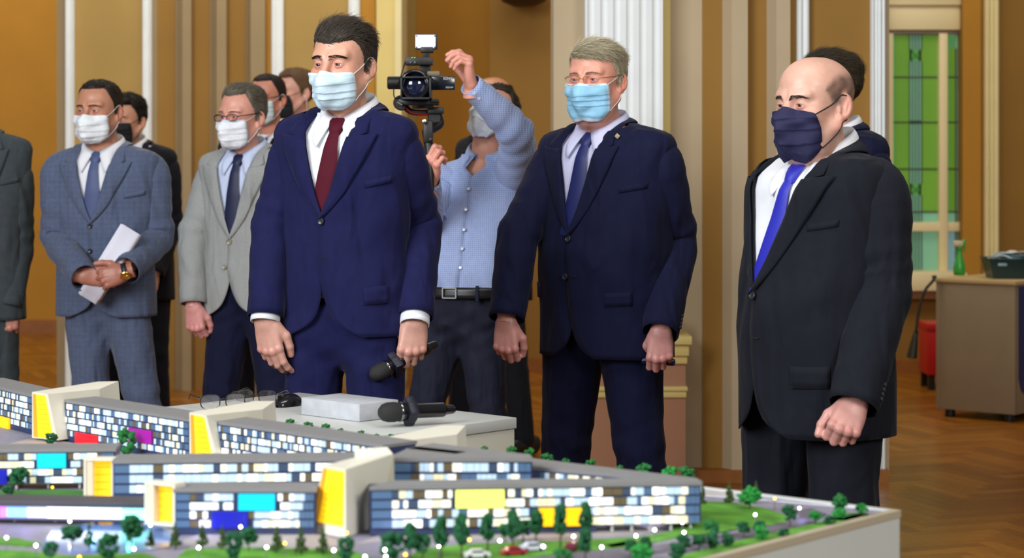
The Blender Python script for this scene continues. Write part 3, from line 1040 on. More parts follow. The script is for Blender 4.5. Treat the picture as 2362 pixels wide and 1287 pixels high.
    if gl:
        gm = mat('frame_' + P['key'], gl['color'], .3, metal=gl.get('metal', .8))
        rw, rh = gl.get('rw', .0235), gl.get('rh', .0155)
        y0, z0 = -.1085, gl.get('z', -.003)
        gp = Geo()
        lens_m = mat('spectacle_lens', (1, 1, 1, 1), .03, trans=1.0, alpha=.16)
        rims = []
        for sx in (-1, 1):
            pts = []
            for k in range(29):
                a = 2 * PI * k / 28
                c_, s_ = math.cos(a), math.sin(a)
                q = (abs(c_) ** 3.4 + abs(s_) ** 3.4) ** (-1 / 3.4)
                x = .0330 * sx + rw * c_ * q; z = z0 + rh * s_ * q
                pts.append((x, y0 + .20 * max(0.0, abs(x) - .010) ** 1.15, z))
            rims.append(pts)
            sel = pts if not gl.get('half') else pts
            gp.tube(sel, gl.get('r', .0011), 6)
            hx = (.0330 + rw) * sx
            gp.tube(catmull([(hx, y0 + .20 * .04, z0 + rh * .45), (.070 * sx * h['w'], -.080, z0 + .009), (.0795 * sx * h['w'], -.03, z0 + .015), (.0815 * sx * h['w'], .012, z0 + .020), (.081 * sx * h['w'], .03, z0 + .0)], 5), gl.get('r', .0011) * 1.25, 6)
        gp.tube(catmull([(-.0095, y0 + .001, z0 + .004), (0, y0 - .002, z0 + .007), (.0095, y0 + .001, z0 + .004)], 5), gl.get('r', .0011), 6)
        go = put('spectacles', gp.V, gp.F, gm)
        for pts in rims:
            c = np.mean(np.array(pts[:-1]), 0)
            VV = [tuple(q) for q in pts[:-1]] + [tuple(c)]
            put('lens', VV, [(i, (i + 1) % 28, 28) for i in range(28)], lens_m, parent=go, smooth=False)
    return (bend(V) * hs) @ hm[1].T + hm[0], Fc, cols

# ---- clothed torso
class Torso:
    def __init__(self, T, k):
        g = lambda n, d: T.get(n, d)
        sw, cw, ww, hw = g('sw', .215), g('cw', .205), g('ww', .185), g('hw', .20)
        cf, wf, hf = g('cf', .125), g('wf', .125), g('hf', .135)
        cb, wb, hb = g('cb', .12), g('wb', .112), g('hb', .14)
        nw = g('nw', .070)
        rows = [(.55, hw * 1.02, hf, hb), (.80, hw * 1.01, hf, hb), (.93, hw, hf, hb), (1.04, (hw + ww) / 2, (hf + wf) / 2 + .004, (hb + wb) / 2),
                (1.13, ww, wf, wb), (1.24, (ww + cw) / 2, (wf + cf) / 2, (wb + cb) / 2), (1.35, cw, cf, cb), (1.43, (cw + sw) / 2, cf * .93, cb),
                (1.470, sw * 1.0, cf * .80, cb * .93), (1.494, sw * .965, cf * .70, cb * .86), (1.510, sw * .91, cf * .62, cb * .80), (1.523, sw * .76, cf * .55, cb * .76), (1.534, sw * .57, .064, .088), (1.543, sw * .40, .058, .082), (1.550, nw * 1.06, .052, .076), (1.60, nw * .98, .048, .072)]
        R = np.array(rows)
        z = np.linspace(.55, 1.60, 421)
        tab = np.stack([np.interp(z, R[:, 0], R[:, i]) for i in (1, 2, 3)], 1)
        ker = np.exp(-np.linspace(-2, 2, 13) ** 2 * 1.6); ker /= ker.sum()
        pad = np.pad(tab, ((6, 6), (0, 0)), 'edge')
        tab = np.stack([np.convolve(pad[:, i], ker, 'valid') for i in range(3)], 1)
        self.z, self.tab, self.k = z, tab, k
        self.n = g('n', 2.35)
        self.lean = np.array(g('lean', (0, 0)), float)
        self.yb = g('yb', 0.0)
    def ring(self, z):
        zz = np.clip(z / self.k, self.z[0], self.z[-1])
        return [np.interp(zz, self.z, self.tab[:, i]) for i in range(3)]
    def off(self, z):
        t = np.clip((z / self.k - .95) / .6, 0, 1.3)
        return self.lean[0] * t ** 1.3, self.lean[1] * t ** 1.3
    def S(self, u, z, o=0.0):
        u = np.asarray(u, float); z = np.asarray(z, float)
        a, df, db = self.ring(z)
        sn, cs = np.sin(u), np.cos(u)
        e = 2 / self.n
        x = (a + o) * np.sign(sn) * np.abs(sn) ** e
        dd = np.where(cs > 0, df, db) + o
        y = -dd * np.sign(cs) * np.abs(cs) ** e
        lx, ly = self.off(z)
        return np.stack([x + lx, y + ly, z + 0 * x], -1)
    def u_of_x(self, x, z, o=0.0):
        a = self.ring(z)[0] + o
        q = np.clip(np.abs(x) / a, 0, 1)
        return np.sign(x) * np.arcsin(np.clip(q ** (self.n / 2), 0, 1))

def grid_faces(R, C, flip=False):
    F_ = []
    for i in range(R - 1):
        for j in range(C - 1):
            f = (i * C + j, i * C + j + 1, (i + 1) * C + j + 1, (i + 1) * C + j)
            F_.append(f[::-1] if flip else f)
    return F_

def solid(o, t, off=-1):
    m = o.modifiers.new('t', 'SOLIDIFY'); m.thickness = t; m.offset = off
    return o

def sleeve_path(S, E, W, sx):
    S, E, W = (np.array(q, float) for q in (S, E, W))
    a = S + np.array((-.060 * sx, 0, .020))
    b = S + np.array((-.004 * sx, 0, .004))
    c = S + (E - S) * .22 + np.array((.006 * sx, 0, 0))
    return catmull([a, b, c, S + (E - S) * .62, E, E + (W - E) * .5, W], 7)

def sleeve_mesh(path, r0, r1, r2, fold, seed, n=22, cuff=None):
    N = len(path)
    t = np.linspace(0, 1, N)
    rr = np.interp(t, [0, .10, .22, .45, .66, .85, 1], [r0 * .62, r0 * .92, r0, (r0 + r1) / 2, r1, (r1 + r2) / 2, r2])
    R = [(q, q * (.86 + .20 * sstep(np.array(tt_), .08, .35))) for q, tt_ in zip(rr, t)]
    V, Fc = tube(path, R, n, caps=False, ref=(1, 0, 0))
    V = np.array(V)
    r = np.random.default_rng(seed)
    C = np.repeat(path, n, 0)
    D = V - C; D /= np.maximum(np.linalg.norm(D, axis=1, keepdims=True), 1e-9)
    tt = np.repeat(t, n); aa = np.tile(np.arange(n) * 2 * PI / n, N)
    p1, p2, p3 = r.random(3) * 6.28
    amp = fold * (np.exp(-((tt - .62) / .13) ** 2) * 1.0 + .35 * np.exp(-((tt - .33) / .12) ** 2) + .35 * np.exp(-((tt - .9) / .1) ** 2))
    d = amp * (np.sin(tt * 62 + 1.6 * np.sin(aa + p1) + p2) * .7 + .5 * np.sin(tt * 37 - 1.3 * np.cos(aa + p3) + p1))
    d *= (tt > .12)
    return V + D * d[:, None], Fc

def make_person(P):
    """builds one person; the body is the top-level object, clothes and hair are its parts"""
    k = P['H'] / 1.80
    s = P['s']
    D = F_PX / s
    base = px(P['x'], 0, D)
    base = np.array((base.x, base.y + P.get('dy', 0), 0.0))
    yaw = -math.radians(P['yaw'])
    cy, sy = math.cos(yaw), math.sin(yaw)
    Rz = np.array(((cy, -sy, 0), (sy, cy, 0), (0, 0, 1)))
    def L(pt, dy=0.0):
        """pixel (x, y) at the person's depth (+dy) -> local coordinates"""
        w = np.array(px(pt[0], pt[1], D + dy)) - base
        return Rz.T @ w
    P['L'], P['base'], P['Rz'] = L, base, Rz
    step = P.get('step', .0026)
    T = Torso(P.get('torso', {}), k)
    root = bpy.data.objects.new('person', bpy.data.meshes.new('person'))
    COL.objects.link(root)
    root.location = base; root.rotation_euler = (0, 0, yaw)
    tag(root, P['label'], 'person')
    skin = P['skin']
    skin_m = mat('skin', (.6, .4, .3, 1), .42, spec=.5, noise=(70, .05), bump=(260, .12, .0006), attr='Col', sss=.10)
    # ---- head
    hp = L(P['eye_px'], P.get('eye_dy', -.03)) if 'eye_px' in P else np.array((0, -.03, P['H'] - .135))
    hy = -math.radians(P.get('hyaw', P['yaw']) - P['yaw'])
    hpitch, hroll = math.radians(P.get('pitch', 0)), math.radians(P.get('roll', 0))
    HR = np.array((Matrix.Rotation(hy, 3, 'Z') @ Matrix.Rotation(hroll, 3, 'Y')))
    V0, F0, C0 = make_head(root, P, (hp, HR), step)
    Vs, Fs, Cs = [V0], [F0], [C0]
    nV = len(V0)
    def add_skin(V, Fc, col=None):
        nonlocal nV
        V = np.asarray(V, float)
        Vs.append(V); Fs.append(np.asarray(Fc) + nV)
        c = np.tile(np.array(skin[:3]), (len(V), 1)) if col is None else col
        Cs.append(np.concatenate([c, np.ones((len(V), 1))], 1)); nV += len(V)
    # ---- hidden trunk, arms and legs of the same body
    zs = np.linspace(1.0 * k, 1.54 * k, 16); us = np.linspace(0, 2 * PI, 21)[:-1]
    tr = T.S(us[None] + 0 * zs[:, None], zs[:, None] + 0 * us[None], -.045)
    tv = tr.reshape(-1, 3)
    tf = []
    for i in range(15):
        for j in range(20):
            j2 = (j + 1) % 20
            tf.append((i * 20 + j, i * 20 + j2, (i + 1) * 20 + j2, (i + 1) * 20 + j))
    add_skin(tv, tf)
    legs = P.get('legs') or [(-.1, -.0), (.1, -.0)]
    sw = P.get('torso', {}).get('sw', .215)
    lx, ly = T.off(np.array(1.47 * k))
    arms = {}
    for side, sx in (('R', -1), ('L', 1)):
        S = np.array(((sw - .066) * sx + lx, .008 + ly, 1.418 * k))
        a = P.get('arm' + side, {})
        if 'S' in a: S = L(a['S'], a.get('Sd', 0))
        E = L(a['E'], a.get('Ed', 0)) if 'E' in a else S + np.array((.035 * sx, .02, -.285 * k))
        W = L(a['W'], a.get('Wd', 0)) if 'W' in a else E + np.array((-.01 * sx, -.06, -.255 * k))
        arms[side] = (S, E, W, a)
        tv, tf = tube(catmull([S, (S + E) / 2, E, (E + W) / 2, W + (W - E) * .02], 4), [.042] * 4 + [.038] * 4 + [.032] * 4 + [.027] * 5, 10)
        quads = [f for f in tf if len(f) == 4]
        add_skin(tv, quads)
        dvec = np.array(a.get('d', W - E), float)
        if 'd' in a: dvec = Rz.T @ dvec
        nvec = Rz.T @ np.array(a.get('n', (.35 * sx, -.9, 0)), float)
        pose = a.get('pose', 'relaxed')
        hv, hf, tint = hand_mesh(pose, a.get('hstep', .0030), P.get('hfat', 1.08), a.get('fore', .055))
        org, MR = hand_matrix(W, dvec, nvec, side == 'R', P.get('hand_s', 1.0))
        P['hand' + side] = (org, MR)
        col = np.array(P.get('hand_skin', skin)[:3])[None] * tint
        ff = hf if np.linalg.det(MR) > 0 else hf[:, ::-1]
        add_skin(hv @ MR.T + org, ff, col)
        sp, k1, an = np.array((.095 * sx, 0, .90 * k)), np.array((.11 * sx, -.02, .49 * k)), np.array((.12 * sx, .01, .09))
        if 'legpx' in P:
            def LL(q):
                y0, y1 = L(q, 0)[1], L(q, .1)[1]
                return L(q, -y0 * .1 / (y1 - y0))
            a2, b2 = [LL(q) for q in P['legpx'][side][:2]]
            an = LL(P['legpx'][side][2]) if len(P['legpx'][side]) > 2 else a2 + (b2 - a2) * ((a2[2] - .09) / (a2[2] - b2[2]))
            an[2] = .09
            t_ = (a2[2] - .49 * k) / max(a2[2] - an[2], .1)
            kn = a2 + (b2 - a2) * ((a2[2] - .49 * k) / max(a2[2] - b2[2], .05))
            sp = a2 + (b2 - a2) * ((a2[2] - .90 * k) / max(a2[2] - b2[2], .05))
            k1 = kn + np.array((0, -.02, 0))
        arms['leg' + side] = (sp, k1, an)
        tv, tf = tube(catmull([sp, k1, an], 6), [.05] * 6 + [.035] * 7, 10)
        add_skin(tv, [f for f in tf if len(f) == 4])
    nb = hp + HR @ (np.array((0, .034, -.165)) * P.get('hs', 1.0))
    tv, tf = tube(catmull([(lx, ly + .022, 1.40 * k), (lx, ly + .018, 1.48 * k), nb, nb + HR @ np.array((0, -.012, .05))], 5), [.060] * 5 + [.055] * 5 + [.050] * 6, 20)
    add_skin(tv, [f for f in tf if len(f) == 4])
    Fall = [tuple(f) for F_ in Fs for f in F_]
    me = mesh_from('person', np.concatenate(Vs), Fall, skin_m, True, None, np.concatenate(Cs))
    old = root.data; root.data = me; bpy.data.meshes.remove(old)

    # ---- trousers
    tc = P['trousers']
    tmat = tc['mat']
    fat = tc.get('r', 1.0)
    hemz = .95 * k
    def tfn(Q):
        d = None
        for side in ('R', 'L'):
            sp, k1, an = arms['leg' + side]
            th = smin(s_cone(Q, sp, k1, .098 * fat, .072 * fat), s_cone(Q, k1, an, .072 * fat, .062 * fat), .012)
            d = th if d is None else smin(d, th, .03)
        hipc = (arms['legR'][0] + arms['legL'][0]) / 2
        a_, f_, b_ = T.ring(np.array(1.0 * k))
        d = smin(d, s_ell(Q, (hipc[0], hipc[1], .97 * k), (a_ - tc.get('inset', .036), (f_ + b_) / 2 - tc.get('inset', .036) * .6, .17)), .05)
        zq = np.exp(-((Q[..., 2] - .83 * k) / .07) ** 2) + .7 * np.exp(-((Q[..., 2] - .47 * k) / .10) ** 2) + .15
        w = zq * (.0028 * np.sin(Q[..., 2] * 58 + Q[..., 0] * 30 + 2 * np.sin(Q[..., 1] * 14)) + .0016 * np.sin(Q[..., 2] * 97 - Q[..., 0] * 47))
        d = d + w * tc.get('fold', 1.0)
        d = np.maximum(d, Q[..., 2] - tc.get('top', .985) * k)
        return np.maximum(d, .045 - Q[..., 2])
    pts = np.array([q for s_ in ('legR', 'legL') for q in arms[s_]])
    lo = pts.min(0) - .16; hi = pts.max(0) + .16
    lo[2] = .02; hi[2] = 1.09 * k
    TV, TF = surface_nets(tfn, lo, hi, tc.get('step', .013))
    if tc.get('crease', True):
        for side in ('R', 'L'):
            sp, k1, an = arms['leg' + side]
            cx = np.interp(TV[:, 2], [an[2], k1[2], sp[2]], [an[0], k1[0], sp[0]])
            cyy = np.interp(TV[:, 2], [an[2], k1[2], sp[2]], [an[1], k1[1], sp[1]])
            w = np.exp(-((TV[:, 0] - cx) / .014) ** 2) * (TV[:, 1] < cyy) * sstep(.86 * k - TV[:, 2], 0, .06)
            TV[:, 1] -= .007 * w
    trousers = link('trousers', mesh_from('trousers', TV, TF, tmat), root)
    # ---- shoes
    for side in ('R', 'L'):
        an = arms['leg' + side][2]
        gV, gF = tube(catmull([(an[0], an[1] + .10, .045), (an[0], an[1] + .06, .05), (an[0], an[1] - .04, .052), (an[0], an[1] - .13, .035), (an[0], an[1] - .19, .022)], 4),
                      [(.026, .03)] + [(.040, .046)] * 5 + [(.044, .048)] * 5 + [(.046, .034)] * 4 + [(.034, .021), (.02, .014)], 12, ref=(1, 0, 0))
        gV = np.array(gV); gV[:, 2] = np.maximum(gV[:, 2], .001)
        link('shoe', mesh_from('shoe', gV, gF, mat('black_shoe', (.012, .011, .011, 1), .3)), root)
    P['T'], P['arms'], P['root'], P['k'] = T, arms, root, k
    P['trousers_obj'] = trousers
    P['hp'], P['HR'] = hp, HR
    if P.get('jacket'):
        make_suit(P)
    elif P.get('shirt_only'):
        make_open_shirt(P)
    return root

def patch(T, xs, zs, o, m, name, parent, thick=.003, wrapu=False):
    """small piece lying on the torso surface: xs/zs give a grid of (x, z) positions on the front"""
    X = np.array(xs, float); Z = np.array(zs, float)
    u = T.u_of_x(X, Z, o) if not wrapu else X
    V = T.S(u, Z, o)
    R, C = X.shape
    ob = link(name, mesh_from(name, V.reshape(-1, 3), grid_faces(R, C), m), parent)
    return solid(ob, thick)

def disc_button(T, x, z, o, r, m, parent, name='button', u=None):
    u = T.u_of_x(np.array(x), np.array(z), o) if u is None else u
    p = T.S(u, np.array(z), o); p2 = T.S(u, np.array(z), o + .004)
    q1 = T.S(u + .02, np.array(z), o) - p; q2 = T.S(u, np.array(z + .01), o) - p
    n = np.cross(q1, q2); n = n / np.linalg.norm(n)
    if np.dot(n, p - np.array((0, 0, p[2]))) < 0: n = -n
    Mx = Matrix.Translation(Vector(p)) @ Vector(n).to_track_quat('Z', 'Y').to_matrix().to_4x4()
    g = Geo().lathe([(r * .9, -.001), (r, .001), (r, .003), (r * .86, .0042), (r * .70, .0032), (.0004, .0030)], 14, M=Mx)
    return g.obj(name, m, parent, smooth=True, auto=40)

def make_suit(P):
    T, arms, root, k, J = P['T'], P['arms'], P['root'], P['k'], P['jacket']
    L = P['L']
    m = J['mat']
    zof = lambda y: EYE - (y - HORIZON) / P['s']
    zb = zof(J['button_y']); zh = zof(J['hem_y'])
    zn = 1.545 * k                      # neck
    ztop = 1.552 * k
    vmax = J.get('v', .078) * 1.16
    c0 = J.get('cx', 0.0)               # sideways shift of the front edge at the button
    z2 = zb - J.get('straight', .13)
    cut = J.get('cut', .075)
    def edges(z):
        """x of the left panel's edge (on top) and of the right panel's edge"""
        t = np.clip((z - zb) / (zn - zb), 0, 1.15)
        v = vmax * t ** J.get('vp', .86)
        tt = np.clip((z2 - z) / (z2 - zh), 0, 1)
        c = cut * (.30 * tt + .70 * tt ** 3.2)
        rnd = J.get('round', .05) * np.clip((zh + .07 - z) / .07, 0, 1) ** 2.4
        xl = c0 - .012 * (1 - np.clip(t * 4, 0, 1)) * (1 - tt) + v + c + rnd
        xr = c0 + .006 * (1 - np.clip(t * 4, 0, 1)) - v - c - rnd
        return xl, xr
    R, C = 64, 84
    z = np.linspace(zh, ztop, R) ** 1.0
    z = zh + (ztop - zh) * np.linspace(0, 1, R) ** .92
    xl, xr = edges(z)
    o_arr = np.zeros(R)
    ul = T.u_of_x(xl, z); ur = T.u_of_x(xr, z)
    # at the neck the front opening widens with the ring
    tn = sstep(z, zn - .03 * k, ztop)
    ul = ul * (1 - tn) + np.maximum(ul, 1.35) * tn
    ur = ur * (1 - tn) + np.minimum(ur, -1.35) * tn
    q = np.linspace(0, 1, C)[None]
    U = ul[:, None] + (2 * PI + ur[:, None] - ul[:, None]) * q
    Zg = np.repeat(z[:, None], C, 1)
    # left front lies over the right one; soft drape folds
    ov = .005 * np.exp(-(U / .35) ** 2)
    rs = np.random.default_rng(P['seed'] + 3).random(4) * 6.28
    drape = .0030 * np.sin(U * 5 + rs[0] + Zg * 7) * sstep(1.35 * k - Zg, 0, .5) + .0022 * np.sin(Zg * 38 + 3 * np.sin(U * 2 + rs[1])) * np.exp(-((Zg - zb) / .12) ** 2)
    hemdrop = J.get('hemdrop', 0.0)
    off = ov + drape * J.get('drape', 1.0)
    a, df, db = T.ring(Zg)
    V = T.S(U, Zg, 0) ; V2 = T.S(U, Zg, .01) - V
    V = V + V2 / .01 * off[..., None]
    V = V.reshape(-1, 3)
    Fc = grid_faces(R, C)
    Vt, Ft = list(map(tuple, V)), list(Fc)
    for side, sx in (('R', -1), ('L', 1)):
        S, E, W, arm = arms[side]
        path = sleeve_path(S, E, W + (W - E) / np.linalg.norm(W - E) * arm.get('cuff', -.01), sx)
        f0 = J.get('sl', 1.0)
        SV, SF = sleeve_mesh(path, .075 * f0, .064 * f0, .054 * f0, J.get('fold', .0045), P['seed'] + (7 if side == 'R' else 9))
        n0 = len(Vt)
        Vt += list(map(tuple, SV)); Ft += [tuple(i + n0 for i in f) for f in SF]
        arms[side] += (path,)
    jacket = solid(link('jacket', mesh_from('jacket', Vt, Ft, m), root), .0035)
    # lapels
    lap = J.get('lapel', .082)
    zl = zn - J.get('gorge', .085) * k
    lm = J.get('lapel_mat', m)
    for sx in (1, -1):
        n = 26
        zz = np.linspace(zb + .004, zl, n)
        xe = edges(zz)[0 if sx > 0 else 1]
        t = np.linspace(0, 1, n)
        w = lap * np.clip(t * 1.02, 0, 1) ** .62
        cols = 9
        rows = []
        for j in range(cols):
            q_ = j / (cols - 1)
            X = xe + sx * (w * q_ - .003)
            Z = zz + (.030 * q_) * sstep(t, .80, 1.0) * J.get('peak', .35)
            oo = .0105 - .0045 * q_ + .004 * math.sin(q_ * PI) + ov_front(sx)
            rows.append(T.S(T.u_of_x(X, Z, .006), Z, oo))
        A = np.stack(rows, 1)
        lo_ = link('lapel', mesh_from('lapel', A.reshape(-1, 3), grid_faces(n, cols, flip=(sx < 0)), lm), jacket)
        solid(lo_, .0022)
    # jacket collar: from the notch, round the neck, to the other notch
    n = 56
    sV = []
    cf_ = collar_front(P)
    nk = P.get('collar_nk', P.get('head', {}).get('neck', 1.0) * P.get('hs', 1.0))
    lx, ly = T.off(np.array(1.55 * k))
    rx, ry = .0665 * nk + .004, .066 * nk + .004
    cyy = cf_[1] + ry - .004
    tx, ty = lx, ly
    lx = cf_[0]
    zgrid = np.linspace(1.40 * k, 1.60 * k, 120)
    ra, rdf, rdb = T.ring(zgrid)
    def topz(x, y):
        q = (np.abs(x - tx) / ra) ** T.n + (np.abs(y - ty) / np.where(y < ty, rdf, rdb)) ** T.n
        ok = np.where(q < 1)[0]
        return zgrid[ok[-1]] if len(ok) else zgrid[0]
    def ringpt(ph):
        bk = (1 - math.cos(ph)) / 2
        zt = cf_[2] + .002 + P.get('collar_h', .078) * k * bk ** .55
        x, y = lx + rx * math.sin(ph), cyy - ry * math.cos(ph) + .012 * bk
        pin = np.array((x, y, zt - J.get('collar_gap', .016)))
        xo, yo = lx + (rx + .038) * math.sin(ph), cyy - (ry + .032) * math.cos(ph) + .012 * bk
        pout = np.array((xo, yo, max(topz(xo, yo) + .006, pin[2] - .055)))
        return pin, pout
    for t in np.linspace(-1, 1, n):
        a_ = abs(t); sg = 1 if t > 0 else -1
        if a_ > .50:
            f = (1 - a_) / .50                 # 0 at the notch .. 1 at the side of the neck
            zi = zl - .010 + (zn - .030 * k - zl + .010) * f
            xe = float(edges(np.array(zi))[0 if sg > 0 else 1])
            wd = .058 * (1 - f) + .040 * f
            o1, o2 = .0035 + ov_front(sg), .0045 + ov_front(sg)
            pi_ = T.S(T.u_of_x(np.array(xe - lx * 0), np.array(zi), .004), np.array(zi), o1)
            zo = zi + .022 * (1 - f) - .012 * f
            po_ = T.S(T.u_of_x(np.array(xe + sg * wd), np.array(zo), .004), np.array(zo), o2)
            ph = (.55 + .95 * f) * sg
            ri, ro = ringpt(ph)
            bl = float(sstep(np.array(f), .25, .95))
            pi_ = pi_ * (1 - bl) + ri * bl; po_ = po_ * (1 - bl) + ro * bl
        else:
            ph = sg * (1.50 + (PI - 1.50) * (1 - a_ / .50))
            pi_, po_ = ringpt(ph)
        out = (pi_ + po_) / 2 - np.array((lx, cyy + .02, (pi_ + po_)[2] / 2)); out[2] = .02; out /= np.linalg.norm(out)
        sV.append([pi_ * (1 - q) + po_ * q + out * .007 * math.sin(q * PI) for q in np.linspace(0, 1, 7)])
    A = np.array(sV)
    co = link('jacket_collar', mesh_from('jacket_collar', A.reshape(-1, 3), grid_faces(n, 7, flip=True), lm), jacket)
    solid(co, .0022)
    # buttons, pockets
    bm_ = J['button_mat']
    for (bx, by) in J['buttons']:
        zz_ = zof(by)
        disc_button(T, c0 + bx, zz_, .0085, J.get('button_r', .0098), bm_, jacket)
    for (x0, x1, y0, y1) in J.get('holes', []):
        patch(T, [[c0 + x0, c0 + x1], [c0 + x0, c0 + x1]], [[zof(y1)] * 2, [zof(y0)] * 2], .0085, mat('buttonhole', (.006, .006, .008, 1), .9), 'buttonhole', jacket, .001)
    for (u0, u1, z0, z1, tilt) in J.get('flaps', []):
        us = np.linspace(u0, u1, 9); zs = np.linspace(z0 * k, z1 * k, 4)
        X = np.tile(us, (4, 1)); Z = zs[:, None] + tilt * (us - u0)[None] * k
        patch(T, X, Z, .0050, m, 'pocket_flap', jacket, .0016, wrapu=True)
    if J.get('breast', True):
        us = np.linspace(J.get('bu0', .50), J.get('bu1', 1.0), 8); zs = np.linspace(1.315 * k, 1.335 * k, 3)
        X = np.tile(us, (3, 1)); Z = zs[:, None] + .034 * (us - us[0])[None] * k
        patch(T, X, Z, .0042, m, 'breast_pocket', jacket, .0010, wrapu=True)
    # sleeve buttons
    for side, sx in (('R', -1), ('L', 1)):
        if P['arm' + side].get('sleeve_buttons') if ('arm' + side) in P else False:
            path = arms[side][4]
            for i in range(4):
                c = path[-2 - 0] * (1 - i * .28) + path[-4] * (i * .28) if i < 4 else path[-2]
                od = np.array(P['arm' + side]['sleeve_buttons'], float); od = P['Rz'].T @ od; od /= np.linalg.norm(od)
                p = c + od * .0575 * J.get('sl', 1.0)
                Mx = Matrix.Translation(Vector(p)) @ Vector(od).to_track_quat('Z', 'Y').to_matrix().to_4x4()
                Geo().lathe([(.006, -.002), (.0068, .001), (.0055, .003), (.0003, .0022)], 10, M=Mx).obj('sleeve_button', bm_, jacket, smooth=True, auto=40)
    P['jacket_obj'] = jacket
    make_shirt_front(P, zb)

def ov_front(sx):
    return .004 if sx > 0 else 0.0

def make_shirt_front(P, zb):
    T, root, k, Sh = P['T'], P['root'], P['k'], P['shirt']
    m = Sh['mat']
    zs = np.linspace(zb - .10, 1.530 * k, 40)
    us = np.linspace(-1.45, 1.45, 31)
    Zg = np.repeat(zs[:, None], 31, 1); Ug = np.tile(us, (40, 1))
    o = -.010 - .012 * sstep(Zg, 1.46 * k, 1.52 * k) + .0022 * np.sin(Zg * 34 + Ug * 6) * np.exp(-(Ug / .8) ** 2) + .002 * np.exp(-(Ug / .05) ** 2)
    V = T.S(Ug, Zg, 0); N = (T.S(Ug, Zg, .01) - V) / .01
    V = V + N * o[..., None]
    shirt = link('shirt', mesh_from('shirt', V.reshape(-1, 3), grid_faces(40, 31), m), root)
    shirt_collar(P, shirt, m, Sh.get('spread', 1.0), open_=False)
    if P.get('tie'):
        Ti = P['tie']
        tm = Ti['mat']
        y0 = collar_front(P)
        kn = Ti.get('knot', 1.0)
        zt = y0[2] - .004
        cx = Ti.get('cx', 0.0)
        # knot
        rows = []
        for (dz, w, d) in ((.006, .026, .010), (-.004, .027, .018), (-.018, .0235, .021), (-.034, .0195, .019), (-.044, .0165, .012)):
            zz = zt + dz
            ys = float(T.S(np.array(0.0), np.array(zz), -.006)[1])
            ys = min(ys, y0[1] + .004 + (0 if dz > -.02 else 0))
            ring = []
            for j in range(13):
                a = PI * j / 12
                ring.append((cx * 0 + y0[0] - w * kn * math.cos(a), ys + .004 - d * abs(math.sin(a)) ** .8, zz))
            rows.append(ring)
        A = np.array(rows)
        tie = link('tie', mesh_from('tie', A.reshape(-1, 3), grid_faces(5, 13, flip=True), tm), root)
        # blade
        zz = np.linspace(zt - .038, zb + .012, 26)
        t = np.linspace(0, 1, 26)
        wid = (.0155 + (.043 - .0155) * np.clip(t * 1.05, 0, 1) ** .85) * Ti.get('wide', 1.0)
        x0 = y0[0] + (Ti.get('end', 0.0) - y0[0] + P['jacket'].get('cx', 0)) * t
        rows = []
        for i in range(26):
            row = []
            for j in range(9):
                q = j / 4 - 1
                X = x0[i] + wid[i] * q
                lx_, ly_ = T.off(np.array(zz[i]))
                p = T.S(T.u_of_x(np.array(X - lx_), np.array(zz[i])), np.array(zz[i]), -.003 + .0045 * (1 - q * q) + .004 * (1 - t[i]))
                row.append((X, min(p[1], y0[1] + .006 if i < 3 else 9), zz[i]))
            rows.append(row)
        A = np.array(rows)
        bl = link('tie_blade', mesh_from('tie_blade', A.reshape(-1, 3), grid_faces(26, 9, flip=True), tm), tie)
    # cuffs
    for side, sx in (('R', -1), ('L', 1)):
        a = P.get('arm' + side, {})
        if a.get('shirt_cuff'):
            path = P['arms'][side][4]
            dv = path[-1] - path[-3]; dv /= np.linalg.norm(dv)
            c = a['shirt_cuff']
            pts = [path[-1] - dv * .03, path[-1] + dv * c * .5, path[-1] + dv * c]
            CV, CF = tube(pts, [(.043, .046)] * 3, 24, caps=False, ref=(1, 0, 0))
            solid(link('cuff', mesh_from('cuff', CV, CF, m), shirt), .003)
    P['shirt_obj'] = shirt

def collar_front(P):
    """centre of the collar at the throat, local"""
    hp, HR, k = P['hp'], P['HR'], P['k']
    T = P['T']
    z = 1.512 * k + P.get('collar_dz', 0)
    nc = P['hp'] + P['HR'] @ (np.array((0, .030, -.155)) * P.get('hs', 1.0))
    nk = P.get('collar_nk', P.get('head', {}).get('neck', 1.0) * P.get('hs', 1.0))
    return np.array((nc[0], nc[1] - .066 * nk + P.get('collar_dy', 0), z))

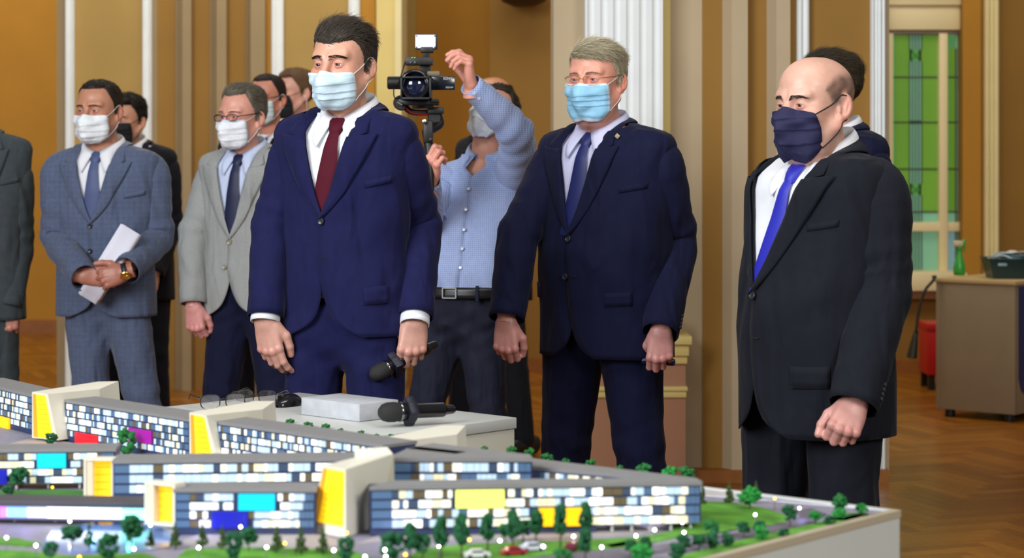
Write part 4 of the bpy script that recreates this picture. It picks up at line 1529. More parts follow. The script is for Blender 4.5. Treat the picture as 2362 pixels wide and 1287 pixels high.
def shirt_collar(P, shirt, m, spread=1.0, open_=False):
    T, k = P['T'], P['k']
    c = collar_front(P)
    nk = P.get('collar_nk', P.get('head', {}).get('neck', 1.0) * P.get('hs', 1.0))
    lx = c[0]
    rx, ry = .0665 * nk * (1.12 if open_ else 1), .066 * nk * (1.12 if open_ else 1)
    cyy = c[1] + ry - (.006 if open_ else 0)
    n = 40
    gap = .10 if not open_ else .36
    rows_t, rows_b, rows_s = [], [], []
    for i in range(n):
        f = i / (n - 1)
        ph = gap + (2 * PI - 2 * gap) * f            # 0 = front, through +x side, back, -x side
        bk = (1 - math.cos(ph)) / 2                   # 0 front .. 1 back
        zt = c[2] + .002 + P.get('collar_h', .078) * k * bk ** .55
        x = lx + rx * math.sin(ph); y = cyy - ry * math.cos(ph) + .012 * bk
        top = np.array((x, y, zt))
        fr = math.exp(-((min(ph, 2 * PI - ph) - gap) / .55) ** 2)
        sgn = 1 if ph < PI else -1
        drop = .040 + .050 * fr * (1 if not open_ else .8)
        out = .010 + .008 * fr
        bx = lx + (rx + out) * math.sin(ph) + sgn * .040 * spread * fr
        by = cyy - (ry + out) * math.cos(ph) + .012 * bk - .018 * fr
        zb_ = zt - drop
        ps = T.S(T.u_of_x(np.array(bx - T.off(np.array(zb_))[0]), np.array(zb_)), np.array(zb_), .001)
        if fr > .3: by = min(by, ps[1] - .003)
        bot = np.array((bx, by, zb_))
        stand = np.array((lx + (rx - .003) * math.sin(ph), cyy - (ry - .003) * math.cos(ph) + .012 * bk, zt - .050))
        rows_t.append(top); rows_b.append(bot); rows_s.append(stand)
    A = []
    for t_, b_, s_ in zip(rows_t, rows_b, rows_s):
        row = [s_, t_ * .45 + s_ * .55, t_]
        out = t_ - np.array((lx, cyy, t_[2])); out /= np.linalg.norm(out)
        for q in (.25, .5, .75, 1.0):
            row.append(t_ * (1 - q) + b_ * q + out * .006 * math.sin(q * PI))
        A.append(row)
    A = np.array(A)
    o = link('collar', mesh_from('collar', A.reshape(-1, 3), grid_faces(n, 7), m), shirt)
    solid(o, .0018, 0)
    return o
# ------------------------------------------------------------------ the cast
WHITE = mat('white_shirt', srgb(232, 234, 240), .75, bump=(700, .15, .0006))
PALEBLUE = mat('pale_blue_shirt', srgb(196, 208, 236), .75, bump=(700, .15, .0006))
LILAC = mat('lilac_shirt', srgb(205, 207, 238), .75, bump=(700, .15, .0006))
BTN_DARK = mat('dark_button', (.02, .02, .028, 1), .35, coat=.15)
BTN_HORN = mat('horn_button', srgb(150, 145, 120), .25, coat=.5)

def wrinkle(m, amount=.9, scale=7.0):
    """soft large folds on top of the weave"""
    nt = m.node_tree
    bs = nt.nodes['Principled BSDF']
    tc = nt.nodes.new('ShaderNodeTexCoord')
    mp = nt.nodes.new('ShaderNodeMapping')
    mp.inputs['Scale'].default_value = (1.6, 1.6, .55)
    mp.inputs['Rotation'].default_value = (.25, .35, 0)
    nt.links.new(tc.outputs['Object'], mp.inputs['Vector'])
    n = nt.nodes.new('ShaderNodeTexNoise')
    n.inputs['Scale'].default_value = scale
    n.inputs['Detail'].default_value = 1.5
    n.inputs['Distortion'].default_value = .6
    nt.links.new(mp.outputs[0], n.inputs['Vector'])
    b = nt.nodes.new('ShaderNodeBump')
    b.inputs['Strength'].default_value = amount
    b.inputs['Distance'].default_value = .03
    nt.links.new(n.outputs['Fac'], b.inputs['Height'])
    old = bs.inputs['Normal'].links[0].from_node if bs.inputs['Normal'].links else None
    if old is not None:
        nt.links.new(b.outputs['Normal'], old.inputs['Normal'])
    else:
        nt.links.new(b.outputs['Normal'], bs.inputs['Normal'])
    return m

def cloth(name, c, rough=.82):
    return wrinkle(mat(name, c, rough, spec=.2, noise=(40, .10), bump=(800, .22, .0007), sheen=.04))

SUIT_NAVY = cloth('navy_suit', srgb(18, 20, 64))
SUIT_BLUE = cloth('dark_blue_suit', srgb(14, 18, 50))
SUIT_CHAR = cloth('charcoal_suit', srgb(17, 20, 30))
SUIT_PLAID = wrinkle(fabric_lines('slate_plaid_suit', srgb(78, 90, 118), srgb(122, 134, 160), .021, .05, 'XZ', strength=.32))
SUIT_GREY = wrinkle(mat('light_grey_suit', srgb(150, 153, 152), .85, noise=(160, .07), bump=(600, .3, .0008), sheen=.1))
SUIT_GREEN = cloth('grey_green_suit', srgb(64, 72, 76))
SUIT_BLACK = cloth('black_suit', srgb(17, 18, 26))
SUIT_NAVY2 = cloth('deep_navy_suit', srgb(14, 17, 46))
TROUSER_NAVY = cloth('navy_trousers', srgb(15, 19, 48))
JEANS = wrinkle(mat('dark_jeans', srgb(15, 21, 44), .85, noise=(120, .22), bump=(500, .3, .0008)), .8, 9)

people = []
def cast(**P):
    people.append(P)
    return P

SKIN_A = srgb(214, 160, 136); SKIN_B = srgb(222, 166, 146); SKIN_C = srgb(206, 152, 124); SKIN_D = srgb(196, 138, 110)

cast(key='centre', s=780, x=797, yaw=20, H=1.845, seed=11, skin=SKIN_A, step=.0019, hs=1.06, eye_px=(793, 152), hyaw=25, roll=0,
     gaze=(6, 0), iris=srgb(86, 66, 48), brow_t=1.45, brow_color=srgb(30, 23, 20), hand_skin=srgb(200, 150, 134),
     label='person in navy suit and dark red tie with pale mask, holding a microphone',
     head=dict(w=.97, brow=1.15, jaw=1.0, neck=1.04),
     hair=dict(color=srgb(74, 66, 58), front=.055, temple=.012, top_h=.013, side_h=.004, wave=.25, n=4200, length=.044, width=.0013, lift=.09, curl=.004, jit=.15,
               comb=(.35, .9, .1), fringe_comb=(.5, .35, .6), stubble=.22),
     mask=dict(color=srgb(200, 224, 236), border=srgb(214, 230, 238), top=-.021, bottom=-.124, edge=.95, pleats=(.40, .60, .74)),
     torso=dict(sw=.228, cw=.212, ww=.188, hw=.205, cf=.128, wf=.130, hf=.132),
     armR=dict(E=(630, 520), Ed=.03, W=(612, 738), Wd=-.06, pose='relaxed', d=(.16, -.05, -1), n=(-.45, -.9, .1), shirt_cuff=.016, hstep=.0022),
     armL=dict(E=(970, 520), Ed=.05, W=(957, 738), Wd=-.10, pose='grip', d=(-.10, -.15, -1), n=(.22, -.97, .1), shirt_cuff=.026, hstep=.0022),
     jacket=dict(mat=SUIT_NAVY, button_y=508, hem_y=768, cx=-.012, v=.078, cut=.070, buttons=[(-.004, 508)], button_mat=BTN_DARK,
                 holes=[(.0, .016, 590, 592)], flaps=[(.52, .98, .985, 1.035, .012), (-1.15, -.78, .985, 1.035, -.012)], lapel=.088),
     shirt=dict(mat=WHITE, spread=1.0), tie=dict(mat=mat('dark_red_tie', srgb(78, 12, 32), .75, spec=.2, bump=(900, .2, .0006))),
     trousers=dict(mat=SUIT_NAVY, r=.98))

cast(key='official', s=690, x=1398, yaw=36, H=1.806, seed=12, skin=srgb(226, 160, 138), step=.0019, hs=1.055, eye_px=(1377, 186), hyaw=30,
     gaze=(4, 1), iris=srgb(104, 124, 146), brow_color=srgb(150, 128, 112), brow_t=.8, hand_skin=srgb(206, 146, 138),
     label='person in dark blue suit with gold-rimmed glasses, grey-blond hair and bright blue mask',
     head=dict(w=1.03, jaw=1.12, neck=1.10, fat=1.0, cheek=1.1),
     hair=dict(color=srgb(188, 178, 150), front=.066, temple=.004, top_h=.013, side_h=.006, wave=.14, n=3400, length=.040, width=.0011, lift=.07, jit=.12,
               comb=(.55, .8, -.1), fringe_comb=(.75, .0, -.25), stubble=.05),
     mask=dict(color=srgb(150, 206, 238), border=srgb(214, 230, 244), top=-.013, bottom=-.119, edge=1.0, pleats=(.40, .54, .68)),
     glasses=dict(color=srgb(196, 160, 84), metal=1.0, rw=.0245, rh=.0155, r=.0009),
     torso=dict(sw=.262, cw=.250, ww=.238, hw=.238, cf=.140, wf=.178, hf=.160, cb=.135, wb=.13, hb=.15, nw=.08),
     armR=dict(E=(1196, 545), Ed=-.02, W=(1168, 742), Wd=-.12, pose='loosefist', d=(-.02, -.12, -1), n=(-.30, -.95, .1), hstep=.0022),
     armL=dict(E=(1560, 560), Ed=-.02, W=(1524, 762), Wd=-.22, pose='fist', d=(-.06, -.10, -1), n=(-.08, -1, .1), hstep=.0022, sleeve_buttons=(.9, -.35, 0), cuff=.012),
     jacket=dict(mat=SUIT_BLUE, button_y=548, hem_y=818, cx=-.030, v=.080, cut=.055, straight=.22, buttons=[(0, 548), (-.012, 633)], button_mat=BTN_DARK, button_r=.0105,
                 holes=[(.010, .034, 632, 634)], flaps=[(.35, .80, .945, .990, .012), (-1.05, -.75, .965, 1.015, -.012)], lapel=.082, fold=.0040, sl=1.12, round=.03),
     shirt=dict(mat=LILAC, spread=1.15), tie=dict(mat=mat('navy_tie', srgb(26, 36, 98), .5, bump=(900, .25, .0006)), end=.0, wide=1.08),
     trousers=dict(mat=SUIT_BLUE, r=1.17), legpx=dict(R=[(1326, 800), (1312, 1050)], L=[(1456, 800), (1484, 1050)]))

cast(key='bald', s=850, x=1893, yaw=54, H=1.70, seed=13, skin=srgb(216, 168, 148), step=.0019, hs=1.085, eye_px=(1882, 241), hyaw=52, pitch=2,
     gaze=(4, -4), iris=srgb(70, 52, 40), brow_color=srgb(46, 36, 32), brow_t=1.25, hand_skin=srgb(200, 146, 136),
     label='bald person in charcoal suit with bright blue tie and navy cloth mask',
     head=dict(w=1.03, jaw=1.18, neck=1.14, fat=1.2, ear=1.12),
     hair=dict(bald=True, color=srgb(52, 42, 36), stubble=.10, fringe=.0),
     mask=dict(color=srgb(26, 26, 66), border=None, top=-.002, ezt=-.030, ezb=-.092, bottom=-.130, edge=.93, pleats=(.22, .50, .72), loop=srgb(20, 18, 26), loop_r=.0018, crumple=2.0),
     torso=dict(sw=.222, cw=.225, ww=.222, hw=.222, cf=.155, wf=.205, hf=.205, cb=.135, wb=.135, hb=.15, nw=.082), collar_dz=-.012, collar_h=.108, collar_nk=1.10,
     armR=dict(E=(1800, 650), Ed=.24, W=(1775, 900), Wd=.20, pose='fist'),
     armL=dict(S=(2020, 440), Sd=-.10, E=(2035, 668), Ed=-.16, W=(1972, 925), Wd=-.30, pose='tight', d=(-.42, -.55, -.75), n=(.12, -.80, .60), hstep=.0022, sleeve_buttons=(.9, -.4, 0), cuff=.015),
     jacket=dict(mat=SUIT_CHAR, button_y=677, hem_y=992, cx=-.040, v=.118, vp=.95, sidedrop=.05, collar_gap=.018, cut=.070, straight=.17, buttons=[(0, 677)], button_mat=BTN_DARK, button_r=.0105,
                 holes=[(.002, .026, 771, 774)], flaps=[(.35, .88, .88, .94, .004)], lapel=.092, sl=1.18, round=.05, bu0=.42, bu1=.86),
     shirt=dict(mat=WHITE, spread=1.0), tie=dict(mat=mat('bright_blue_tie', srgb(40, 44, 176), .5, bump=(500, .5, .001)), end=.0),
     trousers=dict(mat=SUIT_CHAR, r=1.18), legpx=dict(R=[(1800, 960), (1798, 1150)], L=[(1952, 960), (1955, 1150)]))

cast(key='plaid', s=560, x=243, yaw=9, H=1.735, seed=14, skin=SKIN_D, step=.0026, hs=1.04, eye_px=(229, 257), hyaw=20,
     gaze=(6, 0), iris=srgb(100, 112, 130), brow_color=srgb(84, 58, 44), brow_t=1.0, hand_skin=srgb(178, 116, 96),
     label='person in slate blue plaid suit clasping hands over a roll of white papers',
     head=dict(w=1.02, jaw=1.10, neck=1.12, brow=1.15),
     hair=dict(color=srgb(48, 38, 32), front=.084, temple=.004, top_h=.008, side_h=.0025, n=1800, length=.012, width=.0012, lift=.7, stubble=.35),
     mask=dict(color=srgb(236, 242, 246), border=None, top=-.016, bottom=-.130, edge=1.04, pleats=(.42, .60, .76), crumple=1.6),
     torso=dict(sw=.232, cw=.226, ww=.196, hw=.208, cf=.130, wf=.125, hf=.13),
     armR=dict(S=(140, 395), E=(133, 552), Ed=.0, W=(190, 634), Wd=-.235, fore=.02, pose='relaxed', d=(1, -.05, -.02), n=(.0, -1, .2), hstep=.0028, cuff=.028),
     armL=dict(S=(345, 395), E=(362, 548), Ed=.0, W=(288, 627), Wd=-.262, fore=.02, pose='clasp', d=(-.93, -.06, -.28), n=(-.05, -1, .15), hstep=.0024, cuff=-.012),
     jacket=dict(mat=SUIT_PLAID, button_y=519, hem_y=727, cx=-.012, v=.080, cut=.030, straight=.20, buttons=[(-.004, 519), (-.004, 576)], button_mat=BTN_DARK, lapel=.086,
                 round=.075, sl=1.06, fold=.006),
     shirt=dict(mat=WHITE, spread=1.0), tie=dict(mat=mat('steel_blue_tie', srgb(70, 84, 128), .55, bump=(800, .3, .0008))),
     trousers=dict(mat=SUIT_PLAID, r=1.02), legpx=dict(R=[(202, 720), (214, 900)], L=[(293, 720), (328, 900)]))

cast(key='grey', s=560, x=572, yaw=20, H=1.722, seed=15, skin=srgb(222, 160, 140), step=.0026, hs=1.04, eye_px=(559, 271), hyaw=32,
     gaze=(4, 0), iris=srgb(110, 120, 124), brow_color=srgb(110, 96, 84), brow_t=.8, hand_skin=srgb(212, 146, 140),
     label='person in light grey blazer and navy trousers with dark-framed glasses and white mask',
     head=dict(w=.98, jaw=1.0, neck=.98),
     hair=dict(color=srgb(116, 108, 94), front=.080, temple=.010, top_h=.018, side_h=.006, n=2200, length=.024, width=.0012, lift=.5, comb=(.2, .8, .2), fringe_comb=(.2, .2, .8)),
     mask=dict(color=srgb(238, 242, 248), border=srgb(206, 226, 244), top=-.012, bottom=-.128, edge=1.0, pleats=(.36, .52, .70), crumple=1.4),
     glasses=dict(color=srgb(30, 28, 28), metal=.3, rw=.0240, rh=.0125, r=.0016),
     torso=dict(sw=.222, cw=.208, ww=.190, hw=.202),
     armR=dict(E=(446, 545), Ed=.02, W=(446, 706), Wd=-.06, pose='loosefist', d=(.10, -.10, -1), n=(-.35, -.93, .1), hstep=.0028),
     armL=dict(pose='relaxed'),
     jacket=dict(mat=SUIT_GREY, button_y=556, hem_y=733, cx=-.012, v=.080, cut=.100, straight=.10, buttons=[(-.004, 556), (-.022, 612)], button_mat=BTN_HORN, lapel=.080, round=.07, sl=1.0,
                 breast=False),
     shirt=dict(mat=PALEBLUE, spread=1.0), tie=dict(mat=mat('midnight_tie', srgb(18, 24, 64), .55)),
     trousers=dict(mat=TROUSER_NAVY, r=1.02), legpx=dict(R=[(534, 720), (514, 900)], L=[(618, 720), (640, 900)]))

cast(key='edge', s=540, x=-52, yaw=0, H=1.80, seed=16, skin=SKIN_C, step=.004, label='person in grey-green suit cut off by the edge, only sleeve and fist in view', hyaw=10,
     hair=dict(color=srgb(60, 54, 48), n=600), mask=dict(color=srgb(220, 228, 234), border=None), hand_skin=srgb(190, 130, 112),
     torso=dict(sw=.235, cw=.225, ww=.20, hw=.205),
     armL=dict(S=(35, 405), E=(44, 565), Ed=.02, W=(22, 708), Wd=-.06, pose='fist', d=(-.08, -.10, -1), n=(.05, -1, .1), sleeve_buttons=(.9, -.3, 0), cuff=.0),
     jacket=dict(mat=SUIT_GREEN, button_y=540, hem_y=735, buttons=[(0, 540)], button_mat=BTN_DARK, sl=1.0),
     shirt=dict(mat=WHITE), tie=dict(mat=MATS['navy_tie']), trousers=dict(mat=SUIT_GREEN, r=1.02), legpx=dict(R=[(-95, 720), (-95, 900)], L=[(-5, 720), (8, 900)]))

cast(key='behind_plaid', s=460, x=312, yaw=14, H=1.755, seed=17, skin=srgb(206, 150, 122), step=.0034, hs=1.05, eye_px=(292, 280), hyaw=26,
     label='person with black mask in black suit standing behind the plaid suit',
     hair=dict(color=srgb(30, 25, 23), front=.070, top_h=.020, side_h=.007, n=1500, length=.022, width=.0014, lift=.3, stubble=.35), brow_t=1.1,
     mask=dict(color=srgb(16, 16, 20), border=None, loop=srgb(16, 16, 18), top=-.008), torso=dict(sw=.22),
     armL=dict(E=(392, 520), W=(352, 640), Wd=-.2), jacket=dict(mat=SUIT_BLACK, button_y=530, hem_y=690, buttons=[(0, 530)], button_mat=BTN_DARK),
     shirt=dict(mat=WHITE), tie=dict(mat=MATS['navy_tie']), trousers=dict(mat=SUIT_BLACK))

cast(key='behind_spectacles', s=485, x=606, yaw=22, H=1.815, seed=18, skin=srgb(210, 142, 118), step=.0034, hs=.97, eye_px=(617, 229), hyaw=27,
     label='person with cropped dark hair, dark glasses and white mask behind the light grey blazer',
     hair=dict(color=srgb(46, 36, 32), front=.082, top_h=.007, side_h=.0025, n=1100, length=.010, width=.0014, lift=.7, stubble=.3), brow_t=1.0,
     mask=dict(color=srgb(208, 222, 226), border=None), glasses=dict(color=srgb(24, 22, 24), metal=.2, rw=.0235, rh=.0175, r=.0016), torso=dict(sw=.235),
     jacket=dict(mat=SUIT_BLACK, button_y=470, hem_y=640, buttons=[(0, 470)], button_mat=BTN_DARK, v=.085), shirt=dict(mat=WHITE), tie=dict(mat=MATS['steel_blue_tie']), trousers=dict(mat=SUIT_BLACK))

cast(key='behind_profile', s=425, x=688, yaw=40, H=1.88, seed=19, skin=srgb(216, 160, 140), step=.0034, hs=1.08, eye_px=(682, 216), hyaw=58,
     label='person with short light brown hair, earpiece and black mask, turned sideways behind navy suit',
     hair=dict(color=srgb(112, 84, 58), front=.072, top_h=.012, side_h=.003, n=1100, length=.014, width=.0014, lift=.5), brow_color=srgb(110, 84, 62),
     mask=dict(color=srgb(18, 20, 24), border=None, loop=srgb(18, 18, 20)), torso=dict(sw=.225),
     jacket=dict(mat=SUIT_BLACK, button_y=470, hem_y=640, buttons=[(0, 470)], button_mat=BTN_DARK), shirt=dict(mat=WHITE), tie=dict(mat=MATS['navy_tie']), trousers=dict(mat=SUIT_BLACK))

cast(key='cameraman_back', s=475, x=1138, yaw=40, H=1.81, seed=20, skin=srgb(196, 136, 104), step=.0034, hs=1.05, eye_px=(1140, 236), hyaw=46, pitch=8,
     label='balding person in black suit half hidden behind the raised blue sleeve',
     hair=dict(bald=True, fringe=1.0, color=srgb(44, 32, 26), top_h=.010, side_h=.008, n=1000, length=.016, width=.0014), mask=dict(color=srgb(216, 226, 232), border=None),
     torso=dict(sw=.225), jacket=dict(mat=SUIT_BLACK, button_y=500, hem_y=690, buttons=[(0, 500)], button_mat=BTN_DARK), shirt=dict(mat=WHITE), tie=dict(mat=MATS['navy_tie']),
     trousers=dict(mat=SUIT_BLACK, r=.95), legpx=dict(R=[(1092, 700), (1062, 900), (1060, 1035)], L=[(1172, 700), (1200, 880), (1205, 1035)]))

cast(key='behind_bald', s=640, x=1940, yaw=62, H=1.795, seed=21, skin=SKIN_A, step=.003, hs=1.04, eye_px=(1914, 206), hyaw=72,
     label='person in deep navy suit with thick brown hair, hidden behind the bald man',
     hair=dict(color=srgb(66, 56, 42), front=.068, top_h=.020, side_h=.009, n=3000, length=.034, width=.0013, lift=.16, comb=(.3, .9, -.2)), mask=dict(color=srgb(200, 220, 232), border=None),
     torso=dict(sw=.225, cb=.125), jacket=dict(mat=SUIT_NAVY2, button_y=540, hem_y=790, buttons=[(0, 540)], button_mat=BTN_DARK), shirt=dict(mat=WHITE), tie=dict(mat=MATS['navy_tie']),
     trousers=dict(mat=SUIT_NAVY2))

CHECK = fabric_lines('blue_check_shirt', srgb(124, 148, 206), srgb(206, 216, 238), .0075, .42, 'XZ', strength=.5)
cast(key='cameraman', collar_dz=.036, s=600, x=1078, yaw=14, H=1.665, seed=22, skin=srgb(212, 152, 128), step=.0026, hs=.98, eye_px=(1124, 268), eye_dy=.03, hyaw=26, pitch=-36, roll=4,
     label='person in blue checked shirt and jeans filming with one arm raised', gaze=(10, 20), hand_skin=srgb(226, 158, 138),
     hair=dict(color=srgb(60, 46, 36), front=.070, top_h=.014, side_h=.006, n=1400, length=.02, width=.0013), head=dict(neck=1.05),
     mask=dict(color=srgb(236, 242, 250), border=None, top=-.010, bottom=-.132, crumple=2.0), torso=dict(sw=.205, cw=.195, ww=.172, hw=.18, cf=.12, wf=.118, lean=(.045, .03)),
     armR=dict(S=(1022, 425), E=(985, 500), Ed=-.08, W=(990, 415), Wd=-.34, pose='grip', d=(.05, -.55, .8), n=(-.75, -.5, -.4)),
     armL=dict(S=(1172, 410), Sd=-.02, E=(1188, 305), Ed=-.26, W=(1086, 196), Wd=-.42, pose='pinch', fore=.03, d=(-.05, -.2, 1), n=(.90, .12, .2), hstep=.0026),
     shirt_only=dict(mat=CHECK, waist_y=652, sl=1.02), trousers=dict(mat=JEANS, r=.98, crease=False, inset=.008, top=1.06, fold=1.6),
     legpx=dict(R=[(1035, 700), (998, 880)], L=[(1108, 700), (1124, 900)]))

def make_open_shirt(P):
    T, arms, root, k, Sh = P['T'], P['arms'], P['root'], P['k'], P['shirt_only']
    m = Sh['mat']
    zw = EYE - (Sh['waist_y'] - HORIZON) / P['s']
    R, C = 56, 73
    z = zw - .02 + (1.565 * k - zw + .02) * np.linspace(0, 1, R)
    op = .34 * np.clip((z - 1.480 * k) / (.070 * k), 0, 1.3)
    Zg = np.repeat(z[:, None], C, 1); Ug = op[:, None] + (2 * PI - 2 * op[:, None]) * np.linspace(0, 1, C)[None]
    off = .006 * np.sin(Ug * 7 + Zg * 9 + 1) * sstep(1.30 * k - Zg, 0, .3) + .004 * np.sin(Zg * 30 + 5 * np.sin(Ug * 2)) + .002 * np.exp(-(Ug / .07) ** 2) + .012 * np.exp(-((Zg - zw - .05) / .05) ** 2)
    V = T.S(Ug, Zg, 0); N = (T.S(Ug, Zg, .01) - V) / .01
    V = V + N * off[..., None]
    V = V.reshape(-1, 3)
    Fc = grid_faces(R, C)
    Vt, Ft = list(map(tuple, V)), Fc
    for side, sx in (('R', -1), ('L', 1)):
        S, E, W, arm = arms[side]
        path = sleeve_path(S, E, W, sx) if side == 'R' else catmull([S + np.array((-.015, .01, -.06)), S + np.array((.012, -.01, -.01)), (S + E) / 2 + np.array((.02, 0, 0)), E, (E + W) / 2 + np.array((.006, 0, 0)), W], 8)
        f0 = Sh.get('sl', 1.0)
        SV, SF = sleeve_mesh(path, .072 * f0, .064 * f0, .040 * f0, .0075, P['seed'] + sx, n=26)
        n0 = len(Vt); Vt += list(map(tuple, SV)); Ft += [tuple(i + n0 for i in f) for f in SF]
        arms[side] += (path,)
    shirt = solid(link('shirt', mesh_from('shirt', Vt, Ft, m), root), .002)
    P['shirt_obj'] = shirt
    P['collar_dz'] = P.get('collar_dz', 0)
    shirt_collar(P, shirt, m, .9, open_=True)
    bt = mat('pearl_button', srgb(222, 226, 232), .2, coat=.5)
    for q in (.08, .25, .42, .60, .78):
        disc_button(T, 0.0, zw + .03 + q * (1.49 * k - zw), .010, .0065, bt, shirt)
    # cuffs
    for side in ('R', 'L'):
        path = arms[side][4]
        dv = path[-1] - path[-2]; dv /= np.linalg.norm(dv)
        CV, CF = tube([path[-1] - dv * .055, path[-1] - dv * .03, path[-1] + dv * .004], [(.044, .046), (.043, .045), (.042, .044)], 24, caps=False)
        solid(link('cuff', mesh_from('cuff', CV, CF, m), shirt), .002)
        for dd in (.012, .040):
            q = path[-1] - dv * dd
            od = P['Rz'].T @ np.array((-.25, -.95, -.1)); od -= dv * np.dot(od, dv); od /= np.linalg.norm(od)
            Mx = Matrix.Translation(Vector(q + od * .0455)) @ Vector(od).to_track_quat('Z', 'Y').to_matrix().to_4x4()
            Geo().lathe([(.0055, -.002), (.006, .001), (.005, .0025), (.0003, .002)], 10, M=Mx).obj('button', bt, shirt, smooth=True, auto=40)
    # belt with buckle and loops
    tr = P['trousers_obj']
    zs = np.linspace(zw - .052, zw - .010, 4); us = np.linspace(-PI, PI, 61)
    Zb = np.repeat(zs[:, None], 61, 1); Ub = np.tile(us, (4, 1))
    A = T.S(Ub, Zb, .012)
    leather = mat('black_leather_belt', (.010, .010, .013, 1), .35, bump=(200, .2, .001))
    belt = solid(link('belt', mesh_from('belt', A.reshape(-1, 3), grid_faces(4, 61), leather), tr), .003)
    steel = mat('buckle_steel', (.55, .54, .52, 1), .25, metal=1.0)
    zc = zw - .031
    c = T.S(np.array(-.12), np.array(zc), .016)
    g = Geo()
    for (a, b) in (((-.028, -.020), (-.024, .020)), ((.024, -.020), (.028, .020)), ((-.028, .017), (.028, .021)), ((-.028, -.021), (.028, -.017))):
        g.box((c[0] + a[0], c[1] - .006, c[2] + a[1]), (c[0] + b[0], c[1] + .004, c[2] + b[1]))
    g.obj('buckle', steel, belt)
    for uu in (-.55, .33, .95):
        p = T.S(np.array(uu), np.array(zc), .017)
        Geo().box((p[0] - .006, p[1] - .002, zc - .030), (p[0] + .006, p[1] + .006, zc + .028), bev=.001).obj('belt_loop', JEANS, tr, smooth=True)

for P in people:
    make_person(P)
PP = {P['key']: P for P in people}
# ------------------------------------------------------------------ cabinet corner on the right
def frame_matrix(origin, ex, ey):
    ex = Vector((ex[0], ex[1], 0)).normalized(); ey = Vector((ey[0], ey[1], 0)).normalized()
    return Matrix(((ex.x, ey.x, 0, origin[0]), (ex.y, ey.y, 0, origin[1]), (0, 0, 1, origin[2]), (0, 0, 0, 1)))

pa = on_plane(2159, 952, 0.02); pb = on_plane(2341, 968, 0.02)
ex = (pb - pa); ln = ex.length
exn = ex.normalized()
eyn = Vector((-exn.y, exn.x, 0))           # away from the camera
hc = EYE - (645 - HORIZON) / F_PX * (pa.y + pb.y) / 2
M = frame_matrix((pa.x, pa.y, 0), exn, eyn)
cab = empty('cabinet', (pa.x, pa.y, 0), math.atan2(exn.y, exn.x))
tag(cab, 'grey-brown reception counter with a dark blue side and low black feet', 'counter')
CAB = mat('cabinet_taupe', srgb(140, 124, 100), .55, noise=(8, .04))
CABT = mat('cabinet_top_edge', srgb(190, 164, 116), .5)
BLUE = mat('dark_blue_panel', srgb(38, 44, 96), .45)
dp = 1.25
Geo().box((0, 0, .045), (.022, dp, hc - .022), bev=.002).obj('side_panel', CAB, cab, smooth=True, auto=40)
Geo().box((.022, 0, .045), (ln, .022, hc - .022), bev=.002).obj('front_panel', CAB, cab, smooth=True, auto=40)
Geo().box((ln - .02, .024, .045), (ln, dp, hc - .022), bev=.002).obj('end_panel', CAB, cab, smooth=True, auto=40)
Geo().box((.022, dp - .02, .045), (ln - .02, dp, hc - .022), bev=.002).obj('back_panel', CAB, cab, smooth=True, auto=40)
Geo().box((-.008, -.008, hc - .022), (ln + .008, dp + .008, hc), bev=.003).obj('top', CABT, cab, smooth=True, auto=40)
g = Geo()
pts = [(.05, .10)] + [(.05 + .16 * (1 - math.cos(a)), .10 + .0 + .12 * math.sin(a) * 0 + .16 * (1 - math.sin(a))) for a in np.linspace(PI / 2, 0, 8)]
poly = [(.04, hc - .03), (dp - .05, hc - .03), (dp - .05, .16), (.32, .12), (.14, .13), (.07, .17), (.04, .24)]
V = [(ln + .001, p[0], p[1]) for p in poly] + [(ln + .006, p[0], p[1]) for p in poly]
n = len(poly)
g.add(V, [tuple(range(n)), tuple(range(2 * n - 1, n - 1, -1))] + [(i, n + i, n + (i + 1) % n, (i + 1) % n) for i in range(n)])
g.obj('blue_panel', BLUE, cab)
for (x, y) in ((.06, .05), (ln - .06, .05), (.06, dp - .06), (ln - .06, dp - .06)):
    Geo().lathe([(.028, 0), (.03, .006), (.026, .046)], 14, M=Matrix.Translation((x, y, 0))).obj('foot', mat('black_plastic', (.012, .012, .013, 1), .4), cab, smooth=True, auto=40)

# spray bottle
b = px(2213, 634, pa.y + .28)
sb = empty('spray_bottle', (b.x, b.y, hc))
tag(sb, 'green plastic spray bottle with pale trigger head on the counter top', 'bottle')
GP = mat('green_plastic', srgb(66, 190, 72), .25, trans=.25, coat=.3)
Geo().lathe([(.026, 0), (.032, .004), (.034, .02), (.034, .045), (.028, .075), (.019, .105), (.014, .125), (.013, .140)], 24).obj('body', GP, sb, smooth=True, auto=60)
Geo().lathe([(.016, .140), (.017, .142), (.017, .160), (.012, .163)], 18).obj('collar', GP, sb, smooth=True, auto=40)
g = Geo(); g.box((-.034, -.012, .163), (.020, .012, .196), bev=.006)
g.obj('spray_head', mat('pale_plastic', srgb(216, 200, 168), .4), sb, smooth=True, auto=40)
g = Geo(); g.box((.016, -.010, .165), (.034, .010, .204), bev=.004)
g.tube(catmull([(.022, 0, .168), (.030, 0, .150), (.026, 0, .130)], 4), .005, 8)
g.obj('trigger', GP, sb, smooth=True, auto=40)

